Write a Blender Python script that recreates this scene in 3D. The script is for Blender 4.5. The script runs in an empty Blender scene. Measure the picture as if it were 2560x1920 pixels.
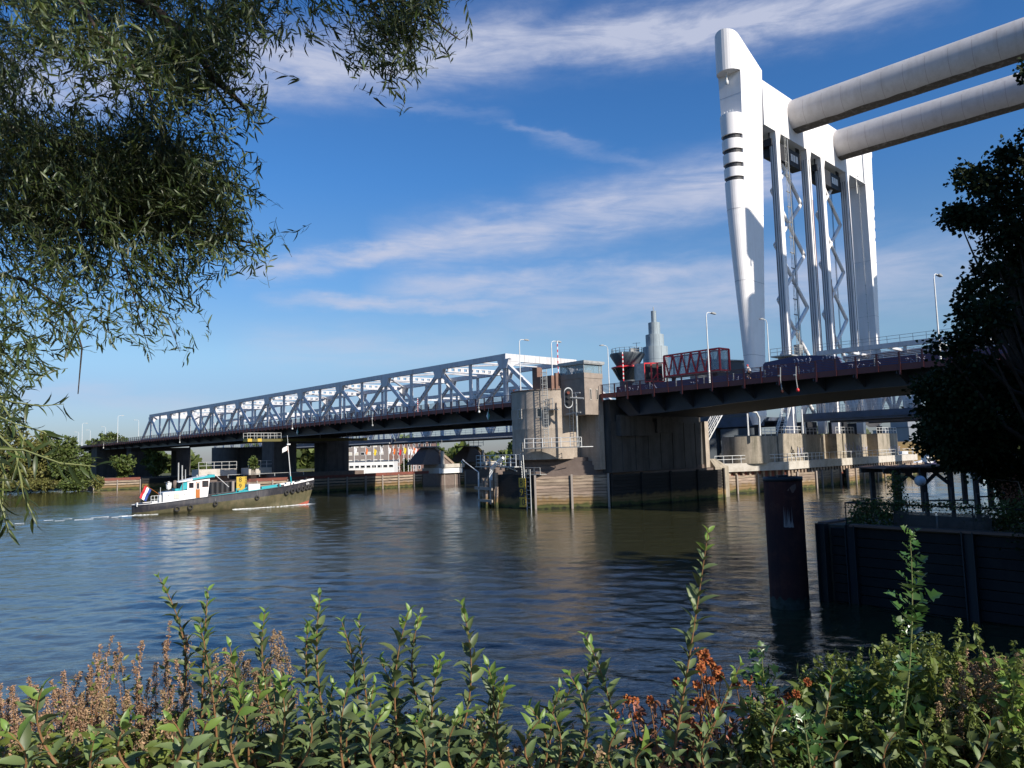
import bpy, bmesh, math, random
import numpy as np
from mathutils import Vector, Matrix
rnd = random.Random(7)
SC = bpy.context.scene
COL = SC.collection
rad = math.radians

# ---------------------------------------------------------------- camera
F_PX = 1923.0; PITCH = math.atan(175/1923.0); ROLL = 0.028; CAM_H = 7.0
_c, _s = math.cos(PITCH), math.sin(PITCH)
FW = np.array([0, _c, _s]); _u0 = np.array([0, -_s, _c]); _r0 = np.array([1.0, 0, 0])
RT = math.cos(ROLL)*_r0 - math.sin(ROLL)*_u0
UP = math.sin(ROLL)*_r0 + math.cos(ROLL)*_u0
CAM = np.array([0, 0, CAM_H])
cd = bpy.data.cameras.new('camera'); cam = bpy.data.objects.new('camera', cd); COL.objects.link(cam)
cd.sensor_width = 36; cd.lens = 36*F_PX/2560; cd.clip_start = 0.05; cd.clip_end = 6000
M = Matrix.Identity(4)
for i in range(3):
    M[i][0] = RT[i]; M[i][1] = UP[i]; M[i][2] = -FW[i]; M[i][3] = CAM[i]
cam.matrix_world = M
SC.camera = cam

# ---------------------------------------------------------------- light
SUN_AZ = 135.8; SUN_EL = 29.6
sd = bpy.data.lights.new('sun', 'SUN'); sun = bpy.data.objects.new('sun', sd); COL.objects.link(sun)
sd.energy = 5.0; sd.angle = rad(0.53); sd.color = (1.0, 0.93, 0.83)
sv = Vector((math.sin(rad(SUN_AZ))*math.cos(rad(SUN_EL)), math.cos(rad(SUN_AZ))*math.cos(rad(SUN_EL)), math.sin(rad(SUN_EL))))
sun.rotation_euler = sv.to_track_quat('Z', 'Y').to_euler()
sun.location = (60, -60, 80)
SC.view_settings.view_transform = 'Standard'; SC.view_settings.look = 'None'
SC.view_settings.exposure = 0.35; SC.view_settings.gamma = 1.0

def ray(x, y): return FW + (x-1280)/F_PX*RT - (y-960)/F_PX*UP
def at(x, y, d): return CAM + ray(x, y)*d          # a point d metres ahead of the lens
def on_z(x, y, z):
    r = ray(x, y); return CAM + r*((z-CAM_H)/r[2])
def azel(x, y):
    r = ray(x, y); r = r/np.linalg.norm(r)
    return math.atan2(r[0], r[1]), math.asin(r[2])

W = bpy.data.worlds.new('World'); SC.world = W; W.use_nodes = True
def build_world():
    nt = W.node_tree; N = nt.nodes; L = nt.links; N.clear()
    out = N.new('ShaderNodeOutputWorld'); bg = N.new('ShaderNodeBackground'); bg.inputs[1].default_value = 0.126
    sky = N.new('ShaderNodeTexSky'); sky.sky_type = 'NISHITA'; sky.sun_disc = False
    sky.sun_elevation = rad(SUN_EL); sky.sun_rotation = rad(SUN_AZ)
    sky.air_density = 1.0; sky.dust_density = 0.35; sky.ozone_density = 2.6; sky.altitude = 0
    tc = N.new('ShaderNodeTexCoord'); sep = N.new('ShaderNodeSeparateXYZ'); L.new(tc.outputs['Generated'], sep.inputs[0])
    def m(op, a, b=None, c=None):
        n = N.new('ShaderNodeMath'); n.operation = op
        for i, v in enumerate((a, b, c)):
            if v is None: continue
            if isinstance(v, (int, float)): n.inputs[i].default_value = v
            else: L.new(v, n.inputs[i])
        return n.outputs[0]
    az = m('ARCTAN2', sep.outputs[0], sep.outputs[1]); el = m('ARCSINE', sep.outputs[2])
    comb = N.new('ShaderNodeCombineXYZ')
    L.new(m('ADD', m('MULTIPLY', az, 3.0), m('MULTIPLY', el, 2.0)), comb.inputs[0]); L.new(m('MULTIPLY', el, 16.0), comb.inputs[1])
    n1 = N.new('ShaderNodeTexNoise'); n1.inputs['Scale'].default_value = 2.2; n1.inputs['Detail'].default_value = 7; n1.inputs['Roughness'].default_value = 0.62
    n1.inputs['Distortion'].default_value = 0.5
    L.new(comb.outputs[0], n1.inputs['Vector'])
    comb2 = N.new('ShaderNodeCombineXYZ'); L.new(m('MULTIPLY', az, 9.0), comb2.inputs[0]); L.new(m('MULTIPLY', el, 26.0), comb2.inputs[1])
    n2 = N.new('ShaderNodeTexNoise'); n2.inputs['Scale'].default_value = 2.0; n2.inputs['Detail'].default_value = 8; n2.inputs['Roughness'].default_value = 0.6
    L.new(comb2.outputs[0], n2.inputs['Vector'])
    # wispy bands: (pixel points it runs through, half thickness in px, strength)
    bands = [((560, 165), (1350, 95), 62, 0.70), ((1300, 105), (2300, -40), 48, 0.75), ((980, 620), (1500, 545), 52, 0.62),
             ((640, 675), (1130, 605), 26, 0.6), ((1350, 560), (2000, 415), 62, 0.62), ((950, 640), (1150, 620), 26, 0.5),
             ((1000, 720), (1850, 670), 38, 0.5), ((700, 748), (1300, 765), 18, 0.42), ((1300, 760), (2560, 640), 75, 0.42), ((640, 870), (1250, 860), 45, 0.25),
             ((150, 990), (700, 1030), 22, 0.22), ((-200, 230), (330, 200), 60, 0.6), ((900, 250), (1250, 285), 14, 0.16), ((1350, 340), (1650, 420), 18, 0.16), ((1250, 300), (1500, 370), 10, 0.16),
             ((-900, 500), (-200, 560), 90, 0.5), ((2700, 300), (3900, 200), 120, 0.5), ((-200, 1010), (300, 965), 16, 0.25)]
    total = None
    wob = m('MULTIPLY', m('SUBTRACT', n2.outputs[0], 0.5), 0.035)
    for (p, q, hw, st) in bands:
        a0, e0 = azel(*p); a1, e1 = azel(*q); b = (e1-e0)/(a1-a0); a = e0-b*a0; w = hw/F_PX
        d = m('DIVIDE', m('SUBTRACT', m('ADD', el, wob), m('MULTIPLY_ADD', az, b, a)), w)
        g = m('EXPONENT', m('MULTIPLY', m('MULTIPLY', d, d), -1.0))
        mid = (a0+a1)/2; half = (a1-a0)/2*1.25
        e = m('DIVIDE', m('SUBTRACT', az, mid), half); e2 = m('MULTIPLY', e, e)
        f = m('MAXIMUM', m('SUBTRACT', 1.0, m('MULTIPLY', e2, e2)), 0.0)
        v = m('MULTIPLY', m('MULTIPLY', g, f), st)
        total = v if total is None else m('MAXIMUM', total, v)
    rr = N.new('ShaderNodeMapRange'); rr.inputs[1].default_value = 0.30; rr.inputs[2].default_value = 0.66
    rr.inputs[3].default_value = 0.30; rr.inputs[4].default_value = 1.15
    L.new(n1.outputs[0], rr.inputs[0])
    cl = m('MINIMUM', m('MULTIPLY', total, m('MULTIPLY', rr.outputs[0], 1.55)), 0.88)
    hs = N.new('ShaderNodeHueSaturation'); hs.inputs['Saturation'].default_value = 1.12; hs.inputs['Value'].default_value = 1.0; hs.inputs['Hue'].default_value = 0.502
    L.new(sky.outputs[0], hs.inputs['Color'])
    cr = N.new('ShaderNodeValToRGB'); L.new(m('DIVIDE', el, 0.7), cr.inputs[0]); cr.color_ramp.interpolation = 'EASE'
    stops = ((0.0, (0.42, 0.46, 0.68)), (0.10, (0.60, 0.66, 0.86)), (0.20, (0.84, 0.92, 1.0)), (0.36, (0.70, 0.95, 1.15)), (0.52, (0.56, 0.95, 1.26)), (1.0, (0.42, 0.84, 1.25)))
    els = cr.color_ramp.elements; els[0].position = 0; els[0].color = (*[v*0.7 for v in stops[0][1]], 1); els[1].position = 1; els[1].color = (*[v*0.7 for v in stops[-1][1]], 1)
    for p_, c_ in stops[1:-1]: e_ = els.new(p_); e_.color = (*[v*0.7 for v in c_], 1)
    tint = N.new('ShaderNodeMix'); tint.data_type = 'RGBA'; tint.blend_type = 'MULTIPLY'; tint.inputs[0].default_value = 1.0; L.new(hs.outputs[0], tint.inputs[6]); L.new(cr.outputs[0], tint.inputs[7])
    mx = N.new('ShaderNodeMix'); mx.data_type = 'RGBA'
    L.new(cl, mx.inputs[0]); L.new(tint.outputs[2], mx.inputs[6]); mx.inputs[7].default_value = (3.5, 3.75, 4.7, 1)
    L.new(mx.outputs[2], bg.inputs[0]); L.new(bg.outputs[0], out.inputs[0])
build_world()

# ---------------------------------------------------------------- frames
class Frame:
    """S runs along the bridge to the far bank, T across it away from the lens, z up; or plain x, y, z"""
    def __init__(s, th=None, o=(0, 0)):
        s.o = np.array([o[0], o[1], 0.0])
        if th is None:
            s.ds = np.array([1.0, 0, 0]); s.dt = np.array([0, 1.0, 0]); s.fl = 1; s.rz = 0
        else:
            a = rad(th)
            s.ds = np.array([math.sin(a), math.cos(a), 0]); s.dt = np.array([math.cos(a), -math.sin(a), 0])
            s.fl = -1; s.rz = math.atan2(-s.ds[1], -s.ds[0])
    def w(s, S, T, z=0): return s.o + s.ds*S + s.dt*T + np.array([0, 0, z])
    def inv(s, p):
        d = np.array(p)-s.o; return (float(d@s.ds), float(d@s.dt), float(p[2]))
    def onS(s, x, y, S):
        r = ray(x, y); return s.inv(CAM + r*(((s.o+s.ds*S-CAM)@s.ds)/(r@s.ds)))
    def onT(s, x, y, T):
        r = ray(x, y); return s.inv(CAM + r*(((s.o+s.dt*T-CAM)@s.dt)/(r@s.dt)))
    def onZ(s, x, y, z): return s.inv(on_z(x, y, z))
class LFrame(Frame):
    """x along a heading, y to its left"""
    def __init__(s, o, heading):
        s.o = np.array([o[0], o[1], 0.0]); s.rz = heading; s.fl = 1
        s.ds = np.array([math.cos(heading), math.sin(heading), 0]); s.dt = np.array([-math.sin(heading), math.cos(heading), 0])
G = Frame()
_p = on_z(1340, 1273, 0)
B = Frame(-42.5, _p[:2])
_p2 = B.w(-8, 36, 0)
R = Frame(-45, _p2[:2])
def zi(x0, y0, s): return lambda x, y: (x0+x/s, y0+y/s)

# ---------------------------------------------------------------- mesh building
class MB:
    def __init__(s): s.v = []; s.f = []; s.sm = []
    def add(s, vs, fs, smooth=False):
        n = len(s.v); s.v += [tuple(map(float, p)) for p in vs]; s.f += [tuple(i+n for i in f) for f in fs]; s.sm += [smooth]*len(fs)
        return s
    def box(s, a, b):
        (x0, y0, z0), (x1, y1, z1) = a, b
        return s.add([(x0,y0,z0),(x1,y0,z0),(x1,y1,z0),(x0,y1,z0),(x0,y0,z1),(x1,y0,z1),(x1,y1,z1),(x0,y1,z1)],
              [(0,3,2,1),(4,5,6,7),(0,1,5,4),(1,2,6,5),(2,3,7,6),(3,0,4,7)])
    def beam(s, p, q, w, h=None, side=None):
        p, q = np.array(p, float), np.array(q, float); h = h or w
        d = q-p; d = d/np.linalg.norm(d)
        ref = np.array(side, float) if side is not None else (np.array([0, 0, 1.0]) if abs(d[2]) < 0.95 else np.array([0, 1.0, 0]))
        a = np.cross(d, ref); a = a/np.linalg.norm(a); b = np.cross(a, d)
        a = a*w/2; b = b*h/2
        vs = [p-a-b, p+a-b, p+a+b, p-a+b, q-a-b, q+a-b, q+a+b, q-a+b]
        return s.add(vs, [(0,1,2,3),(7,6,5,4),(0,4,5,1),(1,5,6,2),(2,6,7,3),(3,7,4,0)])
    def tube(s, p, q, r, r2=None, n=8, caps=True):
        return s.path([p, q], [r, r if r2 is None else r2], n, caps)
    def path(s, pts, r, n=8, caps=True):
        pts = [np.array(p, float) for p in pts]; k = len(pts)
        rs = r if isinstance(r, (list, tuple)) else [r]*k
        vs = []; prev = None
        for i in range(k):
            d = pts[min(i+1, k-1)]-pts[max(i-1, 0)]; d = d/(np.linalg.norm(d)+1e-9)
            if prev is None:
                ref = np.array([0, 0, 1.0]) if abs(d[2]) < 0.9 else np.array([1.0, 0, 0])
                a = np.cross(d, ref)
            else: a = prev-d*(prev@d)
            a = a/(np.linalg.norm(a)+1e-9); prev = a; b = np.cross(d, a)
            for j in range(n):
                t = 2*math.pi*j/n; vs.append(pts[i]+rs[i]*(math.cos(t)*a+math.sin(t)*b))
        fs = [(i*n+j, i*n+(j+1)%n, (i+1)*n+(j+1)%n, (i+1)*n+j) for i in range(k-1) for j in range(n)]
        s.add(vs, fs, n > 6)
        if caps:
            s.add(vs[:n], [tuple(range(n-1, -1, -1))]); s.add(vs[-n:], [tuple(range(n))])
        return s
    def prism(s, poly, axis, a, b):
        """poly: (u,v) pairs; axis 'z': u=S v=T; 'S': u=T v=z; 'T': u=S v=z"""
        def mk(u, v, c): return {'z': (u, v, c), 'S': (c, u, v), 'T': (u, c, v)}[axis]
        n = len(poly)
        vs = [mk(u, v, a) for u, v in poly]+[mk(u, v, b) for u, v in poly]
        return s.add(vs, [tuple(range(n-1, -1, -1)), tuple(range(n, 2*n))]+[(i, (i+1)%n, (i+1)%n+n, i+n) for i in range(n)])
    def lathe(s, c, prof, n=24, a0=0, a1=2*math.pi, smooth=True):
        full = abs(a1-a0-2*math.pi) < 1e-6; k = n if full else n+1
        vs = []
        for (r, z) in prof:
            for j in range(k):
                t = a0+(a1-a0)*j/n; vs.append((c[0]+r*math.cos(t), c[1]+r*math.sin(t), c[2]+z))
        fs = []
        for i in range(len(prof)-1):
            for j in range(n):
                j2 = (j+1) % k
                fs.append((i*k+j, i*k+j2, (i+1)*k+j2, (i+1)*k+j))
        return s.add(vs, fs, smooth)
    def disc(s, c, r, n=24, z=0):
        return s.add([(c[0]+r*math.cos(2*math.pi*j/n), c[1]+r*math.sin(2*math.pi*j/n), z) for j in range(n)], [tuple(range(n))])
    def quad(s, *p): return s.add(p, [tuple(range(len(p)))])
    def empty(s): return not s.f

def mesh_from(name, mb, frame, base):
    me = bpy.data.meshes.new(name)
    b = base
    vs = [(frame.fl*(p[0]-b[0]), p[1]-b[1], p[2]-b[2]) for p in mb.v]
    me.from_pydata(vs, [], mb.f)
    me.polygons.foreach_set('use_smooth', mb.sm)
    if len(mb.f) < 60000:
        bm = bmesh.new(); bm.from_mesh(me); bmesh.ops.recalc_face_normals(bm, faces=bm.faces); bm.to_mesh(me); bm.free()
    me.update()
    return me

def tag(o, label=None, cat=None, group=None, kind=None):
    if label: o['label'] = label
    if cat: o['category'] = cat
    if group: o['group'] = group
    if kind: o['kind'] = kind
    return o
class Thing:
    def __init__(s, name, label, cat, frame=G, base=(0, 0, 0), group=None, kind=None):
        s.o = bpy.data.objects.new(name, None); COL.objects.link(s.o); s.o.empty_display_size = 0.5
        s.f = frame; s.b = base
        s.o.location = frame.w(*base); s.o.rotation_euler = (0, 0, frame.rz)
        tag(s.o, label, cat, group, kind)
    def part(s, name, mb, mat, parent=None, label=None, kind=None):
        me = mesh_from(name, mb, s.f, s.b); me.materials.append(mat)
        o = bpy.data.objects.new(name, me); COL.objects.link(o); o.parent = parent or s.o
        if label: o['label'] = label
        if kind: o['kind'] = kind
        return o
def solo(name, mb, mat, label, cat, frame=G, base=(0, 0, 0), group=None, kind=None):
    me = mesh_from(name, mb, frame, base); me.materials.append(mat)
    o = bpy.data.objects.new(name, me); COL.objects.link(o)
    o.location = frame.w(*base); o.rotation_euler = (0, 0, frame.rz)
    return tag(o, label, cat, group, kind)
def copy_tree(o, parent=None):
    c = o.copy(); COL.objects.link(c); c.parent = parent
    for ch in [x for x in bpy.data.objects if x.parent == o]: copy_tree(ch, c)
    return c

# ---------------------------------------------------------------- materials
def mat(name, col, rough=0.7, metal=0.0, noise=None, bump=None, streak=None, spec=0.5, island=0.0, trans=None, scale_z=1.0):
    """noise=(scale, other colour, lo, hi); streak=(scale, colour, amount) vertical run stains; bump=(scale, strength)"""
    m = bpy.data.materials.new(name); m.use_nodes = True; nt = m.node_tree; N = nt.nodes; L = nt.links
    b = N['Principled BSDF']; b.inputs['Roughness'].default_value = rough; b.inputs['Metallic'].default_value = metal
    b.inputs['Specular IOR Level'].default_value = spec
    c4 = lambda c: (c[0], c[1], c[2], 1)
    geo = N.new('ShaderNodeNewGeometry')
    rgb = N.new('ShaderNodeRGB'); rgb.outputs[0].default_value = c4(col); cur = rgb.outputs[0]
    def noise_tex(scale, vec, det=5, ro=0.6):
        t = N.new('ShaderNodeTexNoise'); t.inputs['Scale'].default_value = scale; t.inputs['Detail'].default_value = det; t.inputs['Roughness'].default_value = ro
        L.new(vec, t.inputs['Vector']); return t.outputs[0]
    def rng(v, a, b_, c=0.0, d=1.0):
        r = N.new('ShaderNodeMapRange'); r.inputs[1].default_value = a; r.inputs[2].default_value = b_; r.inputs[3].default_value = c; r.inputs[4].default_value = d
        L.new(v, r.inputs[0]); return r.outputs[0]
    def mix(f, a, c):
        x = N.new('ShaderNodeMix'); x.data_type = 'RGBA'; L.new(f, x.inputs[0]); L.new(a, x.inputs[6])
        if isinstance(c, tuple): x.inputs[7].default_value = c
        else: L.new(c, x.inputs[7])
        return x.outputs[2]
    pos = geo.outputs['Position']
    if noise:
        for nn in (noise if isinstance(noise, list) else [noise]):
            v = noise_tex(nn[0], pos); cur = mix(rng(v, nn[2], nn[3]), cur, c4(nn[1]))
    if streak:
        mp = N.new('ShaderNodeMapping'); mp.inputs['Scale'].default_value = (1, 1, 0.07); L.new(pos, mp.inputs['Vector'])
        v = noise_tex(streak[0], mp.outputs[0], 6, 0.7); cur = mix(rng(v, 0.48, 0.72, 0, streak[2]), cur, c4(streak[1]))
    if island:
        r = N.new('ShaderNodeHueSaturation'); L.new(cur, r.inputs['Color'])
        L.new(rng(geo.outputs['Random Per Island'], 0, 1, 1-island, 1+island), r.inputs['Value'])
        mm = N.new('ShaderNodeMath'); mm.operation = 'MULTIPLY'; L.new(geo.outputs['Random Per Island'], mm.inputs[0]); mm.inputs[1].default_value = 7.31
        fr = N.new('ShaderNodeMath'); fr.operation = 'FRACT'; L.new(mm.outputs[0], fr.inputs[0])
        L.new(rng(fr.outputs[0], 0, 1, 0.5-island*0.05, 0.5+island*0.03), r.inputs['Hue']); cur = r.outputs[0]
    L.new(cur, b.inputs['Base Color'])
    if bump:
        v = noise_tex(bump[0], pos, 4); bn = N.new('ShaderNodeBump'); bn.inputs['Strength'].default_value = bump[1]; bn.inputs['Distance'].default_value = 0.05
        L.new(v, bn.inputs['Height']); L.new(bn.outputs[0], b.inputs['Normal'])
    if trans:
        t = N.new('ShaderNodeBsdfTranslucent'); ms = N.new('ShaderNodeMixShader'); ms.inputs[0].default_value = trans
        hs = N.new('ShaderNodeHueSaturation'); hs.inputs['Value'].default_value = 1.5; hs.inputs['Hue'].default_value = 0.48; L.new(cur, hs.inputs['Color'])
        L.new(hs.outputs[0], t.inputs['Color']); L.new(b.outputs[0], ms.inputs[1]); L.new(t.outputs[0], ms.inputs[2])
        L.new(ms.outputs[0], N['Material Output'].inputs['Surface'])
    return m
def timber_mat(name, col, dark, algae=True, k=0.27):
    """horizontal sawn planks: tone changes per plank, gaps, green foot near the water"""
    m = mat(name, col, 0.85, island=0.25, bump=(6, 0.4)); nt = m.node_tree; N = nt.nodes; L = nt.links; b = N['Principled BSDF']
    src = b.inputs['Base Color'].links[0].from_socket
    geo = N.new('ShaderNodeNewGeometry'); sep = N.new('ShaderNodeSeparateXYZ'); L.new(geo.outputs['Position'], sep.inputs[0])
    mp = N.new('ShaderNodeMapping'); mp.inputs['Scale'].default_value = (0.5, 0.5, 6); L.new(geo.outputs['Position'], mp.inputs['Vector'])
    t = N.new('ShaderNodeTexNoise'); t.inputs['Scale'].default_value = 1.5; t.inputs['Detail'].default_value = 6; L.new(mp.outputs[0], t.inputs['Vector'])
    r = N.new('ShaderNodeMapRange'); r.inputs[1].default_value = 0.4; r.inputs[2].default_value = 0.7; L.new(t.outputs[0], r.inputs[0])
    x = N.new('ShaderNodeMix'); x.data_type = 'RGBA'; L.new(r.outputs[0], x.inputs[0]); L.new(src, x.inputs[6]); x.inputs[7].default_value = (*dark, 1); cur = x.outputs[2]
    if algae:
        t2 = N.new('ShaderNodeTexNoise'); t2.inputs['Scale'].default_value = 1.2; L.new(geo.outputs['Position'], t2.inputs['Vector'])
        a = N.new('ShaderNodeMath'); a.operation = 'MULTIPLY_ADD'; L.new(t2.outputs[0], a.inputs[0]); a.inputs[1].default_value = -1.2; L.new(sep.outputs[2], a.inputs[2])
        for (z0, z1, c) in ((0.5, 1.0, (0.20, 0.125, 0.045)), (-0.15, 0.15, (0.045, 0.065, 0.012)), (-0.55, -0.35, (0.008, 0.010, 0.006))):
            rr = N.new('ShaderNodeMapRange'); rr.inputs[1].default_value = z0; rr.inputs[2].default_value = z1; rr.inputs[3].default_value = 0.85; rr.inputs[4].default_value = 0.0
            L.new(a.outputs[0], rr.inputs[0])
            y = N.new('ShaderNodeMix'); y.data_type = 'RGBA'; L.new(rr.outputs[0], y.inputs[0]); L.new(cur, y.inputs[6]); y.inputs[7].default_value = (*c, 1); cur = y.outputs[2]
    L.new(cur, b.inputs['Base Color']); return m

MT = {}
MT['white'] = mat('white_paint', (0.84, 0.81, 0.79), 0.45, noise=(0.5, (0.76, 0.73, 0.70), 0.5, 0.8), streak=(1.6, (0.60, 0.50, 0.45), 0.22))
MT['tube'] = mat('tube_paint', (0.58, 0.55, 0.53), 0.6, noise=[(0.35, (0.49, 0.46, 0.44), 0.4, 0.75), (2.5, (0.52, 0.49, 0.47), 0.45, 0.8)], streak=(0.9, (0.36, 0.32, 0.28), 0.4))
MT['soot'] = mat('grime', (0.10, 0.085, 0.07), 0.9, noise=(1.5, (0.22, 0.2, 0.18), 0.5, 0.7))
MT['dsteel'] = mat('dark_steel', (0.018, 0.02, 0.026), 0.6, noise=(0.8, (0.028, 0.026, 0.024), 0.4, 0.7))
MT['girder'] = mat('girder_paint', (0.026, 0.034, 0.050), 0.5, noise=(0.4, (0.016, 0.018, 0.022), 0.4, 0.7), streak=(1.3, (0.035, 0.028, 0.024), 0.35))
MT['flange'] = mat('flange_paint', (0.085, 0.105, 0.15), 0.5, noise=(0.8, (0.07, 0.08, 0.10), 0.4, 0.7))
MT['truss'] = mat('truss_paint', (0.62, 0.62, 0.63), 0.5, noise=(0.7, (0.52, 0.52, 0.54), 0.4, 0.75), streak=(1.5, (0.30, 0.20, 0.15), 0.45))
MT['redbrown'] = mat('oxide_red_paint', (0.17, 0.045, 0.042), 0.55, noise=(1.2, (0.16, 0.045, 0.035), 0.4, 0.7))
MT['wallcon'] = mat('shade_dark_stained_concrete', (0.085, 0.08, 0.075), 0.9, noise=(0.7, (0.06, 0.055, 0.05), 0.42, 0.7), streak=(0.9, (0.022, 0.02, 0.018), 0.8), bump=(5, 0.25))  # stained concrete, with the shade under the decks also put into the colour
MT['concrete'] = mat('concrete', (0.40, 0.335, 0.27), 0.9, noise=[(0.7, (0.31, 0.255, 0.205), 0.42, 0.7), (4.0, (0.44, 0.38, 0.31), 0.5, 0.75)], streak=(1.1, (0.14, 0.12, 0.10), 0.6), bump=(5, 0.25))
MT['cabin'] = mat('cabin_render', (0.30, 0.245, 0.20), 0.85, noise=(0.9, (0.22, 0.18, 0.15), 0.4, 0.7), streak=(1.2, (0.18, 0.15, 0.13), 0.35), bump=(8, 0.15))
MT['oldcon'] = mat('stained_concrete', (0.34, 0.29, 0.225), 0.9, noise=[(0.5, (0.22, 0.19, 0.145), 0.42, 0.68), (3.0, (0.38, 0.33, 0.26), 0.5, 0.75)], streak=(1.4, (0.085, 0.08, 0.05), 0.75), bump=(4, 0.3))
MT['palecon'] = mat('pale_concrete', (0.50, 0.46, 0.40), 0.85, noise=(1.0, (0.38, 0.34, 0.28), 0.45, 0.7))
MT['brickbase'] = mat('brown_masonry', (0.14, 0.105, 0.088), 0.9, noise=(1.5, (0.17, 0.13, 0.11), 0.4, 0.7), bump=(7, 0.4))
MT['redbrick'] = mat('rust_brown_block', (0.22, 0.125, 0.09), 0.9, noise=(1.5, (0.15, 0.09, 0.07), 0.4, 0.7))
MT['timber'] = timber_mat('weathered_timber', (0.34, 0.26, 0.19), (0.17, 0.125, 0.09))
MT['quaydark'] = mat('shade_dark_quay_timber', (0.012, 0.011, 0.011), 0.9, noise=(1.2, (0.02, 0.018, 0.016), 0.45, 0.7), streak=(2, (0.006, 0.006, 0.006), 0.6))  # timber colour taken near black to hold the shade on the quay
MT['darkwood'] = mat('shade_dark_garden_timber', (0.085, 0.072, 0.065), 0.9, noise=(3, (0.05, 0.042, 0.038), 0.4, 0.7), streak=(2.5, (0.03, 0.026, 0.024), 0.5))  # garden timber, its colour lowered for the shade it stands in
MT['tide'] = mat('tide_band', (0.05, 0.055, 0.045), 0.8, noise=(3, (0.02, 0.025, 0.012), 0.4, 0.6))
MT['timberdark'] = timber_mat('shade_dark_timber', (0.022, 0.019, 0.017), (0.012, 0.011, 0.010))  # dark copy of the weathered timber, shade put into its colour for unlit fenders
MT['timbergrey'] = mat('grey_timber', (0.30, 0.26, 0.22), 0.9, island=0.25, streak=(2.5, (0.15, 0.12, 0.1), 0.6))
MT['rustplate'] = mat('rusty_plate', (0.20, 0.055, 0.035), 0.8, noise=(1.5, (0.13, 0.05, 0.035), 0.4, 0.7))
MT['galv'] = mat('galvanised_steel', (0.42, 0.42, 0.40), 0.45, metal=0.3, noise=(2, (0.3, 0.3, 0.29), 0.4, 0.7))
MT['whitemetal'] = mat('white_metal', (0.72, 0.72, 0.70), 0.4, noise=(2, (0.6, 0.6, 0.58), 0.4, 0.7))
MT['black'] = mat('black_paint', (0.012, 0.012, 0.013), 0.5)
MT['red'] = mat('red_paint', (0.80, 0.035, 0.04), 0.45, noise=(1.2, (0.40, 0.03, 0.03), 0.4, 0.7))
MT['yellow'] = mat('yellow_paint', (0.52, 0.35, 0.03), 0.5, noise=(1.5, (0.42, 0.30, 0.05), 0.45, 0.7))
MT['olive'] = mat('olive_paint', (0.10, 0.085, 0.02), 0.6)
MT['teal'] = mat('teal_paint', (0.015, 0.33, 0.37), 0.45)
MT['boatwhite'] = mat('boat_white', (0.80, 0.79, 0.77), 0.35, noise=(1.2, (0.72, 0.70, 0.66), 0.5, 0.8))
MT['hullblack'] = mat('hull_black', (0.030, 0.030, 0.038), 0.5, noise=(1.0, (0.06, 0.055, 0.06), 0.5, 0.75), streak=(2.5, (0.12, 0.10, 0.09), 0.5))
MT['hullgreen'] = mat('hull_olive', (0.085, 0.078, 0.038), 0.6, noise=[(0.9, (0.15, 0.12, 0.065), 0.45, 0.7), (3, (0.065, 0.06, 0.03), 0.5, 0.75)], streak=(2.0, (0.2, 0.16, 0.1), 0.35))
MT['hullred'] = mat('hull_antifouling', (0.32, 0.07, 0.04), 0.7, noise=(1.5, (0.2, 0.08, 0.05), 0.4, 0.7))
MT['wood'] = mat('varnished_wood', (0.42, 0.13, 0.02), 0.35)
MT['rubber'] = mat('rubber', (0.022, 0.021, 0.020), 0.75, noise=(6, (0.05, 0.045, 0.04), 0.5, 0.7))
MT['rust'] = mat('rusty_pile', (0.085, 0.028, 0.022), 0.85, spec=0.2, noise=[(1.6, (0.13, 0.05, 0.035), 0.5, 0.7), (0.6, (0.05, 0.022, 0.022), 0.45, 0.65)], streak=(2.0, (0.02, 0.015, 0.02), 0.6), bump=(8, 0.3))
MT['stain'] = mat('pale_stain', (0.32, 0.26, 0.24), 0.9)
MT['bluepanel'] = mat('violet_blue_panel', (0.060, 0.055, 0.13), 0.55, noise=(0.8, (0.085, 0.07, 0.13), 0.4, 0.7), streak=(1.5, (0.035, 0.03, 0.06), 0.5))
MT['tag'] = mat('spray_paint', (0.36, 0.36, 0.44), 0.7)
MT['tagdark'] = mat('black_spray_paint', (0.03, 0.03, 0.03), 0.7)
MT['greyblue'] = mat('blue_grey_cladding', (0.29, 0.34, 0.365), 0.6, noise=(0.5, (0.25, 0.30, 0.325), 0.4, 0.7))
MT['darkclad'] = mat('slate_cladding', (0.060, 0.075, 0.09), 0.5, noise=(0.6, (0.08, 0.095, 0.11), 0.4, 0.7))
MT['brickfar'] = mat('brown_brick', (0.20, 0.115, 0.09), 0.9, noise=(0.3, (0.16, 0.10, 0.085), 0.4, 0.7))
MT['brickgrey'] = mat('grey_brown_brick', (0.235, 0.20, 0.18), 0.9, noise=(0.3, (0.2, 0.17, 0.15), 0.4, 0.7))
MT['grey'] = mat('grey_render', (0.27, 0.29, 0.32), 0.8, noise=(0.2, (0.23, 0.25, 0.28), 0.4, 0.7))
MT['cream'] = mat('cream_blind', (0.62, 0.58, 0.48), 0.8)
MT['skin'] = mat('skin', (0.45, 0.25, 0.18), 0.6)
MT['asphalt'] = mat('asphalt', (0.05, 0.05, 0.052), 0.9, noise=(2, (0.07, 0.07, 0.07), 0.4, 0.7))
MT['fabw'] = mat('white_fabric', (0.75, 0.75, 0.75), 0.8); MT['fabb'] = mat('blue_fabric', (0.02, 0.05, 0.22), 0.8); MT['fabr'] = mat('red_fabric', (0.5, 0.02, 0.03), 0.8)
MT['fabo'] = mat('orange_fabric', (0.7, 0.16, 0.02), 0.8); MT['faby'] = mat('yellow_fabric', (0.7, 0.5, 0.02), 0.8)
MT['globe'] = mat('opal_globe', (0.75, 0.74, 0.78), 0.25)
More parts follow.
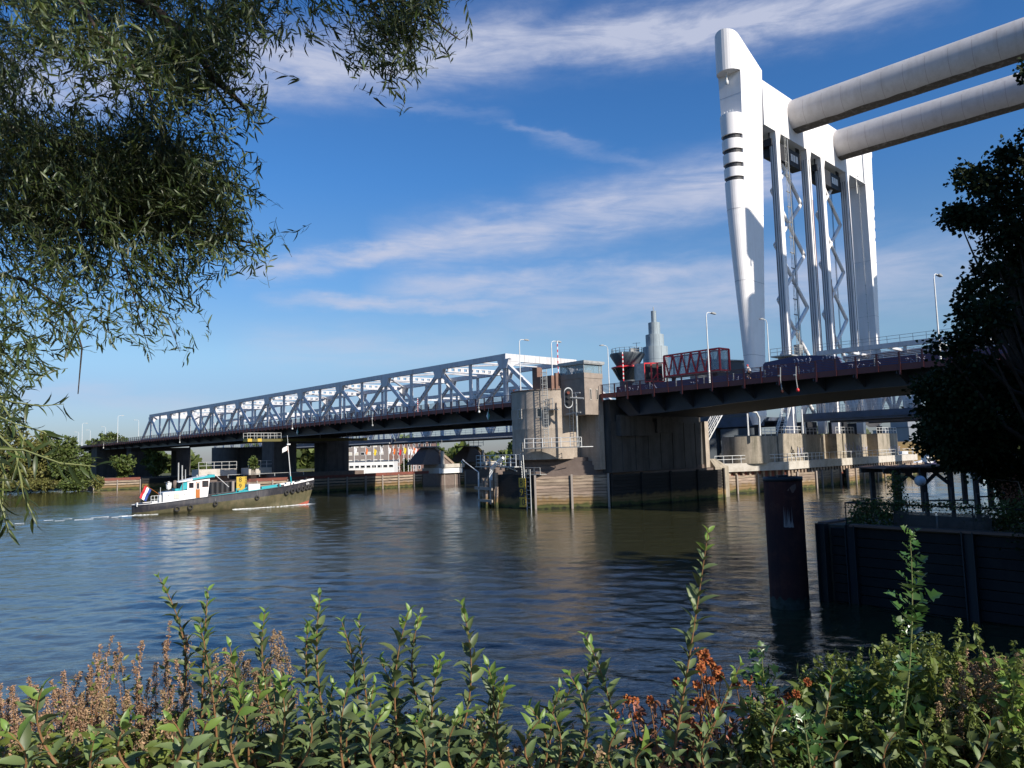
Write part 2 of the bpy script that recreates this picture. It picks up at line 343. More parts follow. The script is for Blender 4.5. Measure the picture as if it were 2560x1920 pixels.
MT['foam'] = mat('foam', (0.78, 0.80, 0.80), 0.9, noise=(3, (0.45, 0.5, 0.48), 0.5, 0.7))
MT['paverock'] = mat('riprap_stone', (0.22, 0.19, 0.15), 0.95, noise=(1, (0.12, 0.12, 0.07), 0.4, 0.7), bump=(3, 0.8))
MT['green_sign'] = mat('green_sign_paint', (0.02, 0.22, 0.16), 0.5)
MT['grass'] = mat('dry_grass', (0.24, 0.15, 0.05), 0.95, noise=(0.3, (0.16, 0.12, 0.04), 0.4, 0.7))
MT['soil'] = mat('bank_soil', (0.10, 0.075, 0.05), 0.95, noise=(1.2, (0.17, 0.13, 0.09), 0.4, 0.7), bump=(4, 0.6))
MT['land'] = mat('bank_grass', (0.06, 0.075, 0.025), 0.95, noise=(0.5, (0.10, 0.085, 0.04), 0.4, 0.7))
MT['bark'] = mat('bark', (0.065, 0.045, 0.032), 0.95, noise=(5, (0.035, 0.026, 0.02), 0.4, 0.7), bump=(20, 0.6))
MT['leafwillow'] = mat('willow_leaf', (0.045, 0.068, 0.015), 0.42, island=0.45, trans=0.22)
MT['leafwillow_pale'] = mat('willow_leaf_underside', (0.11, 0.15, 0.075), 0.5, island=0.3, trans=0.2)
MT['leafdark'] = mat('dark_leaf', (0.018, 0.030, 0.009), 0.7, island=0.4, trans=0.08, spec=0.2)
MT['leafbank'] = mat('bank_leaf', (0.075, 0.105, 0.022), 0.6, island=0.45, trans=0.15)
MT['leafbank2'] = mat('bank_leaf_olive', (0.14, 0.14, 0.035), 0.6, island=0.4, trans=0.15)
MT['leafshrub'] = mat('shrub_leaf', (0.105, 0.145, 0.052), 0.5, island=0.32, trans=0.14)
MT['underside'] = mat('shade_dark_underside', (0.008, 0.009, 0.012), 0.7)  # near black: the shade below the deck is put into this colour
MT['leafyoung'] = mat('young_shrub_leaf', (0.16, 0.25, 0.05), 0.42, island=0.25, trans=0.32)
MT['leaflobed'] = mat('lobed_leaf', (0.055, 0.12, 0.028), 0.30, island=0.30, trans=0.2)
MT['leafnettle'] = mat('nettle_leaf', (0.13, 0.17, 0.035), 0.5, island=0.40, trans=0.25)
MT['seedbrown'] = mat('dry_seed', (0.27, 0.185, 0.095), 0.85, island=0.45)
MT['seedpink'] = mat('tan_seed_spike', (0.30, 0.19, 0.11), 0.85, island=0.4)
MT['hop'] = mat('rust_orange_seedhead', (0.36, 0.115, 0.03), 0.8, island=0.3)
MT['stemgreen'] = mat('green_stem', (0.20, 0.22, 0.08), 0.6); MT['twiggreen'] = mat('willow_twig', (0.06, 0.065, 0.025), 0.7); MT['stembrown'] = mat('brown_stem', (0.22, 0.11, 0.045), 0.7)
MT['dryleaf'] = mat('withered_leaf', (0.26, 0.12, 0.07), 0.8, island=0.4)
def glass_mat(name, tint, alpha):
    m = bpy.data.materials.new(name); m.use_nodes = True; N = m.node_tree.nodes; L = m.node_tree.links
    b = N['Principled BSDF']; b.inputs['Base Color'].default_value = (*tint, 1); b.inputs['Roughness'].default_value = 0.05; b.inputs['Alpha'].default_value = alpha
    b.inputs['Specular IOR Level'].default_value = 0.9; return m
MT['glass'] = glass_mat('clear_glass', (0.30, 0.42, 0.48), 0.35)
MT['glassdark'] = glass_mat('dark_glass', (0.02, 0.025, 0.03), 0.97)

def water_mat():
    m = bpy.data.materials.new('river_water'); m.use_nodes = True; N = m.node_tree.nodes; L = m.node_tree.links
    b = N['Principled BSDF']; b.inputs['Base Color'].default_value = (0.040, 0.040, 0.018, 1); b.inputs['Roughness'].default_value = 0.05
    b.inputs['IOR'].default_value = 1.62; b.inputs['Specular Tint'].default_value = (0.60, 0.80, 1.0, 1); b.inputs['Specular IOR Level'].default_value = 0.5
    geo = N.new('ShaderNodeNewGeometry')
    def nz(sx, sy, scale, det, ro, rot=0.3):
        mp = N.new('ShaderNodeMapping'); mp.inputs['Scale'].default_value = (sx, sy, 1); mp.inputs['Rotation'].default_value = (0, 0, rot); L.new(geo.outputs['Position'], mp.inputs['Vector'])
        t = N.new('ShaderNodeTexNoise'); t.inputs['Scale'].default_value = scale; t.inputs['Detail'].default_value = det; t.inputs['Roughness'].default_value = ro; t.inputs['Distortion'].default_value = 0.6
        L.new(mp.outputs[0], t.inputs['Vector']); return t.outputs[0]
    big = nz(0.5, 1.2, 0.5, 3, 0.5); fine = nz(0.8, 1.6, 2.6, 4, 0.6, 0.15)
    patch = nz(0.4, 1.0, 0.05, 3, 0.5, 0.2)
    pr = N.new('ShaderNodeMapRange'); pr.inputs[1].default_value = 0.35; pr.inputs[2].default_value = 0.65; pr.inputs[3].default_value = 0.55; pr.inputs[4].default_value = 1.25; L.new(patch, pr.inputs[0])
    b1 = N.new('ShaderNodeBump'); b1.inputs['Distance'].default_value = 0.02; b1.inputs['Strength'].default_value = 0.55; L.new(big, b1.inputs['Height'])
    b2 = N.new('ShaderNodeBump'); b2.inputs['Distance'].default_value = 0.024; L.new(pr.outputs[0], b2.inputs['Strength']); L.new(fine, b2.inputs['Height']); L.new(b1.outputs[0], b2.inputs['Normal'])
    L.new(b2.outputs[0], b.inputs['Normal'])
    return m
MT['water'] = water_mat()
# ================================================================ setting
def struct(name, mb, m, frame=G, label=None):
    return solo(name, mb, m, label, None, frame, (0, 0, 0), None, 'structure')
def poly_sheet(frame, pts, z): 
    mb = MB(); mb.add([(p[0], p[1], z if len(p) < 3 else p[2]) for p in pts], [tuple(range(len(pts)))]); return mb
def water_surface():
    g = np.random.default_rng(3); waves = []
    for i in range(110):
        lam = 0.36*(3.6/0.36)**g.random(); th = g.normal(1.35, 0.55); waves.append((2*math.pi/lam, th, g.uniform(0, 6.28), lam**0.85*0.0019))
    def height(X, Y):
        lim = np.interp(Y, [12, 30, 48, 70, 108, 125, 260], [.38, .42, .92, 1.0, 2.1, 2.3, 3.0])
        H = np.zeros_like(X); gust = 0.75+0.35*np.sin(X*0.05+1.2*np.sin(Y*0.04))*np.sin(Y*0.07+0.6*np.sin(X*0.06))
        for k, th, ph, a in waves:
            w = np.sin(k*(X*math.cos(th)+Y*math.sin(th))+ph+0.8*np.sin(0.11*X+ph)+0.8*np.sin(0.13*Y-ph)); H += a*w*np.clip((2*math.pi/k-lim)/(0.25*lim)+.5, 0, 1)
        return H*gust
    Vs, Fs, n0 = [], [], 0
    for (x0, x1, y0, y1, dx, dy, drop) in ((-60, 52, 12, 50.02, .16, .14, 0.0), (-130, 110, 49.6, 112.1, .34, .26, 0.002), (-280, 190, 111.4, 262, .78, .6, 0.004)):
        xs = np.arange(x0, x1, dx); ys = np.arange(y0, y1, dy); X, Y = np.meshgrid(xs, ys, indexing='ij'); Z = height(X, Y)
        e = np.minimum.reduce([(X-x0)/3, (x1-X)/3, (y1-Y)/3 if y1 > 200 else np.ones_like(X), np.ones_like(X)]).clip(0, 1); Z = Z*e-0.05*(1-e)-drop
        V = np.stack([X, Y, Z], -1).reshape(-1, 3); nx, ny = X.shape; I = np.arange(nx*ny).reshape(nx, ny); F = np.stack([I[:-1, :-1], I[1:, :-1], I[1:, 1:], I[:-1, 1:]], -1).reshape(-1, 4)
        Vs.append(V); Fs.append(F+n0); n0 += len(V)
    Vs.append(np.array([(-3000, -300, -.05), (3000, -300, -.05), (3000, 4000, -.05), (-3000, 4000, -.05)])); Fs.append(np.array([[n0, n0+1, n0+2, n0+3]]))
    V = np.concatenate(Vs); F = np.concatenate(Fs); me = bpy.data.meshes.new('water'); me.vertices.add(len(V)); me.vertices.foreach_set('co', V.astype(np.float32).ravel())
    me.loops.add(F.size); me.loops.foreach_set('vertex_index', F.astype(np.int32).ravel()); me.polygons.add(len(F)); me.polygons.foreach_set('loop_start', np.arange(0, F.size, 4, dtype=np.int32)); me.polygons.foreach_set('loop_total', np.full(len(F), 4, dtype=np.int32))
    me.polygons.foreach_set('use_smooth', np.full(len(F), True)); me.update(calc_edges=True); me.materials.append(MT['water']); o = bpy.data.objects.new('water', me); COL.objects.link(o); o['kind'] = 'structure'
water_surface()
mb = MB(); mb.prism([(-2900, -290), (2900, -290), (2900, 3900), (-2900, 3900)], 'z', -6, -5); struct('ground', mb, MT['soil'])
mb = MB()   # the far bank seen to the left and behind the bridge
mb.prism([(206, -900), (3000, -900), (3000, 150), (214, 150), (212, 60), (212, 10), (206, -20)], 'z', -5, 1.2)
mb.prism([(211, -898), (2999, -898), (2999, 149), (218, 149), (216, 60), (216, 10), (211, -20)], 'z', 1.2, 2.6)
struct('far_bank', mb, MT['land'], B)
mb = MB(); mb.prism([(-900, 152), (3000, 152), (3000, 3000), (-900, 3000)], 'z', -5, 1.6); struct('harbour_bank', mb, MT['land'], B)
def hill(name, c, rx, ry, h, m, seed=1):
    r = random.Random(seed); mb = MB(); n, k = 26, 7; vs = []
    for i in range(k+1):
        f = i/k
        for j in range(n):
            t = 2*math.pi*j/n; q = (1-f)*(1+0.06*math.sin(3*t+seed)); zz = c[2]+h*(1-(1-f)**2.2)*(1 if i < k else 1)
            vs.append((c[0]+rx*q*math.cos(t), c[1]+ry*q*math.sin(t), zz))
    fs = [(i*n+j, i*n+(j+1) % n, (i+1)*n+(j+1) % n, (i+1)*n+j) for i in range(k) for j in range(n)]
    mb.add(vs, fs, True); struct(name, mb, m)
hp = at(2270, 1140, 215); hill('grassy_mound', (hp[0]+8, hp[1]+22, 1.3), 26, 14, 6.2, MT['grass'])
# near bank: a lumpy slope from the lens down to the water
def near_bank():
    mb = MB(); nx, ny = 70, 40; r = random.Random(5); vs = []
    for i in range(nx+1):
        for j in range(ny+1):
            x = -45+i*1.6; y = -12+j*1.05
            sh = 16.2+0.6*math.sin(x*0.35)+1.3*math.sin(x*0.11+1)+max(0, x-8)*0.32     # shoreline distance
            if x > 17: sh = 14+max(0, x-8)*0.32+(x-17)*2.0
            z = 5.35-(y-2.2)*(5.35/(sh-2.2)) if y > 2.2 else 5.35+0.03*(2.2-y)
            z += 0.10*math.sin(x*1.7+y*0.8)+0.08*math.sin(y*2.3-x)
            if y > sh+1: z = min(z, -1.0)
            vs.append((x, y, max(z, -1.5)))
    fs = [(i*(ny+1)+j, (i+1)*(ny+1)+j, (i+1)*(ny+1)+j+1, i*(ny+1)+j+1) for i in range(nx) for j in range(ny)]
    mb.add(vs, fs, True); struct('near_bank', mb, MT['soil'])
near_bank()

# ================================================================ helpers for steelwork
def railing(mb, pts, h=1.1, step=1.5, rails=(1.0, 0.55, 0.12), r=0.03, posts=True):
    for a, b in zip(pts[:-1], pts[1:]):
        a, b = np.array(a, float), np.array(b, float); L = np.linalg.norm(b-a); n = max(1, round(L/step))
        if posts:
            for i in range(n+1):
                p = a+(b-a)*i/n; mb.tube(p, p+np.array([0, 0, h]), r*1.15, n=5)
        for q in rails:
            o = np.array([0, 0, h*q]); mb.tube(a+o, b+o, r, n=5)
def ladder(mb, a, b, w, wd, step=0.3, r=0.03):
    a, b, wd = np.array(a, float), np.array(b, float), np.array(wd, float)
    for s in (-0.5, 0.5): mb.tube(a+wd*w*s, b+wd*w*s, r, n=5)
    n = max(2, int(np.linalg.norm(b-a)/step))
    for i in range(1, n): p = a+(b-a)*i/n; mb.tube(p-wd*w/2, p+wd*w/2, r*0.7, n=4)

# ================================================================ the road bridge, fixed trussed span
NP0, NP1 = 15.2, 16.2
ZB, ZT = 12.7, 21.7
def road_truss():
    t = Thing('truss_bridge', 'long grey steel truss road bridge with twin lattice sides and dark red footway railing', 'bridge', B, (100, 16, 0))
    d = MB()
    d.box((4, 6.15, 13.85), (260, 27, 14.25)); d.box((4, 6.0, 13.77), (260, 6.15, 14.32)); d.box((4, 27.0, 13.77), (260, 27.15, 14.32))
    t.part('deck', d, MT['asphalt'])
    f = MB(); f.box((4, 5.97, 13.75), (260, 5.998, 14.34)); t.part('edge_beam', f, MT['redbrown'])
    g = MB()
    for T in (9, 24):
        g.box((7.5, T-0.3, 12.2), (186, T+0.3, 13.85)); g.box((186, T-0.3, 12.6), (262, T+0.3, 13.85))
    for k in range(32): g.box((7.5+8.1*k-0.15, 9.3, 12.5), (7.5+8.1*k+0.15, 23.7, 13.85))
    for q in range(5): g.box((8, 11.5+2.5*q-0.1, 13.2), (260, 11.5+2.5*q+0.1, 13.85))
    t.part('main_girder', g, MT['girder'])
    fl = MB()
    for T in (9, 24): fl.box((7.5, T-0.42, 12.02), (186, T+0.42, 12.2)); fl.box((186, T-0.4, 12.44), (262, T+0.4, 12.6))
    t.part('bottom_flange', fl, MT['flange'])
    for k in range(31):
        s = 7.2+8.1*k; br = MB()
        br.prism([(6.16, 13.84), (8.7, 13.84), (8.7, 12.35), (8.2, 12.6), (6.16, 13.5)], 'S', s-0.08, s+0.08)
        br.box((s-0.2, 6.2, 13.4), (s+0.2, 8.7, 13.44)) if False else None
        t.part('bracket', br, MT['girder'])
    rl = MB()
    n = int((232-8.5)/2.0)
    for i in range(n+1):
        s = 8.5+2.0*i; rl.box((s-0.09, 5.88, 13.5), (s+0.09, 5.965, 15.40))
    for z in (14.5, 14.67, 14.84, 15.01, 15.18): rl.box((8.5, 5.93, z-0.03), (232, 5.96, z+0.03))
    rl.box((8.5, 5.88, 15.33), (232, 5.98, 15.40))
    t.part('footway_railing', rl, MT['redbrown'])
    ir = MB()
    for i in range(50):
        s = 9+4.05*i; ir.box((s-0.06, 10.0, 14.25), (s+0.06, 10.12, 15.0))
    for z in (14.6, 14.95): ir.box((9, 9.9, z-0.09), (230, 9.98, z+0.09))
    t.part('crash_barrier', ir, MT['galv'])
    # trusses: near one modelled, far one copies its meshes
    def truss(T):
        tops = [NP0+NP1*k for k in range(11)]; bots = [NP0-8.1]+[s+8.1 for s in tops]
        c = MB(); c.box((tops[0]-0.6, T-0.32, ZT-0.45), (tops[-1]+0.6, T+0.32, ZT+0.35)); root = t.part('truss', c, MT['truss'])
        bc = MB(); bc.box((bots[0]-0.4, T-0.34, 13.87), (bots[-1]+0.4, T+0.34, 14.75)); t.part('bottom_chord', bc, MT['truss'], root)
        for s in tops:
            gs = MB()
            gs.prism([(s-1.35, ZT-0.44), (s+1.35, ZT-0.44), (s+0.78, ZT-1.9), (s-0.78, ZT-1.9)], 'T', T-0.335, T+0.335); t.part('gusset', gs, MT['truss'], root)
        for s in tops+bots[1:-1]:
            vm = MB(); vm.box((s-0.2, T-0.2, 14.7), (s+0.2, T+0.2, ZT-0.44)); t.part('vertical', vm, MT['truss'], root)
        for k, s in enumerate(tops):
            for e, q in ((-1, bots[k]), (1, bots[k+1])):
                p0 = np.array([s, T, ZT-0.8]); p1 = np.array([q, T, 14.6]); dd = p1-p0; L = np.linalg.norm(dd); dd = dd/L; nn = np.array([dd[2], 0, -dd[0]])
                dm = MB(); end = (k == 0 and e < 0) or (k == 10 and e > 0)
                if end: dm.beam(p0, p1, 0.55, 0.55)
                elif e < 0: dm.beam(p0, p1, 0.44, 0.44)
                else:
                    for o in (-0.19, 0.19): dm.beam(p0+nn*o, p1+nn*o, 0.44, 0.13)
                    x = 1.4
                    while x < L-0.6:
                        dm.beam(p0+dd*x, p0+dd*(x+0.42), 0.36, 0.27); x += 0.85
                t.part('diagonal', dm, MT['truss'], root)
        return root
    truss(9); truss(24)
    br = MB()      # top lateral bracing
    for k in range(21):
        s = NP0+8.1*k
        if k == 0 or k == 20: continue
        for o in (-0.0,):
            br.box((s-0.14, 9.3, ZT-0.05), (s+0.14, 23.7, ZT+0.12))
            if k % 2: continue
            br.box((s-0.14, 9.3, ZT-0.70), (s+0.14, 23.7, ZT-0.52)); x = 9.4
            while x < 23.6: br.box((s-0.1, x, ZT-0.52), (s+0.1, x+0.7, ZT-0.05)); x += 1.35
            for (a, b_) in ((9.2, 1), (23.8, -1)): br.prism([(a, ZT-0.7), (a+b_*1.3, ZT-0.7), (a, ZT-1.7)], 'S', s-0.08, s+0.08)
    t.part('sway_frame', br, MT['truss'])
    xb = MB()
    for k in range(0, 20, 2):
        s = NP0+8.1*k
        xb.beam((s, 9.2, ZT), (s+16.2, 23.8, ZT), 0.3, 0.25); xb.beam((s, 23.8, ZT+0.01), (s+16.2, 9.2, ZT+0.01), 0.3, 0.25)
    t.part('wind_bracing', xb, MT['truss'])
    for s in (NP0-0.62, NP0+162+0.1):
        po = MB(); po.box((s, 8.7, ZT-0.75), (s+0.5, 24.3, ZT+0.36))
        for (a, b_) in ((9.3, 1), (23.7, -1)): po.prism([(a, ZT-0.75), (a+b_*2.6, ZT-0.75), (a+b_*1.1, ZT-1.3), (a, ZT-3.0)], 'S', s+0.06, s+0.44)
        t.part('portal_beam', po, MT['truss'])
    rb = MB()
    for q in range(19): rb.box((NP0-0.64, 9.4+q*0.8, ZT-0.7), (NP0-0.625, 9.42+q*0.8, ZT+0.3))
    t.part('panel_seam', rb, MT['flange'])
    return t
road_truss()

def bascule():
    t = Thing('lifting_span', 'dark haunched steel lifting span of the road bridge right of the control tower', 'bridge', B, (-50, 16, 0))
    d = MB(); d.box((-130, 6.15, 13.85), (-6.15, 27, 14.25)); t.part('deck', d, MT['asphalt'])
    f = MB(); f.box((-130, 5.97, 13.72), (-6.15, 6.149, 14.30)); t.part('edge_beam', f, MT['redbrown'])
    px = [(1573, 1040), (1690, 1027.5), (1839, 1007), (1961, 992), (2100, 978)]
    prof = [B.onT(x, y, 8.6) for x, y in px]
    zl = [(p[0], p[2]) for p in prof]; s_end = zl[-1]
    poly = [(-6.5, 13.84), (-130, 13.84), (-130, s_end[1]+0.2), (-60, s_end[1]+0.1)]+[(a, b) for a, b in reversed(zl)]+[(-6.5, 13.0)]
    g = MB(); g.prism(poly, 'T', 8.6, 9.0); g.prism([(a, b) for a, b in poly], 'T', 23.6, 24.0); t.part('main_girder', g, MT['girder'])
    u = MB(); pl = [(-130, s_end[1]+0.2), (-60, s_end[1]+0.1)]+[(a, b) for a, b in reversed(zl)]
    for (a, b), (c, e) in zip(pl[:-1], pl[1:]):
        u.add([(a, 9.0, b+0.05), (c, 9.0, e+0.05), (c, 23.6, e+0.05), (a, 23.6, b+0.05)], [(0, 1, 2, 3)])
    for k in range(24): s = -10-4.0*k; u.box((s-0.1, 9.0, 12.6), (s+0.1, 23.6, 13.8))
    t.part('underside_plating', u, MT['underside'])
    import bisect
    def zbot(s):
        for (a, b), (c, e) in zip(pl[:-1], pl[1:]):
            if a <= s <= c: return b+(e-b)*(s-a)/(c-a)
        return zl[0][1]
    for k in range(28):
        s = -10.2-4.0*k; zz = max(zbot(s), 11.0)+0.15; br = MB()
        br.prism([(6.16, 13.84), (8.58, 13.84), (8.58, zz), (8.2, zz+0.25), (6.16, 13.42)], 'S', s-0.06, s+0.06); t.part('bracket', br, MT['girder'])
    rl = MB()
    for i in range(60):
        s = -6.6-2.0*i; z0 = 13.3 if i % 2 == 0 else 13.7; rl.box((s-0.075, 5.86, z0), (s+0.075, 5.965, 15.42))
    for z in (14.46, 14.62, 14.78, 14.94, 15.10, 15.26): rl.box((-126, 5.92, z-0.026), (-6.2, 5.955, z+0.026))
    rl.box((-126, 5.87, 15.36), (-6.2, 5.97, 15.43)); t.part('footway_railing', rl, MT['redbrown'])
    p = MB(); p.box((-100, 8.8, 14.25), (-6.5, 8.95, 15.28)); t.part('parapet', p, MT['bluepanel'])
    bx = MB()
    for i in range(24): s = -8-3.9*i; bx.box((s-0.05, 8.72, 14.25), (s+0.05, 8.795, 15.36))
    t.part('parapet_post', bx, MT['galv'])
    hp = [B.onT(x, y, 8.9) for x, y in ((1908, 912), (1913, 906), (1990, 890), (2030, 888), (2095, 891))]
    hb = MB(); hb.prism([(hp[0][0], 15.27)]+[(q[0], q[2]) for q in hp]+[(hp[-1][0]-0.3, 15.27)], 'T', 8.83, 9.2); t.part('raised_web', hb, MT['bluepanel'])
    # tags sprayed along the panels
    r = random.Random(3)
    tg = MB()
    def tagword(s0, z0, w, h, n, T):
        x = s0
        for i in range(n):
            cw = w/n; pts = []
            for j in range(6): pts.append((x-cw*(0.1+0.8*r.random()), T, z0+h*r.random()))
            tg.path(pts, 0.035, n=4); x -= cw
    for (s0, w, n) in ((-7, 3.2, 5), (-11, 2.2, 3), (-17.6, 1.5, 3), (-22.6, 3.0, 5), (-27, 1.6, 3), (-36.5, 3.4, 5), (-42, 2, 4), (-31.5, 1.8, 3)):
        tagword(s0, 14.5, w, 0.6, n, 8.78)
    tagword(hp[0][0]-0.6, 15.35, 2.2, 0.45, 6, 8.81); tagword(hp[2][0]+0.4, 15.5, 2.2, 0.8, 5, 8.81); tagword(hp[4][0]+1.8, 15.6, 1.6, 0.6, 4, 8.81)
    t.part('graffiti', tg, MT['tag'])
    cb = MB()
    for z in (14.6, 14.95): cb.box((-120, 20, z-0.09), (-8, 20.08, z+0.09))
    t.part('crash_barrier', cb, MT['galv'])
bascule()

# lamps on the road bridge
def street_lamp(S, T, ztop, side, label):
    t = Thing('street_lamp', label, 'street lamp', B, (S, T, 14.25), 'tall grey street lamps along the road bridge')
    p = MB(); z0 = 14.25; p.path([(S, T, z0), (S, T, z0+1.6)], 0.11, n=8); p.path([(S, T, z0+1.6), (S, T, ztop-0.5)], [0.085, 0.06], n=8)
    p.path([(S, T, ztop-0.5), (S, T+side*0.12, ztop-0.15), (S, T+side*0.45, ztop), (S, T+side*1.1, ztop)], 0.045, n=6)
    t.part('pole', p, MT['whitemetal'])
    h = MB(); h.prism([(T+side*1.0, ztop-0.06), (T+side*1.9, ztop-0.10), (T+side*1.8, ztop+0.04), (T+side*1.3, ztop+0.13), (T+side*1.0, ztop+0.06)], 'S', S-0.16, S+0.16); t.part('lamp_head', h, MT['galv'])
for (x, y, T, side, lab) in ((1765, 780, 7.3, 1, 'white street lamp in front of the red glazed footbridge, arm to the right'),
        (2334, 683, 7.3, 1, 'white street lamp beside the dark tree on the right'),
        (1298, 848, 7.3, 1, 'slim street lamp above the end of the grey truss'),
        (1378, 852, 7.3, 1, 'street lamp directly behind the tower ladder'),
        (295, 1039, 7.3, 1, 'street lamp just left of the truss end, arm to the right'),
        (206, 1058, 7.3, 1, 'street lamp at the far left end of the bridge, taller of the end pair'),
        (1519, 865, 25.8, -1, 'street lamp right of the control cabin, arm to the left'),
        (1917, 800, 25.8, -1, 'street lamp in front of the tapered white pylon foot, arm to the left'),
        (347, 1050, 25.8, -1, 'street lamp nearest the left end post of the truss, arm to the left'),
        (264, 1067, 25.8, -1, 'street lamp above the small round tree, arm to the left'),
        (226, 1075, 25.8, -1, 'small street lamp between two others at the left bridge end'),
        (197, 1080, 25.8, -1, 'leftmost and smallest street lamp, above the bank trees')):
    q = B.onT(x, y, T); street_lamp(q[0], T, q[2], side, lab)

# red and white barrier booms standing upright
def boom(x, ytop, T, ybot, lab):
    q = B.onT(x, ytop, T); q2 = B.onT(x, ybot, T); z0, z1 = max(q2[2], 14.3), q[2]
    t = Thing('barrier_boom', lab, 'barrier', B, (q[0], T, z0), 'raised red and white barrier booms')
    n = 14
    w = MB(); rr = MB()
    for i in range(n): (w if i % 2 else rr).tube((q[0], T, z0+(z1-z0)*i/n), (q[0], T, z0+(z1-z0)*(i+1)/n), 0.07, n=6)
    t.part('white_band', w, MT['boatwhite']); t.part('red_band', rr, MT['red'])
boom(1393, 853, 6.9, 951, 'raised red and white striped boom behind the control cabin')
boom(1556, 880, 10.2, 953, 'raised red and white striped boom left of the red footbridge')
boom(1044, 995, 6.6, 1037, 'small red and white striped post on the truss bridge footway')

# small pole lights that hang from the deck edge
def nav_pole(x, y0, y1, col, lab, T=5.8):
    a = B.onT(x, y0, T); b = B.onT(x, y1, T)
    t = Thing('navigation_light', lab, 'navigation light', B, (a[0], T, a[2]), 'navigation lights hung from the deck edge')
    p = MB(); p.path([(a[0], T, a[2]), (a[0], T-0.15, (a[2]+b[2])/2), (a[0]-0.1, T-0.15, b[2]+0.2)], 0.045, n=6); p.tube((a[0], T-0.1, a[2]-0.9), (a[0]+0.25, T-0.1, a[2]-0.9), 0.12, n=8); t.part('pole', p, MT['galv'])
    h = MB(); h.lathe((a[0]-0.1, T-0.15, b[2]), [(0.02, -0.15), (0.16, -0.12), (0.18, 0.05), (0.10, 0.2), (0.02, 0.22)], 10); t.part('lantern', h, col)
nav_pole(1951, 918, 980, MT['rust'], 'rust topped hanging light pole, left of the hanging pair under the right span')
nav_pole(1990, 916, 976, MT['red'], 'hanging light pole with a red lantern, right of the pair')
nav_pole(1198, 1004, 1030, MT['whitemetal'], 'white crooked light below the deck edge left of the tower drum')
nav_pole(932, 1034, 1064, MT['galv'], 'grey twin light hung under the middle of the truss')
nav_pole(732, 1047, 1072, MT['whitemetal'], 'white hooked light hung beside the left diamond sign')
nav_pole(451, 1080, 1106, MT['whitemetal'], 'pale light hung near the left third of the truss')
nav_pole(260, 1105, 1120, MT['whitemetal'], 'small pale light hung at the left end of the deck')
# diamond signs
def diamond(x, y, h, lab):
    c = B.onT(x, y, 5.9); r = h
    t = Thing('diamond_sign', lab, 'sign', B, c, 'green and white diamond signs under the deck edge')
    a = MB(); a.add([(c[0]-r*0.62, 5.82, c[2]), (c[0], 5.82, c[2]+r), (c[0], 5.82, c[2]-r), (c[0]-r*0.62, 5.88, c[2]), (c[0], 5.88, c[2]+r), (c[0], 5.88, c[2]-r)], [(0, 1, 2), (3, 5, 4), (0, 3, 4, 1), (0, 2, 5, 3), (1, 4, 5, 2)])
    t.part('green_half', a, MT['green_sign'])
    b = MB(); b.add([(c[0]+r*0.62, 5.82, c[2]), (c[0]+0.003, 5.82, c[2]+r), (c[0]+0.003, 5.82, c[2]-r), (c[0]+r*0.62, 5.88, c[2]), (c[0]+0.003, 5.88, c[2]+r), (c[0]+0.003, 5.88, c[2]-r)], [(0, 2, 1), (3, 4, 5), (0, 1, 4, 3), (0, 3, 5, 2), (1, 2, 5, 4)])
    t.part('white_half', b, MT['boatwhite'])
    s = MB(); s.tube((c[0], 5.92, c[2]+r-0.1), (c[0], 5.98, 13.9), 0.03, n=5); t.part('hanger', s, MT['galv'])
diamond(1221, 1039.5, 0.62, 'green and white diamond sign next to the round tower'); diamond(744, 1080.5, 0.62, 'green and white diamond sign above the yellow gantry')

# yellow inspection gantry under the truss
def gantry():
    a = B.onS(630, 1103, 79+4); t = Thing('inspection_gantry', 'yellow inspection gantry hung under the truss bridge', 'gantry', B, (83, -1, 11.3))
    z0 = 11.0
    bm_ = MB(); bm_.box((82, -1.8, z0), (84, 26, z0+0.55)); t.part('beam', bm_, MT['olive'])
    for T in (-1.9, 0.2):
        k = MB(); k.box((81.9, T, z0), (84.1, T+0.9, z0+0.62)); t.part('end_box', k, MT['yellow'])
    k = MB(); k.box((81.9, 25.3, z0), (84.1, 26.3, z0+0.62)); t.part('end_box', k, MT['yellow'])
    rl = MB(); railing(rl, [(82, -1.9, z0+0.6), (82, 5.4, z0+0.6)], 1.2, 1.4, (1, 0.5), 0.05); railing(rl, [(84, -1.9, z0+0.6), (84, 5.4, z0+0.6)], 1.2, 1.4, (1, 0.5), 0.05); railing(rl, [(82, 21, z0+0.6), (82, 26.2, z0+0.6)], 1.0, 1.4, (1, 0.5), 0.05)
    t.part('guard_rail', rl, MT['galv'])
    h = MB()
    for T in (3, 15, 24): h.tube((83, T, z0+0.5), (83, T, 12.4), 0.08, n=6)
    t.part('hanger', h, MT['galv'])
gantry()

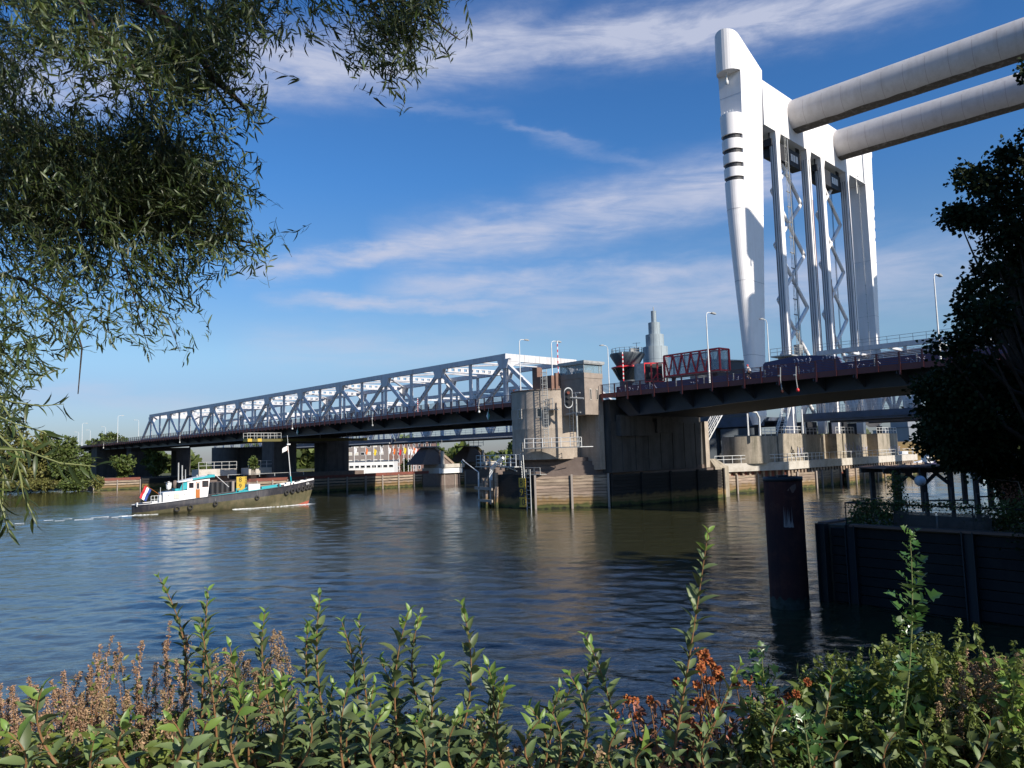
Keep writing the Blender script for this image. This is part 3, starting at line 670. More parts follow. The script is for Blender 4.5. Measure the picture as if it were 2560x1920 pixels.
# ================================================================ timber fenders
def fender(name_label, frame, pts, ztop, zbot=-1.2, plank=0.36, gap=0.05, post_step=4.5, mat_=None, post_mat=None, inset=0.0, posts_up=0.15, solid=True, cap=None, base=None, group='timber fenders round the bridge piers'):
    mat_ = mat_ or MT['timber']; post_mat = post_mat or MT['timbergrey']
    b0 = pts[0]; t = Thing('timber_fender', name_label, 'fender', frame, (b0[0], b0[1], 0), group)
    pl = MB(); po = MB()
    for (a, b) in zip(pts[:-1], pts[1:]):
        a2, b2 = np.array([a[0], a[1], 0.0]), np.array([b[0], b[1], 0.0]); L = np.linalg.norm(b2-a2)
        if L < 0.2: continue
        d = (b2-a2)/L; nrm = np.array([d[1], -d[0], 0])
        c = (a2+b2)/2
        if nrm@(frame_cam(frame)-c) < 0: nrm = -nrm
        z = ztop
        nseg = max(1, round(L/post_step))
        while z-plank > zbot:
            for k in range(nseg):
                p = a2+(b2-a2)*k/nseg; q = a2+(b2-a2)*(k+1)/nseg
                pl.beam(p+np.array([0, 0, z-plank/2])+nrm*0.02*rnd.random(), q+np.array([0, 0, z-plank/2])+nrm*0.02*rnd.random(), 0.16, plank-gap)
            z -= plank
        for k in range(nseg+1):
            p = a2+(b2-a2)*k/nseg+nrm*0.22; po = MB(); po.beam(p+np.array([0, 0, zbot]), p+np.array([0, 0, ztop+posts_up]), 0.28, 0.26, side=d); t.part('post', po, post_mat)
    t.part('plank_wall', pl, mat_)
    if cap:
        cp = MB()
        for (a, b) in zip(pts[:-1], pts[1:]): cp.beam((a[0], a[1], ztop+cap[0]/2), (b[0], b[1], ztop+cap[0]/2), 0.4, cap[0])
        t.part('top_plate', cp, cap[1])
    if solid:
        cb = MB()
        for (a, b) in zip(pts[:-1], pts[1:]):
            a2, b2 = np.array([a[0], a[1], 0.0]), np.array([b[0], b[1], 0.0]); d = (b2-a2)/np.linalg.norm(b2-a2); nrm = np.array([d[1], -d[0], 0]); c = (a2+b2)/2
            if nrm@(frame_cam(frame)-c) < 0: nrm = -nrm
            cb.beam(a2-nrm*0.32+np.array([0, 0, (ztop+zbot)/2]), b2-nrm*0.32+np.array([0, 0, (ztop+zbot)/2]), 0.3, ztop-zbot-0.2)
        t.part('backing', cb, MT['timberdark'])
    return t
def frame_cam(fr):
    p = fr.inv(CAM); return np.array([p[0], p[1], 0])
# ================================================================ near pier with control tower
def near_pier():
    t = Thing('bridge_pier', 'massive concrete pier under the lifting span, joined to the round control tower', 'pier', B, (0, 15, 0))
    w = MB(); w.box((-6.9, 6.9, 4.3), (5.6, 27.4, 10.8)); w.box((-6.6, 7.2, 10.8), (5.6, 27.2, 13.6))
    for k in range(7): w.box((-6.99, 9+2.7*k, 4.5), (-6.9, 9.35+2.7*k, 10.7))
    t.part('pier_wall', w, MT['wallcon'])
    w = MB(); w.box((-7.4, 27.0, 4.3), (-6.0, 27.95, 10.9)); t.part('end_pilaster', w, MT['concrete'])
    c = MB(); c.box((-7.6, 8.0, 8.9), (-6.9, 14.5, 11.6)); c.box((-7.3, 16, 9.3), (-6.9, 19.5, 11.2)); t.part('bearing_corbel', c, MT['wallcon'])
    b = MB(); b.prism([(6.9, -0.1), (0.6, 0.6), (-5.9, 7.4), (-7.9, 27.9), (7.6, 28), (7.4, 8)], 'z', 3.2, 4.25)
    t.part('footing', b, MT['brickbase'])
    b = MB(); b.prism([(6.8, 0.6), (0.9, 1.0), (-5.4, 7.0), (-7.1, 27.9), (6, 27.9), (7.2, 8)], 'z', 4.25, 4.75); b.prism([(6.7, 0.9), (1.2, 1.2), (-4.9, 6.6), (-5, 10), (7.0, 9)], 'z', 4.75, 5.3); b.prism([(6.6, 1.1), (1.5, 1.3), (-4.2, 6.2), (-4, 10), (6.9, 9)], 'z', 5.3, 5.85); b.prism([(6.5, 1.2), (1.8, 1.4), (-3.6, 5.6), (-3, 10), (6.8, 9)], 'z', 5.85, 6.35)
    t.part('stepped_plinth', b, MT['brickbase'])
    s = MB(); s.prism([(6.7, -0.35), (0.15, 0.05), (0.5, 2), (6.5, 3.4)], 'z', -3, 4.35); t.part('steel_nose', s, MT['timberdark'])
    e = MB(); e.box((-8.2, 27.96, -2), (-5, 31.4, 4.3)); e.add([(-8.2, 27.96, 4.3), (-5, 27.96, 4.3), (-5, 31.4, 4.3), (-8.2, 31.4, 4.3), (-7.3, 27.96, 5.5), (-5, 27.96, 5.5), (-5, 29.5, 5.5), (-7.3, 29.5, 5.5)], [(0, 1, 5, 4), (1, 2, 6, 5), (2, 3, 7, 6), (3, 0, 4, 7), (4, 5, 6, 7)]); t.part('end_block', e, MT['oldcon'])
near_pier()
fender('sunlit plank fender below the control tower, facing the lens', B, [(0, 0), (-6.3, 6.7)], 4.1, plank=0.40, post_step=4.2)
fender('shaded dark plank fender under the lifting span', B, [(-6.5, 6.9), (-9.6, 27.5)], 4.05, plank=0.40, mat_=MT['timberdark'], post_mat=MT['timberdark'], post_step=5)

DC = (2.35, 4.9); DR = 4.75
def tower():
    t = Thing('control_tower', 'round concrete bridge tower with a square glazed control cabin at its corner', 'tower', B, (DC[0], DC[1], 4.3))
    d = MB(); d.lathe((DC[0], DC[1], 0), [(DR, 6.2), (DR, 7.6), (DR+0.012, 7.64), (DR, 7.68), (DR, 10.1), (DR+0.012, 10.14), (DR, 10.18), (DR, 12.7), (DR+0.012, 12.74), (DR, 12.78), (DR, 15.05)], 96)
    d.disc(DC, DR, 64, 15.05); dr = t.part('drum', d, MT['concrete'])
    r = MB(); r.lathe((DC[0], DC[1], 0), [(DR-0.02, 15.02), (DR+0.08, 15.04), (DR+0.08, 15.2), (DR-0.02, 15.22)], 96); t.part('drum_coping', r, MT['brickbase'])
    rr = MB(); rr.lathe((DC[0], DC[1], 0), [(DR-0.25, 15.42), (DR-0.2, 15.47), (DR-0.25, 15.52), (DR-0.3, 15.47), (DR-0.25, 15.42)], 48, math.radians(-70), math.radians(100)); t.part('orange_rim_pipe', rr, MT['fabo'])
    # windows of the drum
    def drumwin(px, py, w, h, glassm):
        best = None
        for k in range(720):
            a = math.pi*2*k/720; p = B.w(DC[0]+DR*math.cos(a), DC[1]+DR*math.sin(a), 10); n_ = B.ds*math.cos(a)+B.dt*math.sin(a)
            if n_@(CAM-p) <= 0: continue
            dd = p-CAM; z = dd@FW; x = 1280+F_PX*(dd@RT)/z
            if best is None or abs(x-px) < best[0]: best = (abs(x-px), a, z)
        a, dep = best[1], best[2]; zc = on_depth_z(px, py, dep)
        u = np.array([math.cos(a), math.sin(a), 0]); v = np.array([-math.sin(a), math.cos(a), 0]); c = np.array([DC[0], DC[1], zc])+u*(DR-0.02)
        f = MB()
        for sx in (-1, 1): f.beam(c+v*sx*w/2-np.array([0, 0, h/2]), c+v*sx*w/2+np.array([0, 0, h/2]), 0.14, 0.14, side=u)
        for sz in (-1, 1): f.beam(c-v*(w/2+0.1)+np.array([0, 0, sz*h/2]), c+v*(w/2+0.1)+np.array([0, 0, sz*h/2]), 0.14, 0.14)
        fo = t.part('window', f, MT['palecon'])
        g = MB(); g.beam(c-v*w/2, c+v*w/2, 0.07, h-0.1); t.part('pane', g, glassm, fo)
    z3 = zi(1200, 860, 3.685)
    for (x, y, w, h) in ((550, 632, 0.62, 1.15), (372, 645, 0.62, 1.15), (275, 655, 0.6, 1.1), (380, 950, 0.35, 1.0), (277, 950, 0.35, 1.0)):
        q = z3(x, y); drumwin(q[0], q[1], w, h, MT['glassdark'])
    c = MB(); c.box((-6.0, 3.25, 11.65), (-1.95, 6.65, 16.3)); c.box((-6.06, 3.19, 16.25), (-1.95, 6.7, 16.9)); cb = t.part('cabin_wall', c, MT['cabin'])
    for T in (4.15, 5.35):
        m = MB(); m.box((-6.07, T-0.02, 13.5), (-6.0, T+0.34, 14.9)); w_ = t.part('slit_window', m, MT['palecon']); g = MB(); g.box((-6.085, T+0.06, 13.58), (-6.07, T+0.26, 14.82)); t.part('pane', g, MT['glassdark'], w_)
    g = MB(); g.box((-5.98, 3.27, 16.92), (-5.95, 6.6, 18.0)); g.box((-5.9, 3.27, 16.92), (-2.0, 3.30, 18.0)); g.box((-5.9, 6.57, 16.92), (-2.0, 6.6, 18.0)); g.box((-2.0, 3.3, 16.92), (-1.97, 6.6, 18.0)); t.part('cabin_glazing', g, MT['glass'])
    f = MB()
    for s in (-6.02, -4.6, -3.3, -2.02):
        for T in (3.2, 6.6): f.box((s, T, 16.9), (s+0.09, T+0.09, 18.0))
    for T in (6.1,): f.box((-6.03, T, 16.9), (-5.94, T+0.08, 18.0))
    f.box((-6.04, 3.2, 17.95), (-1.95, 6.69, 18.0)); t.part('window_frame', f, MT['galv'])
    f = MB(); f.box((-6.25, 3.0, 18.0), (-1.8, 6.85, 18.12)); f.box((-6.3, 2.95, 18.12), (-1.75, 6.9, 18.42)); t.part('cabin_roof', f, MT['galv'])
    desk = MB(); desk.box((-5.2, 4.4, 16.9), (-3.0, 5.6, 17.35)); t.part('desk', desk, MT['cabin'])
    p = MB(); p.box((-6.0, 5.75, 4.75), (-5.4, 6.65, 11.65)); t.part('pillar', p, MT['concrete'])
    w = MB(); w.box((-5.4, 6.2, 4.7), (-1.8, 6.9, 11.65)); t.part('shaft_wall', w, MT['concrete'])
    k = MB(); k.box((-1.6, 1.9, 15.05), (1.9, 5.2, 16.9)); k.box((1.0, 1.9, 16.9), (1.9, 2.8, 18.2)); k.box((-1.9, 2.4, 15.05), (-1.6, 4.4, 17.2)); t.part('roof_kiosk', k, MT['redbrick'])
    # caged ladder and catwalks
    q = z3(690, 500); th = None
    lad = MB(); S0, T0 = DC[0]-DR*0.80, DC[1]-DR*0.86
    ladder(lad, (S0, T0, 7.7), (S0, T0, 17.6), 0.55, (0.7, -0.7, 0), 0.33, 0.045)
    for i in range(12):
        z = 9.2+0.72*i; pts = [(S0+0.42*math.cos(a)-0.22, T0+0.42*math.sin(a)-0.35, z) for a in [math.radians(x) for x in range(50, 420, 30)]]; lad.path(pts, 0.025, n=4)
    for a in (150, 200, 250, 300): lad.tube((S0+0.42*math.cos(rad(a))-0.22, T0+0.42*math.sin(rad(a))-0.35, 9.2), (S0+0.42*math.cos(rad(a))-0.22, T0+0.42*math.sin(rad(a))-0.35, 17.2), 0.022, n=4)
    t.part('caged_ladder', lad, MT['galv'])
    pf = MB(); z = 7.65
    a0 = (-5.6, 2.6); a1 = (0.9, -0.6); pf.beam((a0[0], a0[1], z), (a1[0], a1[1], z), 1.0, 0.12); t.part('catwalk', pf, MT['galv'])
    rl = MB(); railing(rl, [(a0[0]-0.25, a0[1]-0.45, z+0.05), (a1[0]-0.25, a1[1]-0.45, z+0.05)], 1.15, 1.3, (1, 0.55), 0.04); railing(rl, [(a0[0]-0.25, a0[1]-0.45, z+0.05), (a0[0]+0.25, a0[1]+0.45, z+0.05)], 1.15, 1.0, (1, 0.55), 0.04)
    rl.tube((a0[0], a0[1], z), (-6.4, 4.0, z), 0.05, n=6); t.part('catwalk_railing', rl, MT['whitemetal'])
    # lower platform to the left
    q0 = B.onZ(*z3(100, 1090), 5.0); q1 = B.onZ(*z3(655, 1078), 5.0)
    A0 = np.array([14.2, 2.6, 5.35]); A1 = np.array([2.0, -1.0, 5.35])
    pf = MB(); pf.beam(A0, A1, 1.1, 0.14)
    for i in range(6): p = A0+(A1-A0)*(i+0.5)/6; pf.lathe((p[0], p[1], p[2]), [(0.03, -0.08), (0.18, -0.4), (0.02, -0.42)], 8)
    t.part('lower_platform', pf, MT['galv'])
    rl = MB(); o = np.array([-0.18, -0.52, 0.05]); railing(rl, [A0+o, A1+o], 1.5, 1.55, (1, 0.66, 0.33), 0.042); railing(rl, [A0+o, A0-o+np.array([0, 0, 0.1])], 1.5, 1.2, (1, 0.66, 0.33), 0.042); railing(rl, [A0-o+np.array([0, 0, .1]), A1-o+np.array([0, 0, .1])], 1.5, 3.0, (1,), 0.03)
    t.part('platform_railing', rl, MT['whitemetal'])
    rl = MB(); ladder(rl, (1.35, -0.75, 3.9), (1.75, -0.55, 7.1), 0.9, (0.85, 0.35, 0), 0.3, 0.055); t.part('steep_stair', rl, MT['galv'])
    pl = MB(); pl.box((-0.9, 0.0, 4.28), (2.2, 1.2, 4.36)); railing(pl, [(-0.9, 0.05, 4.3), (2.2, -0.1, 4.3)], 0.9, 1.0, (1, 0.5), 0.035); t.part('landing', pl, MT['galv'])
    lad2 = MB(); ladder(lad2, (0.65, -0.55, -0.8), (0.85, -0.4, 5.0), 0.75, (1, 0, 0), 0.5, 0.07); t.part('water_ladder', lad2, MT['galv'])
    ar = MB(); p0 = np.array([2.6, -0.7, 4.8]); p1 = np.array([6.0, -1.1, 5.9]); ar.tube(p0, p1, 0.05, n=6); ar.path([p1, p1+np.array([0.3, 0, 0.15]), p1+np.array([0.4, 0, -0.15]), p1+np.array([0.1, 0, -0.3]), p1], 0.07, n=5); t.part('davit_arm', ar, MT['whitemetal'])
    sl = MB()
    bx = MB(); bx.box((-2.6, 1.0, 12.4), (-1.3, 2.2, 12.5)); railing(bx, [(-2.6, 1.0, 12.5), (-1.3, 1.0, 12.5)], 1.3, 0.6, (1, 0.5), 0.04); railing(bx, [(-1.3, 1.0, 12.5), (-1.3, 2.2, 12.5)], 1.3, 0.6, (1, 0.5), 0.04); t.part('signal_platform', bx, MT['galv'])
    ld = MB(); ladder(ld, (-4.2, 2.6, 7.7), (-4.2, 2.6, 14.0), 0.6, (1, 0, 0), 0.33, 0.04); ld.tube((-5.2, 2.5, 7.7), (-5.2, 2.5, 14.4), 0.12, n=8)
    for z in (11.9, 14.35): ld.tube((-5.9, 2.5, z), (-5.2, 2.5, z), 0.09, n=6); ld.tube((-5.2, 2.5, z), (-3.4, 2.5, z-0.1), 0.1, n=6)
    t.part('signal_mast', ld, MT['galv'])
def on_depth_z(x, y, dep): return float(at(x, y, dep)[2])
tower()
def signal():
    c = B.onT(*zi(1200, 860, 3.685)(815, 495), 1.6); S, T, z = c[0], 1.6, c[2]
    t = Thing('bridge_signal', 'oval black river traffic signal with white rim beside the cabin', 'signal', B, (S, T, z))
    # faces the lens: oval in the plane facing the river traffic
    n = 28; o = [(0.52*math.cos(a), (1.1 if abs(math.sin(a)) > 0 else 1)*(0.55*math.sin(a)+(0.62 if math.sin(a) > 0 else -0.62))) for a in [2*math.pi*i/n for i in range(n)]]
    u = np.array([0.70, -0.714, 0]); nn = np.array([-0.714, -0.70, 0])
    def slab(k, d0, d1):
        mb = MB(); P = [np.array([S, T, z])+u*(-a)*k+np.array([0, 0, b*k]) for a, b in o]
        vs = [p+nn*d0 for p in P]+[p+nn*d1 for p in P]; mb.add(vs, [tuple(range(n)), tuple(range(2*n-1, n-1, -1))]+[(i, i+n, (i+1) % n+n, (i+1) % n) for i in range(n)]); return mb
    t.part('rim', slab(1.0, 0, 0.10), MT['whitemetal']); t.part('board', slab(0.9, 0.1, 0.14), MT['black'])
    for dz in (0.6, 0, -0.6):
        mb = MB(); p = np.array([S, T, z+dz])+nn*0.14; mb.tube(p, p+nn*0.22, 0.17, 0.19, n=12); t.part('lens', mb, MT['rustplate'] if dz > 0.3 else MT['dsteel'])
    mb = MB(); mb.tube((S, T, z), (S-1.8, T+0.8, z-0.2), 0.12, n=8); t.part('arm', mb, MT['galv'])
signal()

def text_mb(s, size, o, ux, uz, thick=0.02):
    cu = bpy.data.curves.new('t', 'FONT'); cu.body = s; cu.size = size; cu.align_x = 'CENTER'; cu.extrude = thick; cu.resolution_u = 3
    ob = bpy.data.objects.new('t', cu); COL.objects.link(ob); dg = bpy.context.evaluated_depsgraph_get(); me = bpy.data.meshes.new_from_object(ob.evaluated_get(dg))
    o, ux, uz = np.array(o, float), np.array(ux, float), np.array(uz, float); nz = np.cross(ux, uz); mb = MB()
    mb.add([o+ux*v.co.x+uz*v.co.y+nz*v.co.z for v in me.vertices], [tuple(p.vertices) for p in me.polygons])
    bpy.data.objects.remove(ob); bpy.data.curves.remove(cu); bpy.data.meshes.remove(me); return mb
def gauge(c, w, h, ux, nums, rows, lab, yellow_rows=(0, 1, 2), ticks=True):
    c, ux = np.array(c, float), np.array(ux, float); uz = np.array([0, 0, 1.0]); nn = np.array([ux[1], -ux[0], 0.0])
    if nn@(frame_cam(B)-np.array([c[0], c[1], 0])) < 0: nn = -nn
    t = Thing('water_gauge', lab, 'gauge board', B, tuple(c), 'clearance gauge boards on the piers')
    bd = MB(); bd.beam(c-ux*w/2+uz*h/2, c+ux*w/2+uz*h/2, 0.08, h); t.part('board', bd, MT['black'])
    y = MB(); bl = MB(); yt = MB()
    for i, s in enumerate(nums):
        z1 = h*(1-(i)/len(nums)); z0 = h*(1-(i+1)/len(nums)); p = c+uz*(z0+z1)/2+nn*0.06
        if i in yellow_rows: y.beam(p-ux*w*0.46, p+ux*w*0.46, 0.05, (z1-z0)*0.98)
        q = c+uz*(z0+(z1-z0)*0.18)+nn*0.10-ux*w*0.12; (bl if i in yellow_rows else yt).__iadd__ if False else None
        # text runs the way the reader sees it
        xdir = ux
        tm = text_mb(s, (z1-z0)*1.0, q, xdir, uz, 0.012); tgt = bl if i in yellow_rows else yt; tgt.add(tm.v, tm.f)
        if ticks:
            for k in range(4): zz = z0+(z1-z0)*(k+0.5)/4; e = c+uz*zz+nn*0.105; (bl if i in yellow_rows else yt).beam(e+ux*w*0.30, e+ux*w*0.46, 0.02, 0.10)
    t.part('yellow_field', y, MT['yellow']); t.part('numerals', bl, MT['black'])
    if not yt.empty(): t.part('yellow_numerals', yt, MT['yellow'])
# reader's right is -S on faces looking towards -T, +T on faces looking towards -S
gauge((1.75, -0.55, 0.25), 1.3, 3.7, (-1, 0.05, 0), ['8', '9', '10'], 3, 'dark gauge board with 8, 9 and 10 on the steel nose below the control tower', yellow_rows=(0, 2))

# dolphin of piles left of the nose
def dolphin():
    c = B.onT(1228, 1200, 0.0); t = Thing('mooring_dolphin', 'weathered timber dolphin with white bracing left of the pier nose', 'dolphin', B, (c[0], c[1], 0))
    p = MB()
    for (ds, dt, h, r) in ((0, 0, 3.9, 0.24), (0.9, 0.3, 3.9, 0.22), (0.35, 0.8, 4.2, 0.24), (1.6, 0.6, 3.2, 0.2), (-0.7, 0.4, 3.6, 0.2), (-1.6, 0.2, 4.6, 0.22)): p = MB(); p.tube((c[0]+ds*1.1-.2, c[1]+dt-1.0, -2), (c[0]+ds*1.1-.2, c[1]+dt-1.0, h), r*1.2, n=10); t.part('pile', p, MT['timber'])
    b = MB(); b.beam((c[0]+1.8, c[1]-1.35, 2.6), (c[0]-1.7, c[1]-1.35, 2.5), 0.2, 0.4); b.beam((c[0]+1.2, c[1]-1.35, 1.0), (c[0]-1.7, c[1]-1.35, 0.9), 0.2, 0.35); b.beam((c[0]+0.2, c[1]-0.3, 2.5), (c[0]-1.6, c[1]-0.3, 1.0), 0.18, 0.5); t.part('brace', b, MT['timbergrey'])
    f = MB(); x0, t0 = c[0]-0.3, c[1]-0.3
    f.path([(x0, t0, 0.4), (x0, t0, 4.3), (x0-0.25, t0, 5.1), (x0-1.6, t0, 6.0), (x0-2.6, t0, 6.5)], [0.3, 0.3, 0.33, 0.33, 0.28], n=4); t.part('white_horn', f, MT['boatwhite'])
    m = MB(); m.tube((c[0]+2.6, c[1], 0), (c[0]+2.6, c[1], 4.6), 0.13, n=8); m.tube((c[0]+2.5, c[1], 4.6), (c[0]+5.2, c[1]-0.3, 6.1), 0.06, n=6); m.path([(c[0]+5.2, c[1]-0.3, 6.1), (c[0]+5.6, c[1]-0.3, 6.4), (c[0]+5.9, c[1]-0.3, 6.2), (c[0]+5.7, c[1]-0.3, 5.9)], 0.08, n=5); t.part('lamp_arm', m, MT['whitemetal'])
dolphin()

# ================================================================ middle and left piers
def pier_block(lab, boxes, base, mats=('concrete',)):
    t = Thing('bridge_pier', lab, 'pier', B, base, 'concrete piers under the truss bridge')
    for (nm, a, b, m) in boxes:
        mb = MB(); mb.box(a, b); t.part(nm, mb, MT[m])
    return t
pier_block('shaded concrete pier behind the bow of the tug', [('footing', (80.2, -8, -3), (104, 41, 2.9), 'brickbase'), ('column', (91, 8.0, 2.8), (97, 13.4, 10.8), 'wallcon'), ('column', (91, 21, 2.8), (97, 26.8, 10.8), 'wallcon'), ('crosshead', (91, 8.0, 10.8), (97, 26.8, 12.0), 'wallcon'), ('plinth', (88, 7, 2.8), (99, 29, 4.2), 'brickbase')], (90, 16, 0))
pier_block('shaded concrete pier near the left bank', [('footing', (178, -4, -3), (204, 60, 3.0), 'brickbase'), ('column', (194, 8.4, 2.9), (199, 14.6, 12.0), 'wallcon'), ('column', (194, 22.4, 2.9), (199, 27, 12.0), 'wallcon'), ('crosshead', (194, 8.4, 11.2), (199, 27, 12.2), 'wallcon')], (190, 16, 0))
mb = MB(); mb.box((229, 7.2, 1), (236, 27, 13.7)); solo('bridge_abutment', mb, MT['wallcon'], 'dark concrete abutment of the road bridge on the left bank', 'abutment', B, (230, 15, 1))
fender('open timber fender with a rust plate, between the tug mast and the right pyramid', B, [(79.2, 24), (79.2, 41.3)], 2.95, plank=0.62, gap=0.2, post_step=4.6, cap=(0.65, MT['rustplate']))
fender('short open timber fender under the white concrete block', B, [(79.0, 45.7), (79.0, 52.1)], 2.95, plank=0.55, gap=0.2, post_step=3.2)
fender('dark shaded timber fender behind the tug bow', B, [(79, 5.4), (79.1, 23.8)], 2.95, plank=0.62, gap=0.2, post_step=4.6, cap=(0.6, MT['rustplate']))
fender('sunlit timber fender beside the yellow gauge board', B, [(78.6, -4.8), (78.9, 5.2)], 2.95, plank=0.62, gap=0.2, post_step=3.8, cap=(0.6, MT['rustplate']))
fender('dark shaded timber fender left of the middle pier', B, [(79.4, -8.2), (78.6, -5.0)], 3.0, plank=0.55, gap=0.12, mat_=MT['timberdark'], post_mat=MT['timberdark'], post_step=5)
fender('small sunlit timber fender half hidden by the wheelhouse', B, [(100, 14), (100, 22)], 3.0, plank=0.62, gap=0.2, post_step=4, cap=(0.6, MT['rustplate']))
fender('leftmost sunlit timber fender with a rust red plate on top', B, [(168.2, -8.7), (165.8, 2.8)], 2.7, plank=0.7, gap=0.25, post_step=5.0, cap=(0.7, MT['rustplate']))
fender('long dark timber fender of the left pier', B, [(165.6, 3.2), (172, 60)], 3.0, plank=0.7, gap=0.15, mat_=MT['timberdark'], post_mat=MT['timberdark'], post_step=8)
g_ = B.onS(603, 1232, 77.0)
gauge((76.9, g_[1], 0.4), 2.2, 3.7, (0, 1, 0), ['8', '9', '10'], 3, 'bright yellow gauge board with 8, 9 and 10 behind the tug', yellow_rows=(0, 2, 1))
def pile_cluster():
    t = Thing('pile_cluster', 'dark steel piles with a grey post just left of the yellow gauge board', 'piles', B, (77, g_[1]-3, 0))
    mb = MB()
    for k in range(5): mb.tube((77.2, g_[1]-5.6+k*0.95, -2), (77.2, g_[1]-5.6+k*0.95, 3.2), 0.5, n=10)
    t.part('pile', mb, MT['dsteel']); mb = MB(); mb.tube((76.4, g_[1]-1.9, -1), (76.4, g_[1]-1.9, 3.3), 0.28, n=10); t.part('guard_post', mb, MT['timbergrey'])
    mb = MB(); railing(mb, [(78.5, g_[1]-2, 3.9), (78.5, g_[1]+14, 3.9)], 0.6, 3.5, (1,), 0.06); t.part('handrail', mb, MT['galv'])
pile_cluster()
def work_platform(x0, x1, y0, S, lab):
    a = B.onS(x0, y0, S); b = B.onS(x1, y0, S); t = Thing('pier_platform', lab, 'platform', B, (S, a[1], a[2]), 'pale concrete pier ledges with railings')
    mb = MB(); mb.box((S, a[1], a[2]-1.5), (S+4, b[1], a[2])); t.part('ledge', mb, MT['palecon'])
    mb = MB(); railing(mb, [(S+0.1, a[1], a[2]), (S+0.1, b[1], a[2])], 1.5, 1.5, (1, 0.5), 0.07); t.part('railing', mb, MT['galv'])
    mb = MB(); mb.box((S+1.5, a[1]+1, -1), (S+4, b[1]-1, a[2]-1.5)); t.part('support', mb, MT['brickbase'])
work_platform(497, 592, 1174, 95, 'pale concrete ledge with railing above the wheelhouse'); work_platform(622, 682, 1170, 92, 'shorter pale concrete ledge right of the first one')
# ================================================================ rail lift bridge: pylon portal
def lerp(x, xs, ys): return float(np.interp(x, xs, ys))
def Tin(z): return lerp(z, [10, 20, 35, 45, 71, 80], [7.9, 8.6, 10.0, 11.0, 13.5, 14.3])
def Rn(z): return lerp(z, [12, 20, 70], [0.85, 0.98, 2.05])
def Lf(z): return lerp(z, [12, 20, 45, 70], [2.2, 2.9, 6.1, 7.45])
def fin_section(z, mirror=False, n=14, nose=True):
    R0 = Rn(z)
    """D-shaped section: flat sides at S=0 and S=2r, round nose toward -T (or +T when mirrored)"""
    r, ti, L = (2.2 if mirror else R0), Tin(z), Lf(z); tc = ti-L; pts = [(0, ti), (2*r, ti)]
    if nose: pts += [(r+r*math.cos(a), tc-r*math.sin(a)) for a in [math.pi*i/n for i in range(n+1)]]
    else: pts += [(2*r, tc), (0, tc)]
    if mirror: Lm = lerp(z, [12, 29, 63, 75], [1.0, 1.5, 4.3, 5.2]); pts = [(s, 57.6+(ti-t)*(Lm/L if t >= tc else 1)+(Lm-L if t < tc else 0)) for s, t in pts]
    return pts
def flip(z, t):
    L = Lf(z); ti = Tin(z); Lm = lerp(z, [12, 29, 63, 75], [1.0, 1.5, 4.3, 5.2]); return 57.6+(ti-t)+(Lm-L)
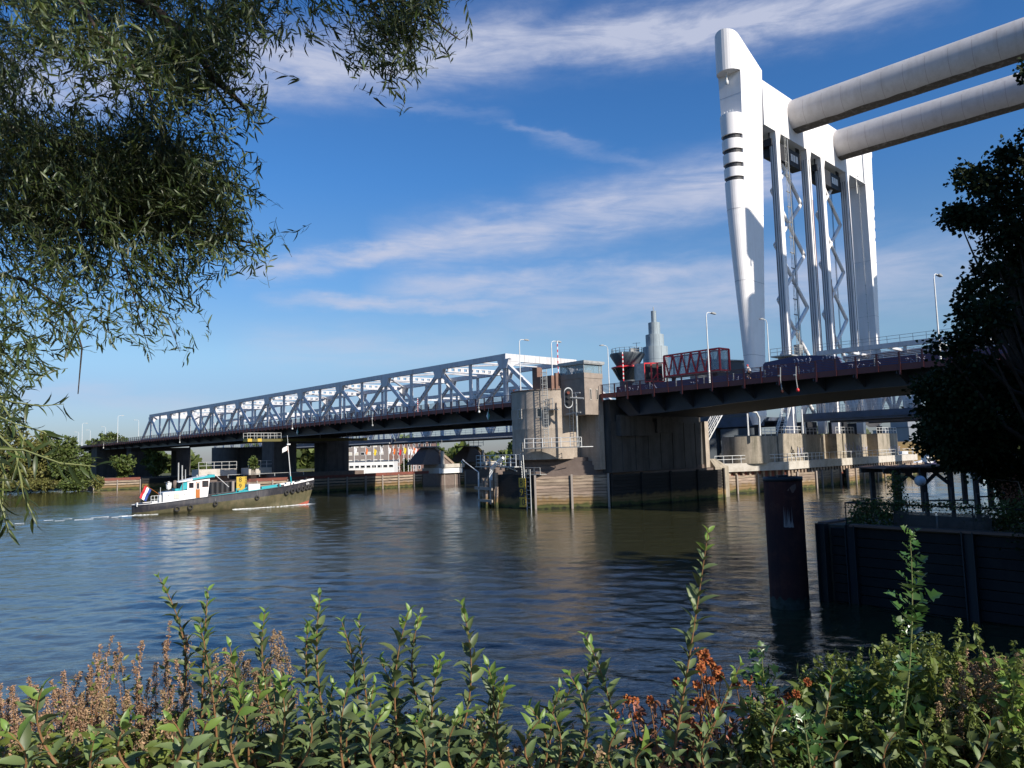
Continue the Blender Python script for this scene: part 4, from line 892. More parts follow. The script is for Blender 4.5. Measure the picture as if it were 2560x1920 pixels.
def fin(t, mirror, S0, dirn):
    """the leaning pylon leg; mirrored for the far side; dirn flips it for the opposite portal"""
    mp = lambda s, tt: (S0+dirn*s, tt)
    def body(z0, z1, nose, k=6, topcut=False):
        mb = MB(); rings = []
        for i in range(k+1):
            z = z0+(z1-z0)*i/k; ring = [(*mp(s, tt), z) for s, tt in fin_section(z, mirror, nose=nose)]
            if topcut and i == k:
                ring = [(a, b, z1+0.48*((Tin(z1)-b) if not mirror else (b-57.6))) for a, b, c in ring]
            rings.append(ring)
        n = len(rings[0]); vs = [p for r_ in rings for p in r_]
        mb.add(vs, [(i*n+j, i*n+(j+1) % n, (i+1)*n+(j+1) % n, (i+1)*n+j) for i in range(k) for j in range(n)])
        mb.add(rings[0], [tuple(range(n-1, -1, -1))]); mb.add(rings[-1], [tuple(range(n))]); return mb
    shaft = body(13.0, 49.7, True, 10)
    leg = t.part('leg', shaft, MT['white'], label='white leg of the pylon portal, tapering downwards')
    core = body(49.7, 68.4, False, 6); t.part('leg_core', core, MT['white'], leg)
    # rings of the nose separated by dark slots
    zs = [(50.35, 51.9), (52.65, 54.25), (55.0, 56.7), (57.45, 61.0)]
    for (a, b) in zs:
        mb = MB(); rings = []
        for z in (a, b):
            r, ti, L = (2.2 if mirror else Rn(z)), Tin(z), Lf(z); tc = ti-L
            pts = [(r+r*math.cos(q), tc-r*math.sin(q)) for q in [math.pi*i/16 for i in range(17)]]
            if mirror: pts = [(s, flip(z, tt)) for s, tt in pts]
            rings.append([(*mp(s, tt), z) for s, tt in pts])
        n = 17; mb.add(rings[0]+rings[1], [(j, j+1, n+j+1, n+j) for j in range(n-1)], True); mb.add(rings[0], [tuple(range(n-1, -1, -1))]); mb.add(rings[1], [tuple(range(n))])
        t.part('nose_ring', mb, MT['white'], leg)
    mb = MB()
    for z in (50.0, 52.25, 54.6, 57.05):
        r, ti, L = (2.2 if mirror else Rn(z))*0.86, Tin(z), Lf(z); tc = ti-L; o = (2.2 if mirror else Rn(z))-r
        pts = [(o+r+r*math.cos(q), tc-r*math.sin(q)) for q in [math.pi*i/12 for i in range(13)]]
        if mirror: pts = [(s, flip(z, tt)) for s, tt in pts]
        ring = [mp(s, tt) for s, tt in pts]; mb = MB(); mb.prism(ring, 'z', z-0.42, z+0.42); t.part('slot_core', mb, MT['dsteel'], leg)
    cap = body(68.4, 70.9, True, 2, True); t.part('cap', cap, MT['white'], leg)
    mb = MB(); z = 68.3; c = mp(Rn(z), (Tin(z)-Lf(z)-0.9) if not mirror else flip(z, Tin(z)-Lf(z)-0.9))
    mb.tube((c[0], c[1], 68.4), (c[0], c[1], 67.2), 0.12, n=8); mb.lathe((c[0], c[1], 66.6), [(0.02, -0.3), (0.28, -0.2), (0.25, 0.4), (0.1, 0.6)], 10); t.part('beacon', mb, MT['whitemetal'], leg)
    mb = MB()
    for k in range(4): mb.tube((c[0]+(k-1.5)*0.5, c[1], 61.0), (c[0]+(k-1.5)*0.5, c[1], 61.9), 0.05, n=5)
    t.part('vent_pipe', mb, MT['whitemetal'], leg)
    mb = MB()
    for z in (21.5, 33.4, 45.0, 64.6):
        sec = fin_section(z, mirror, nose=z < 60 or z > 68.4); ring = [np.array([*mp(sx, tt), z]) for sx, tt in sec]; cs = sum(ring)/len(ring); mb.path([cs+(q-cs)*1.001 for q in ring]+[cs+(ring[0]-cs)*1.001], 0.022, n=3)
    t.part('plate_seam', mb, MT['flange'], leg)
    # pointed foot
    rings = []
    for z, k in ((13.0, 1.0), (11.9, 1.0), (10.5, 0.42)):
        sec = fin_section(13.0, mirror); cs = sum(p[0] for p in sec)/len(sec); ct = sum(p[1] for p in sec)/len(sec)
        rings.append([(*mp(cs+(s-cs)*k, ct+(tt-ct)*k), z) for s, tt in sec])
    n = len(rings[0]); mb = MB(); mb.add([p for r_ in rings for p in r_], [(i*n+j, i*n+(j+1) % n, (i+1)*n+(j+1) % n, (i+1)*n+j) for i in range(2) for j in range(n)]); mb.add(rings[-1], [tuple(range(n))])
    t.part('foot', mb, MT['white'], leg)
def portal(S0, dirn, lab, near):
    t = Thing('lift_pylon', lab, 'bridge pylon', R, (S0, 36, 9.05))
    fin(t, False, S0, dirn); fin(t, True, S0, dirn)
    mb = MB()
    for T in (6.8, 58.6): mb.box((min(S0+dirn*0.6, S0+dirn*1.4), T-0.4, 8.9), (max(S0+dirn*0.6, S0+dirn*1.4), T+0.4, 10.6))
    t.part('foot_bearing', mb, MT['dsteel'])
    a, b = sorted((S0-dirn*0.0, S0+dirn*4.0))
    mb = MB(); mb.prism([(13.2, 61.3), (58.0, 61.3), (57.9, 69.2), (13.4, 69.2)], 'S', a, b); l = t.part('lintel', mb, MT['white'])
    mb = MB()
    for T in (19.6, 33.1, 37.4, 51.2): mb.box((a-0.012, T, 61.35), (a-0.002, T+0.05, 69.1))
    t.part('plate_seam', mb, MT['flange'], l)
    if near:
        mb = MB(); mb.box((S0-0.02, 56.6, 61.4), (S0+0.02, 57.2, 69.0)); t.part('drain_strip', mb, MT['flange'], l)
    # columns
    for k, T in enumerate((17.3, 29.5, 35.6, 47.3)):
        w = 1.3; a, b = sorted((S0, S0+dirn*1.25)); mb = MB()
        mb.box((a, T, 9.05), (b, T+w, 59.6)); mb.prism([(T, 59.6), (T+w, 59.6), (T+w+0.6, 61.35), (T-0.1, 61.35)], 'S', a, b)
        c = t.part('guide_column', mb, MT['white'])
        mb = MB()
        for d_ in (0.3, 0.7, 1.1): mb.box((a+d_-0.04, T-0.09, 12), (a+d_+0.04, T-0.005, 59.5))
        if k % 2: mb.box((a-0.08, T+0.5, 12), (a-0.003, T+0.62, 59.5))
        t.part('guide_rail', mb, MT['flange'], c)
        if k in (1, 2):
            mb = MB(); mb.box((a-0.06, T+w-0.16, 20), (a-0.003, T+w-0.02, 52 if k == 1 else 38)); t.part('rust_stripe', mb, MT['rustplate'], c)
    for (T0, T1) in ((18.5, 29.9), (36.8, 47.7)):
        mb = MB(); s = S0+dirn*1.9; p = 9.65
        for i in range(5):
            zc = 56.3-p*i-(0.5 if T0 > 30 else 0); m_ = (T0+T1)/2
            for (ta, tb) in ((T0, T1), (T1, T0)): mb.tube((s, ta, zc+p/2), (s, tb, zc-p/2), 0.34, n=8)
        t.part('cross_bracing', mb, MT['white'])
        mb = MB(); a, b = sorted((S0+dirn*1.0, S0+dirn*2.8)); mb.box((a, T0-0.6, 57.4), (b, T1-0.8, 60.4)); t.part('sheave_housing', mb, MT['dsteel'])
        mb = MB(); 
        for q in range(3): mb.box((a-0.03, T1-5+q*1.0, 58.3), (a, T1-4.2+q*1.0, 59.6))
        t.part('vent_panel', mb, MT['boatwhite'])
        mb = MB()
        for T in (T0+2.0, T0+2.4, T1-3.6, T1-4.0): mb.tube((S0+dirn*1.8, T, 24), (S0+dirn*1.8, T, 58), 0.045, n=4)
        t.part('hoist_cable', mb, MT['dsteel'])
        mb = MB()
        for q in range(4): mb.box((a, T0-1.5+q*0.35, 59.3), (a+0.2, T0-1.4+q*0.35, 61.3)); mb.box((a, T1-2.5+q*0.35, 59.9), (a+0.2, T1-2.4+q*0.35, 61.3))
        mb.box((a-0.3, T0-1.6, 59.0), (b, T0-0.6, 60.2)); t.part('sheave_gear', mb, MT['dsteel'])
    if near:
        mb = MB(); s = -0.35; T = 19.9; ladder(mb, (s, T, 23), (s, T, 61), 0.5, (0, 1, 0), 0.8, 0.04)
        for i in range(14): mb.tube((s, T-0.5, 24+2.7*i), (s, T+0.7, 24+2.7*i), 0.1, n=6)
        mb.tube((s-0.2, T+0.5, 23), (s-0.2, T+0.5, 60.5), 0.09, n=6); t.part('column_ladder', mb, MT['galv'])
        mb = MB(); T = 52.6; 
        for i in range(22): mb.box((0.6, 57.0, 20), (0.62, 57.02, 20.02)) if False else mb.tube((-0.1, 53.2, 22+1.9*i), (-0.1, 53.6, 22+1.9*i), 0.07, n=5)
        mb.tube((-0.1, 53.4, 22), (-0.1, 53.4, 60), 0.05, n=5); mb.path([(-0.1, 51.6, 61), (-0.1, 52.1, 61.2), (-0.1, 52.3, 60.4), (-0.1, 52.3, 58)], 0.13, n=6); t.part('leg_ladder', mb, MT['galv'])
        mb = MB(); mb.box((-1.2, 15.6, 22.0), (2.5, 21.6, 22.2)); railing(mb, [(-1.2, 15.6, 22.2), (-1.2, 21.6, 22.2)], 1.2, 1.2, (1, .5), 0.04); railing(mb, [(2.5, 15.6, 22.2), (-1.2, 15.6, 22.2)], 1.2, 1.2, (1, .5), 0.04)
        mb.box((-0.8, 19.6, 22.2), (0.2, 20.9, 24.2)); mb.box((-0.9, 17.3, 20.4), (2, 20, 22.0)); t.part('column_platform', mb, MT['galv'])
    return t
portal(0, 1, 'tall white portal pylon of the rail lift bridge with slotted round nose', True)
portal(-52, -1, 'matching white portal pylon of the lift bridge outside the right edge', False)
def tie(T, lab):
    t = Thing('tie_tube', lab, 'tube beam', R, (-26, T, 66.25), 'thick pale tubes joining the two pylons')
    mb = MB(); n = 36
    ss = np.linspace(-52.05, -0.02, 27); vs = []
    for s in ss:
        for j in range(n): a = 2*math.pi*j/n; vs.append((s, T+3.0*math.cos(a), 66.25+3.0*math.sin(a)))
    k = len(ss); mb.add(vs, [(i*n+j, i*n+(j+1) % n, (i+1)*n+(j+1) % n, (i+1)*n+j) for i in range(k-1) for j in range(n)], True)
    t.part('tube', mb, MT['tube'])
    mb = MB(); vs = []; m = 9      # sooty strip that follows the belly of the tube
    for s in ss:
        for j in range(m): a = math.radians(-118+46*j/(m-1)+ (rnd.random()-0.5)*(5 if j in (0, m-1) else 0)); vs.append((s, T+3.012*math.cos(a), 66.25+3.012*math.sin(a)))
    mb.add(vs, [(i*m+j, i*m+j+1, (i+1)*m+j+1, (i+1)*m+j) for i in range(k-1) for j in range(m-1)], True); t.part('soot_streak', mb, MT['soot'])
    mb = MB()
    for i, s in enumerate(np.arange(-49, 0, 3.3)):
        for j in range(14):
            a0 = math.radians(150+10*j); a1 = math.radians(160+10*j); r = 3.006
            mb.add([(s, T+r*math.cos(a0), 66.25+r*math.sin(a0)), (s+0.05, T+r*math.cos(a0), 66.25+r*math.sin(a0)), (s+0.05, T+r*math.cos(a1), 66.25+r*math.sin(a1)), (s, T+r*math.cos(a1), 66.25+r*math.sin(a1))], [(0, 1, 2, 3)])
    t.part('weld_seam', mb, MT['stain'])
tie(25.4, 'pale tube joining the pylons, higher and nearer of the two'); tie(45.0, 'pale tube joining the pylons, lower and farther of the two')

# ================================================================ rail pier
def rail_pier():
    t = Thing('rail_pier', 'long stained concrete pier of the rail lift bridge with drum end and pilasters', 'pier', R, (2, 30, 0))
    zt = 9.05; zl = 4.6
    cr = 3.6
    d = MB(); d.lathe((cr-0.8, 5.9, 0), [(cr, zl-0.1), (cr, zt-0.35)], 48); d.disc((cr-0.8, 5.9), cr, 48, zt-0.35); d.box((-0.78, 5.9, zl-0.1), (6.4, 9.4, zt-0.36)); t.part('drum_end', d, MT['oldcon'])
    b = MB(); b.box((-1.05, 9.4, zl-0.1), (6.6, 19.7, zt)); t.part('pier_block', b, MT['oldcon'])
    b = MB(); b.box((1.2, 19.7, zl-0.1), (6.2, 66.8, zt-0.1)); t.part('recessed_wall', b, MT['oldcon'])
    for (a, c) in ((32.2, 34.6), (35.0, 40.6), (51.9, 62.8)):
        b = MB(); b.box((-0.9, a, zl-0.1), (1.2, c, zt-0.02)); t.part('pilaster', b, MT['oldcon'])
    l = MB(); l.prism([(3.6, -2.5), (-2.0, 9), (-1.6, 72), (9, 72), (9, -2.5)], 'z', 3.35, zl); t.part('ledge', l, MT['palecon'])
    c = MB(); c.prism([(4.2, -2.2), (-1.2, 10), (-0.8, 70), (8.8, 70), (8.8, -2)], 'z', -3, 3.35); t.part('caisson', c, MT['rustplate'])
    sp = MB()
    for i in range(60): T = -2.3+1.2*i; so = 5.2*max(0, 10.5-T)/12.5; sp.box((-1.65+so, T, 2.2), (-1.25+so, T+0.62, 3.32))
    t.part('sheet_pile_head', sp, MT['timber'])
    tr = MB(); railing(tr, [(-0.5, 4.2, zt-0.3), (-0.9, 9.4, zt-0.3)], 1.15, 1.5, (1, 0.55), 0.04); railing(tr, [(-0.95, 9.4, zt), (-0.95, 19.6, zt)], 1.15, 1.5, (1, 0.55), 0.04)
    railing(tr, [(-0.8, 32.2, zt), (-0.8, 40.5, zt)], 1.15, 1.5, (1, 0.55), 0.04); railing(tr, [(-0.8, 51.9, zt), (-0.8, 62.7, zt)], 1.15, 1.5, (1, 0.55), 0.04); railing(tr, [(1.3, 19.2, zt-.1), (1.3, 32, zt-.1)], 1.15, 1.5, (1, 0.55), 0.04); t.part('top_railing', tr, MT['whitemetal'])
    lr = MB(); railing(lr, [(3.6, -2.2, zl), (-1.85, 9, zl), (-1.8, 24, zl)], 1.2, 1.5, (1, 0.55), 0.042); railing(lr, [(-1.9, 38, zl), (-1.85, 46, zl)], 1.2, 1.5, (1, 0.55), 0.042); railing(lr, [(-1.9, 24, zl), (-1.9, 38, zl)], 1.2, 2.5, (1,), 0.03); railing(lr, [(-1.85, 46, zl), (-1.7, 71, zl)], 1.2, 2.5, (1, .5), 0.035)
    t.part('ledge_railing', lr, MT['whitemetal'])
    gf = MB(); gw = MB(); r = random.Random(9)
    def scr(mb, T0, w, z0, h, n, th, S=-1.09):
        for i in range(n):
            pts = [(S, T0+w*(i+0.1+0.8*r.random())/n, z0+h*r.random()) for _ in range(7)]; mb.path(pts, th, n=4)
    scr(gf, 13.2, 2.2, 4.9, 2.4, 1, 0.07); scr(gf, 15.4, 3.3, 4.9, 2.2, 3, 0.05); scr(gw, 15.6, 3.0, 5.0, 1.8, 3, 0.06, -1.08); scr(gw, 35.4, 4.6, 5.2, 2.2, 5, 0.06, -0.93); scr(gw, 57, 7, 5.0, 1.6, 6, 0.06, -0.93); scr(gw, 43, 9, 5.2, 1.8, 6, 0.06, 1.17)
    t.part('graffiti', gf, MT['tagdark']); t.part('pale_graffiti', gw, MT['tag'])
    for T, w_, h_ in ((21, 1.8, 2.4), (24, 1.8, 1.4), (43, 1.8, 2.4), (46, 1.8, 1.4), (27, 4, 2.2), (50, 4, 2.2)):
        mc = MB(); mc.box((2, T, zt-0.1), (5, T+w_, zt+h_)); t.part('machinery_box', mc, MT['dsteel'])
    st = MB()
    def stair(a, b, w=1.1):
        a, b = np.array(a, float), np.array(b, float); sd = np.array([w, 0, 0])
        for o in (0, 1): st.tube(a+sd*o, b+sd*o, 0.09, n=5); st.tube(a+sd*o+np.array([0, 0, 1.1]), b+sd*o+np.array([0, 0, 1.1]), 0.05, n=5); st.tube(a+sd*o+np.array([0, 0, .6]), b+sd*o+np.array([0, 0, .6]), 0.04, n=5)
        n = 14
        for i in range(n+1): p = a+(b-a)*i/n; st.beam(p, p+sd, 0.3, 0.05); 
        for i in range(0, n+1, 3):
            for o in (0, 1): p = a+(b-a)*i/n+sd*o; st.tube(p, p+np.array([0, 0, 1.1]), 0.04, n=4)
    q0 = R.onS(1770, 1103, 2.0); q1 = R.onS(1806, 1036, 2.0); stair((2.0, q0[1], q0[2]), (2.0, q1[1], q1[2])); t.part('stairway', st, MT['whitemetal']); st = MB(); stair((-1.8, 9.8, zt), (-1.8, 13.6, 14.5)); t.part('stairway', st, MT['whitemetal'])
    pf = MB(); pf.box((2.0, q0[1]-1.2, 4.3), (3.2, q0[1]-.2, q0[2]-.1)); pf.box((1.8, q0[1]-1.6, q0[2]-.1), (3.8, q0[1], q0[2]+.02)); t.part('stair_landing', pf, MT['dsteel'])
    pp = MB(); pp.path([(-1.3, 3.0, zt-0.3), (-1.3, 3.0, zt+2.4), (-1.3, 2.2, zt+3.2), (-1.3, 0.4, zt+3.4)], 0.16, n=8); pp.tube((-1.3, -0.6, zt-.3), (-1.3, -0.6, zt+3), 0.12, n=6); pp.tube((-1.3, 17.8, zt), (-1.3, 17.8, zt+4), 0.16, n=8); pp.tube((-1.3, 18.7, zt), (-1.3, 18.7, zt+4), 0.1, n=8); t.part('service_pipe', pp, MT['whitemetal'])
rail_pier()
fq = lambda x, y: R.onZ(x, y, 0)
a_, b_, c_, d_ = fq(1788, 1238), fq(2020, 1224), fq(2060, 1220), fq(2165, 1211)
fender('long sunlit plank fender below the rail pier drum', R, [(a_[0], a_[1]), (-3.0, 17.6)], 2.75, plank=0.42, post_step=4.0)
fender('shaded plank fender in the gap of the rail pier', R, [(-2.2, 17.8), (-1.9, 30)], 2.75, plank=0.42, mat_=MT['timber'], post_step=4.0)
fender('sunlit plank fender with green foot, middle of the rail pier', R, [(-2.9, 30.4), (-2.7, 42)], 2.75, plank=0.42, post_step=3.6)
fender('farthest plank fender of the rail pier seen through the pergola', R, [(-2.2, 42.5), (-1.8, 74)], 2.75, plank=0.42, post_step=4.0)

# ================================================================ rail bridge spans
def rail_truss(t, S0, S1, T0, T1, zb0=11.4, zb1=12.7, zt=22.5, pan=6.5, top=True):
    for T in (T0, T1):
        c = MB(); c.box((S0+3, T-0.35, zt-0.75), (S1-3, T+0.35, zt)); r_ = t.part('top_chord', c, MT['truss'])
        c = MB(); c.box((S0, T-0.35, zb0), (S1, T+0.35, zb1)); c.box((S0, T-0.6, zb0+0.35), (S1, T-0.35, zb0+0.5)); t.part('bottom_girder', c, MT['flange'])
        n = max(2, int(round((S1-S0)/pan/2))*2); w = (S1-S0)/n; m = MB(); gs = MB()
        for i in range(n):
            a, b = S0+w*i, S0+w*(i+1)
            if i % 2 == 0: m.beam((a, T, zb1), (b, T, zt-0.5), 0.5, 0.55)
            else: m.beam((a, T, zt-0.5), (b, T, zb1), 0.5, 0.55)
            m.box((b-0.2, T-0.18, zb1), (b+0.2, T+0.18, zt-0.7))
        t.part('lattice', m, MT['truss'])
    d = MB(); d.box((S0, T0+0.4, zb0+0.6), (S1, T1-0.4, zb1-0.2)); t.part('deck', d, MT['dsteel'])
    x = MB(); k = S0+4
    while k < S1-3: x.box((k-0.2, T0+.3, zt-0.5), (k+0.2, T1-.3, zt-0.1)); k += 6.5
    t.part('top_bracing', x, MT['truss'])
def rail_spans():
    for (T0, T1, lab) in ((18.6, 29.4, 'nearer grey truss of the rail lift span between the pylons'), (36.9, 47.2, 'farther grey truss of the rail lift span between the pylons')):
        t = Thing('rail_lift_span', lab, 'rail bridge', R, (-26, T0, 11.4)); rail_truss(t, -51, -1.2, T0, T1, 10.95, 12.3, 22.5, 4.2)
        mb = MB(); railing(mb, [(-51, T0-0.5, 12.3), (-0.5, T0-0.5, 12.3)], 1.1, 1.9, (1, .55), 0.035); t.part('walkway_railing', mb, MT['whitemetal'])
        mb = MB(); railing(mb, [(-51, T0, 22.5), (-4, T0, 22.5)], 1.1, 1.9, (1, .55), 0.032); t.part('top_railing', mb, MT['galv'])
    g = MB(); g.box((6, 18.3, 10.7), (62, 18.9, 12.4)); g.box((6, 29.3, 10.7), (62, 29.9, 12.4)); g.box((6, 18.9, 11.6), (62, 29.3, 12.2)); railing(g, [(6, 17.9, 12.2), (62, 17.9, 12.2)], 1.1, 1.9, (1, .5), 0.04)
    solo('rail_girder_span', g, MT['flange'], 'low blue grey rail girder behind the control tower', 'rail bridge', R, (34, 18.3, 10.7))
    for (S0, S1, k) in ((62, 112, 'right'), (114, 166, 'middle'), (168, 226, 'left')):
        t = Thing('rail_bridge_span', 'grey steel rail truss behind the road bridge, %s span' % {'right': 'right hand', 'middle': 'middle', 'left': 'left hand'}[k], 'rail bridge', R, (S0, 18.6, 11), 'rail truss spans behind the road bridge')
        rail_truss(t, S0, S1, 18.6, 29.6, 10.7, 12.1, 22.5, 7)
        mb = MB(); railing(mb, [(S0, 17.9, 12.0), (S1, 17.9, 12.0)], 1.1, 1.9, (1, .5), 0.04); t.part('walkway_railing', mb, MT['whitemetal'])
        mb = MB(); mb.tube((S0, 17.6, 10.9), (S1, 17.6, 10.9), 0.22, n=8); t.part('service_pipe', mb, MT['galv'])
rail_spans()

def pyramid(px, col, lab, x0b, x1b, x0t, x1t, yb, yt, S=79.0):
    a = B.onS(x0b, yb, S); b = B.onS(x1b, yb, S); c = B.onS(x0t, yt, S); d = B.onS(x1t, yt, S)
    t = Thing('pyramid_pier', lab, 'pier', B, (S, (a[1]+b[1])/2, a[2]), 'sloping concrete rail piers')
    def ring(u0, u1, z, d0): return [(S+d0, u0, z), (S+d0, u1, z), (S+7-d0, u1, z), (S+7-d0, u0, z)]
    vs = ring(a[1], b[1], a[2], 0)+ring(c[1], d[1], c[2], 2.0); mb = MB(); mb.add(vs, [(0, 3, 2, 1), (4, 5, 6, 7), (0, 1, 5, 4), (1, 2, 6, 5), (2, 3, 7, 6), (3, 0, 4, 7)]); t.part('sloping_body', mb, MT['brickbase'])
    mb = MB(); mb.beam((S-0.1, b[1], a[2]), (S+1.9, d[1]+0.1, c[2]), 0.9, 0.5); t.part('raking_edge', mb, MT[col])
    mb = MB(); mb.box((S-0.7, (a[1]+b[1])/2+0.6, a[2]), (S-0.2, (a[1]+b[1])/2+1.4, c[2]-1)); t.part('white_post', mb, MT['palecon'])
    mb = MB(); mb.box((S+1, c[1]-1.0, c[2]), (S+6, d[1]+1, c[2]+0.25)); railing(mb, [(S+0.9, c[1]-3, c[2]+.2), (S+0.9, d[1]+1.5, c[2]+.2)], 1.5, 1.5, (1, .5), 0.06); t.part('head_platform', mb, MT['galv'])
    mb = MB(); mb.box((S-1.2, b[1]-4.5, a[2]-0.9), (S+6, b[1]+2.6, a[2])); t.part('ledge', mb, MT['palecon'])
    mb = MB(); mb.box((S-0.9, b[1]-5.0, a[2]-2.2), (S+6, b[1]+2.2, a[2]-0.91)); t.part('white_block', mb, MT['boatwhite'] if col == 'timber' else MT['brickbase'])
    mb = MB(); mb.box((S-0.2, a[1], -2), (S+7, b[1]+2, a[2]-2.2)); t.part('caisson', mb, MT['brickbase'])
pyramid(0, 'timber', 'sloping dark concrete rail pier above the white block', 1056, 1133, 1082, 1098, 1162, 1118)
pyramid(0, 'olive', 'sloping rail pier with a mossy yellow edge next to the control tower', 1165, 1228, 1188, 1203, 1155, 1116, 84.0)
mb = MB(); mb.box((81, 53, -1), (90, 100, 3.3)); solo('dark_quay', mb, MT['brickbase'], 'dark low pier base running behind the pyramids', 'pier', B, (85, 60, 0))
for (S, lab) in ((152, 'left rail pier in deep shade'),):
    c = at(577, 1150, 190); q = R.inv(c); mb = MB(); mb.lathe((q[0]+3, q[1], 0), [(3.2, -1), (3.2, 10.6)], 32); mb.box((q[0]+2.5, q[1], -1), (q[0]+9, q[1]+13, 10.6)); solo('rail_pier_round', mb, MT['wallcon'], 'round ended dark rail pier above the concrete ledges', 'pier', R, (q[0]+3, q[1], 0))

# ================================================================ things beyond the road bridge
def stepped_tower():
    D = 240; p = at(1641, 940, D); k = D/F_PX; t = Thing('stepped_tower', 'blue grey tower of stacked shrinking cylinders with a thin spike', 'tower', G, (p[0], p[1], 2))
    zof = lambda y: float(at(1641, y, D)[2])
    for rr, yb, yt in ((31*k, None, 867), (22.5*k, 867, 836), (14.5*k, 836, 805), (6.4*k, 805, 775)):
        zb = 0 if yb is None else zof(yb); zt = zof(yt)
        mb = MB(); mb.lathe((p[0], p[1], 0), [(rr, zb), (rr, zt)], 40); mb.disc((p[0], p[1]), rr, 40, zt); tr_ = t.part('tier', mb, MT['greyblue'])
        sm = MB()
        for q in range(10): a = 2*math.pi*q/10; sm.box((p[0]+rr*math.cos(a)-0.03, p[1]+rr*math.sin(a)-0.03, zb), (p[0]+rr*math.cos(a)+0.03, p[1]+rr*math.sin(a)+0.03, zt))
        if yb is None: z_ = zof(900); sm.lathe((p[0], p[1], 0), [(rr+.02, z_), (rr+.02, z_+.06)], 40)
        t.part('cladding_joint', sm, MT['flange'], tr_)
    mb = MB(); mb.tube((p[0], p[1], zof(775)), (p[0], p[1], zof(764)), 0.15, n=6); t.part('spike', mb, MT['galv'])
stepped_tower()
def operators_tower():
    D = 160; p = at(1570, 930, D); k = D/F_PX; zof = lambda y: float(at(1570, y, D)[2]); c = (p[0], p[1], 0)
    t = Thing('operator_tower', 'dark flared round bridge operator tower with roof railing and aerial', 'tower', G, (p[0], p[1], 2)); R_ = 44*k
    mb = MB(); mb.lathe(c, [(R_*0.62, zof(916)), (R_, zof(888)), (R_*0.98, zof(884))], 40); mb.disc((p[0], p[1]), R_*0.98, 40, zof(884)); t.part('flared_wall', mb, MT['darkclad'])
    mb = MB(); mb.lathe(c, [(R_*0.92, zof(921)), (R_*0.94, zof(918)), (R_*0.6, zof(915))], 40); t.part('red_band', mb, MT['red'])
    mb = MB(); mb.lathe(c, [(R_*0.55, zof(950)), (R_*0.9, zof(921))], 24); t.part('window_band', mb, MT['glassdark'])
    mb = MB(); mb.lathe(c, [(R_*0.5, 0), (R_*0.5, zof(946))], 24); t.part('stem', mb, MT['darkclad'])
    mb = MB(); pts = [(p[0]+R_*0.9*math.cos(a), p[1]+R_*0.9*math.sin(a), zof(884)) for a in [2*math.pi*i/20 for i in range(21)]]; railing(mb, pts, 1.0, 1.3, (1, .5), 0.04); t.part('roof_railing', mb, MT['galv'])
    mb = MB(); mb.box((p[0]+0.6, p[1]-1, zof(884)), (p[0]+2.4, p[1]+1, zof(871))); mb.tube((p[0]+2, p[1], zof(871)), (p[0]+2, p[1], zof(856)), 0.06, n=5); mb.tube((p[0]+1.2, p[1], zof(858)), (p[0]+2.8, p[1], zof(857)), 0.04, n=4); t.part('roof_plant', mb, MT['galv'])
operators_tower()
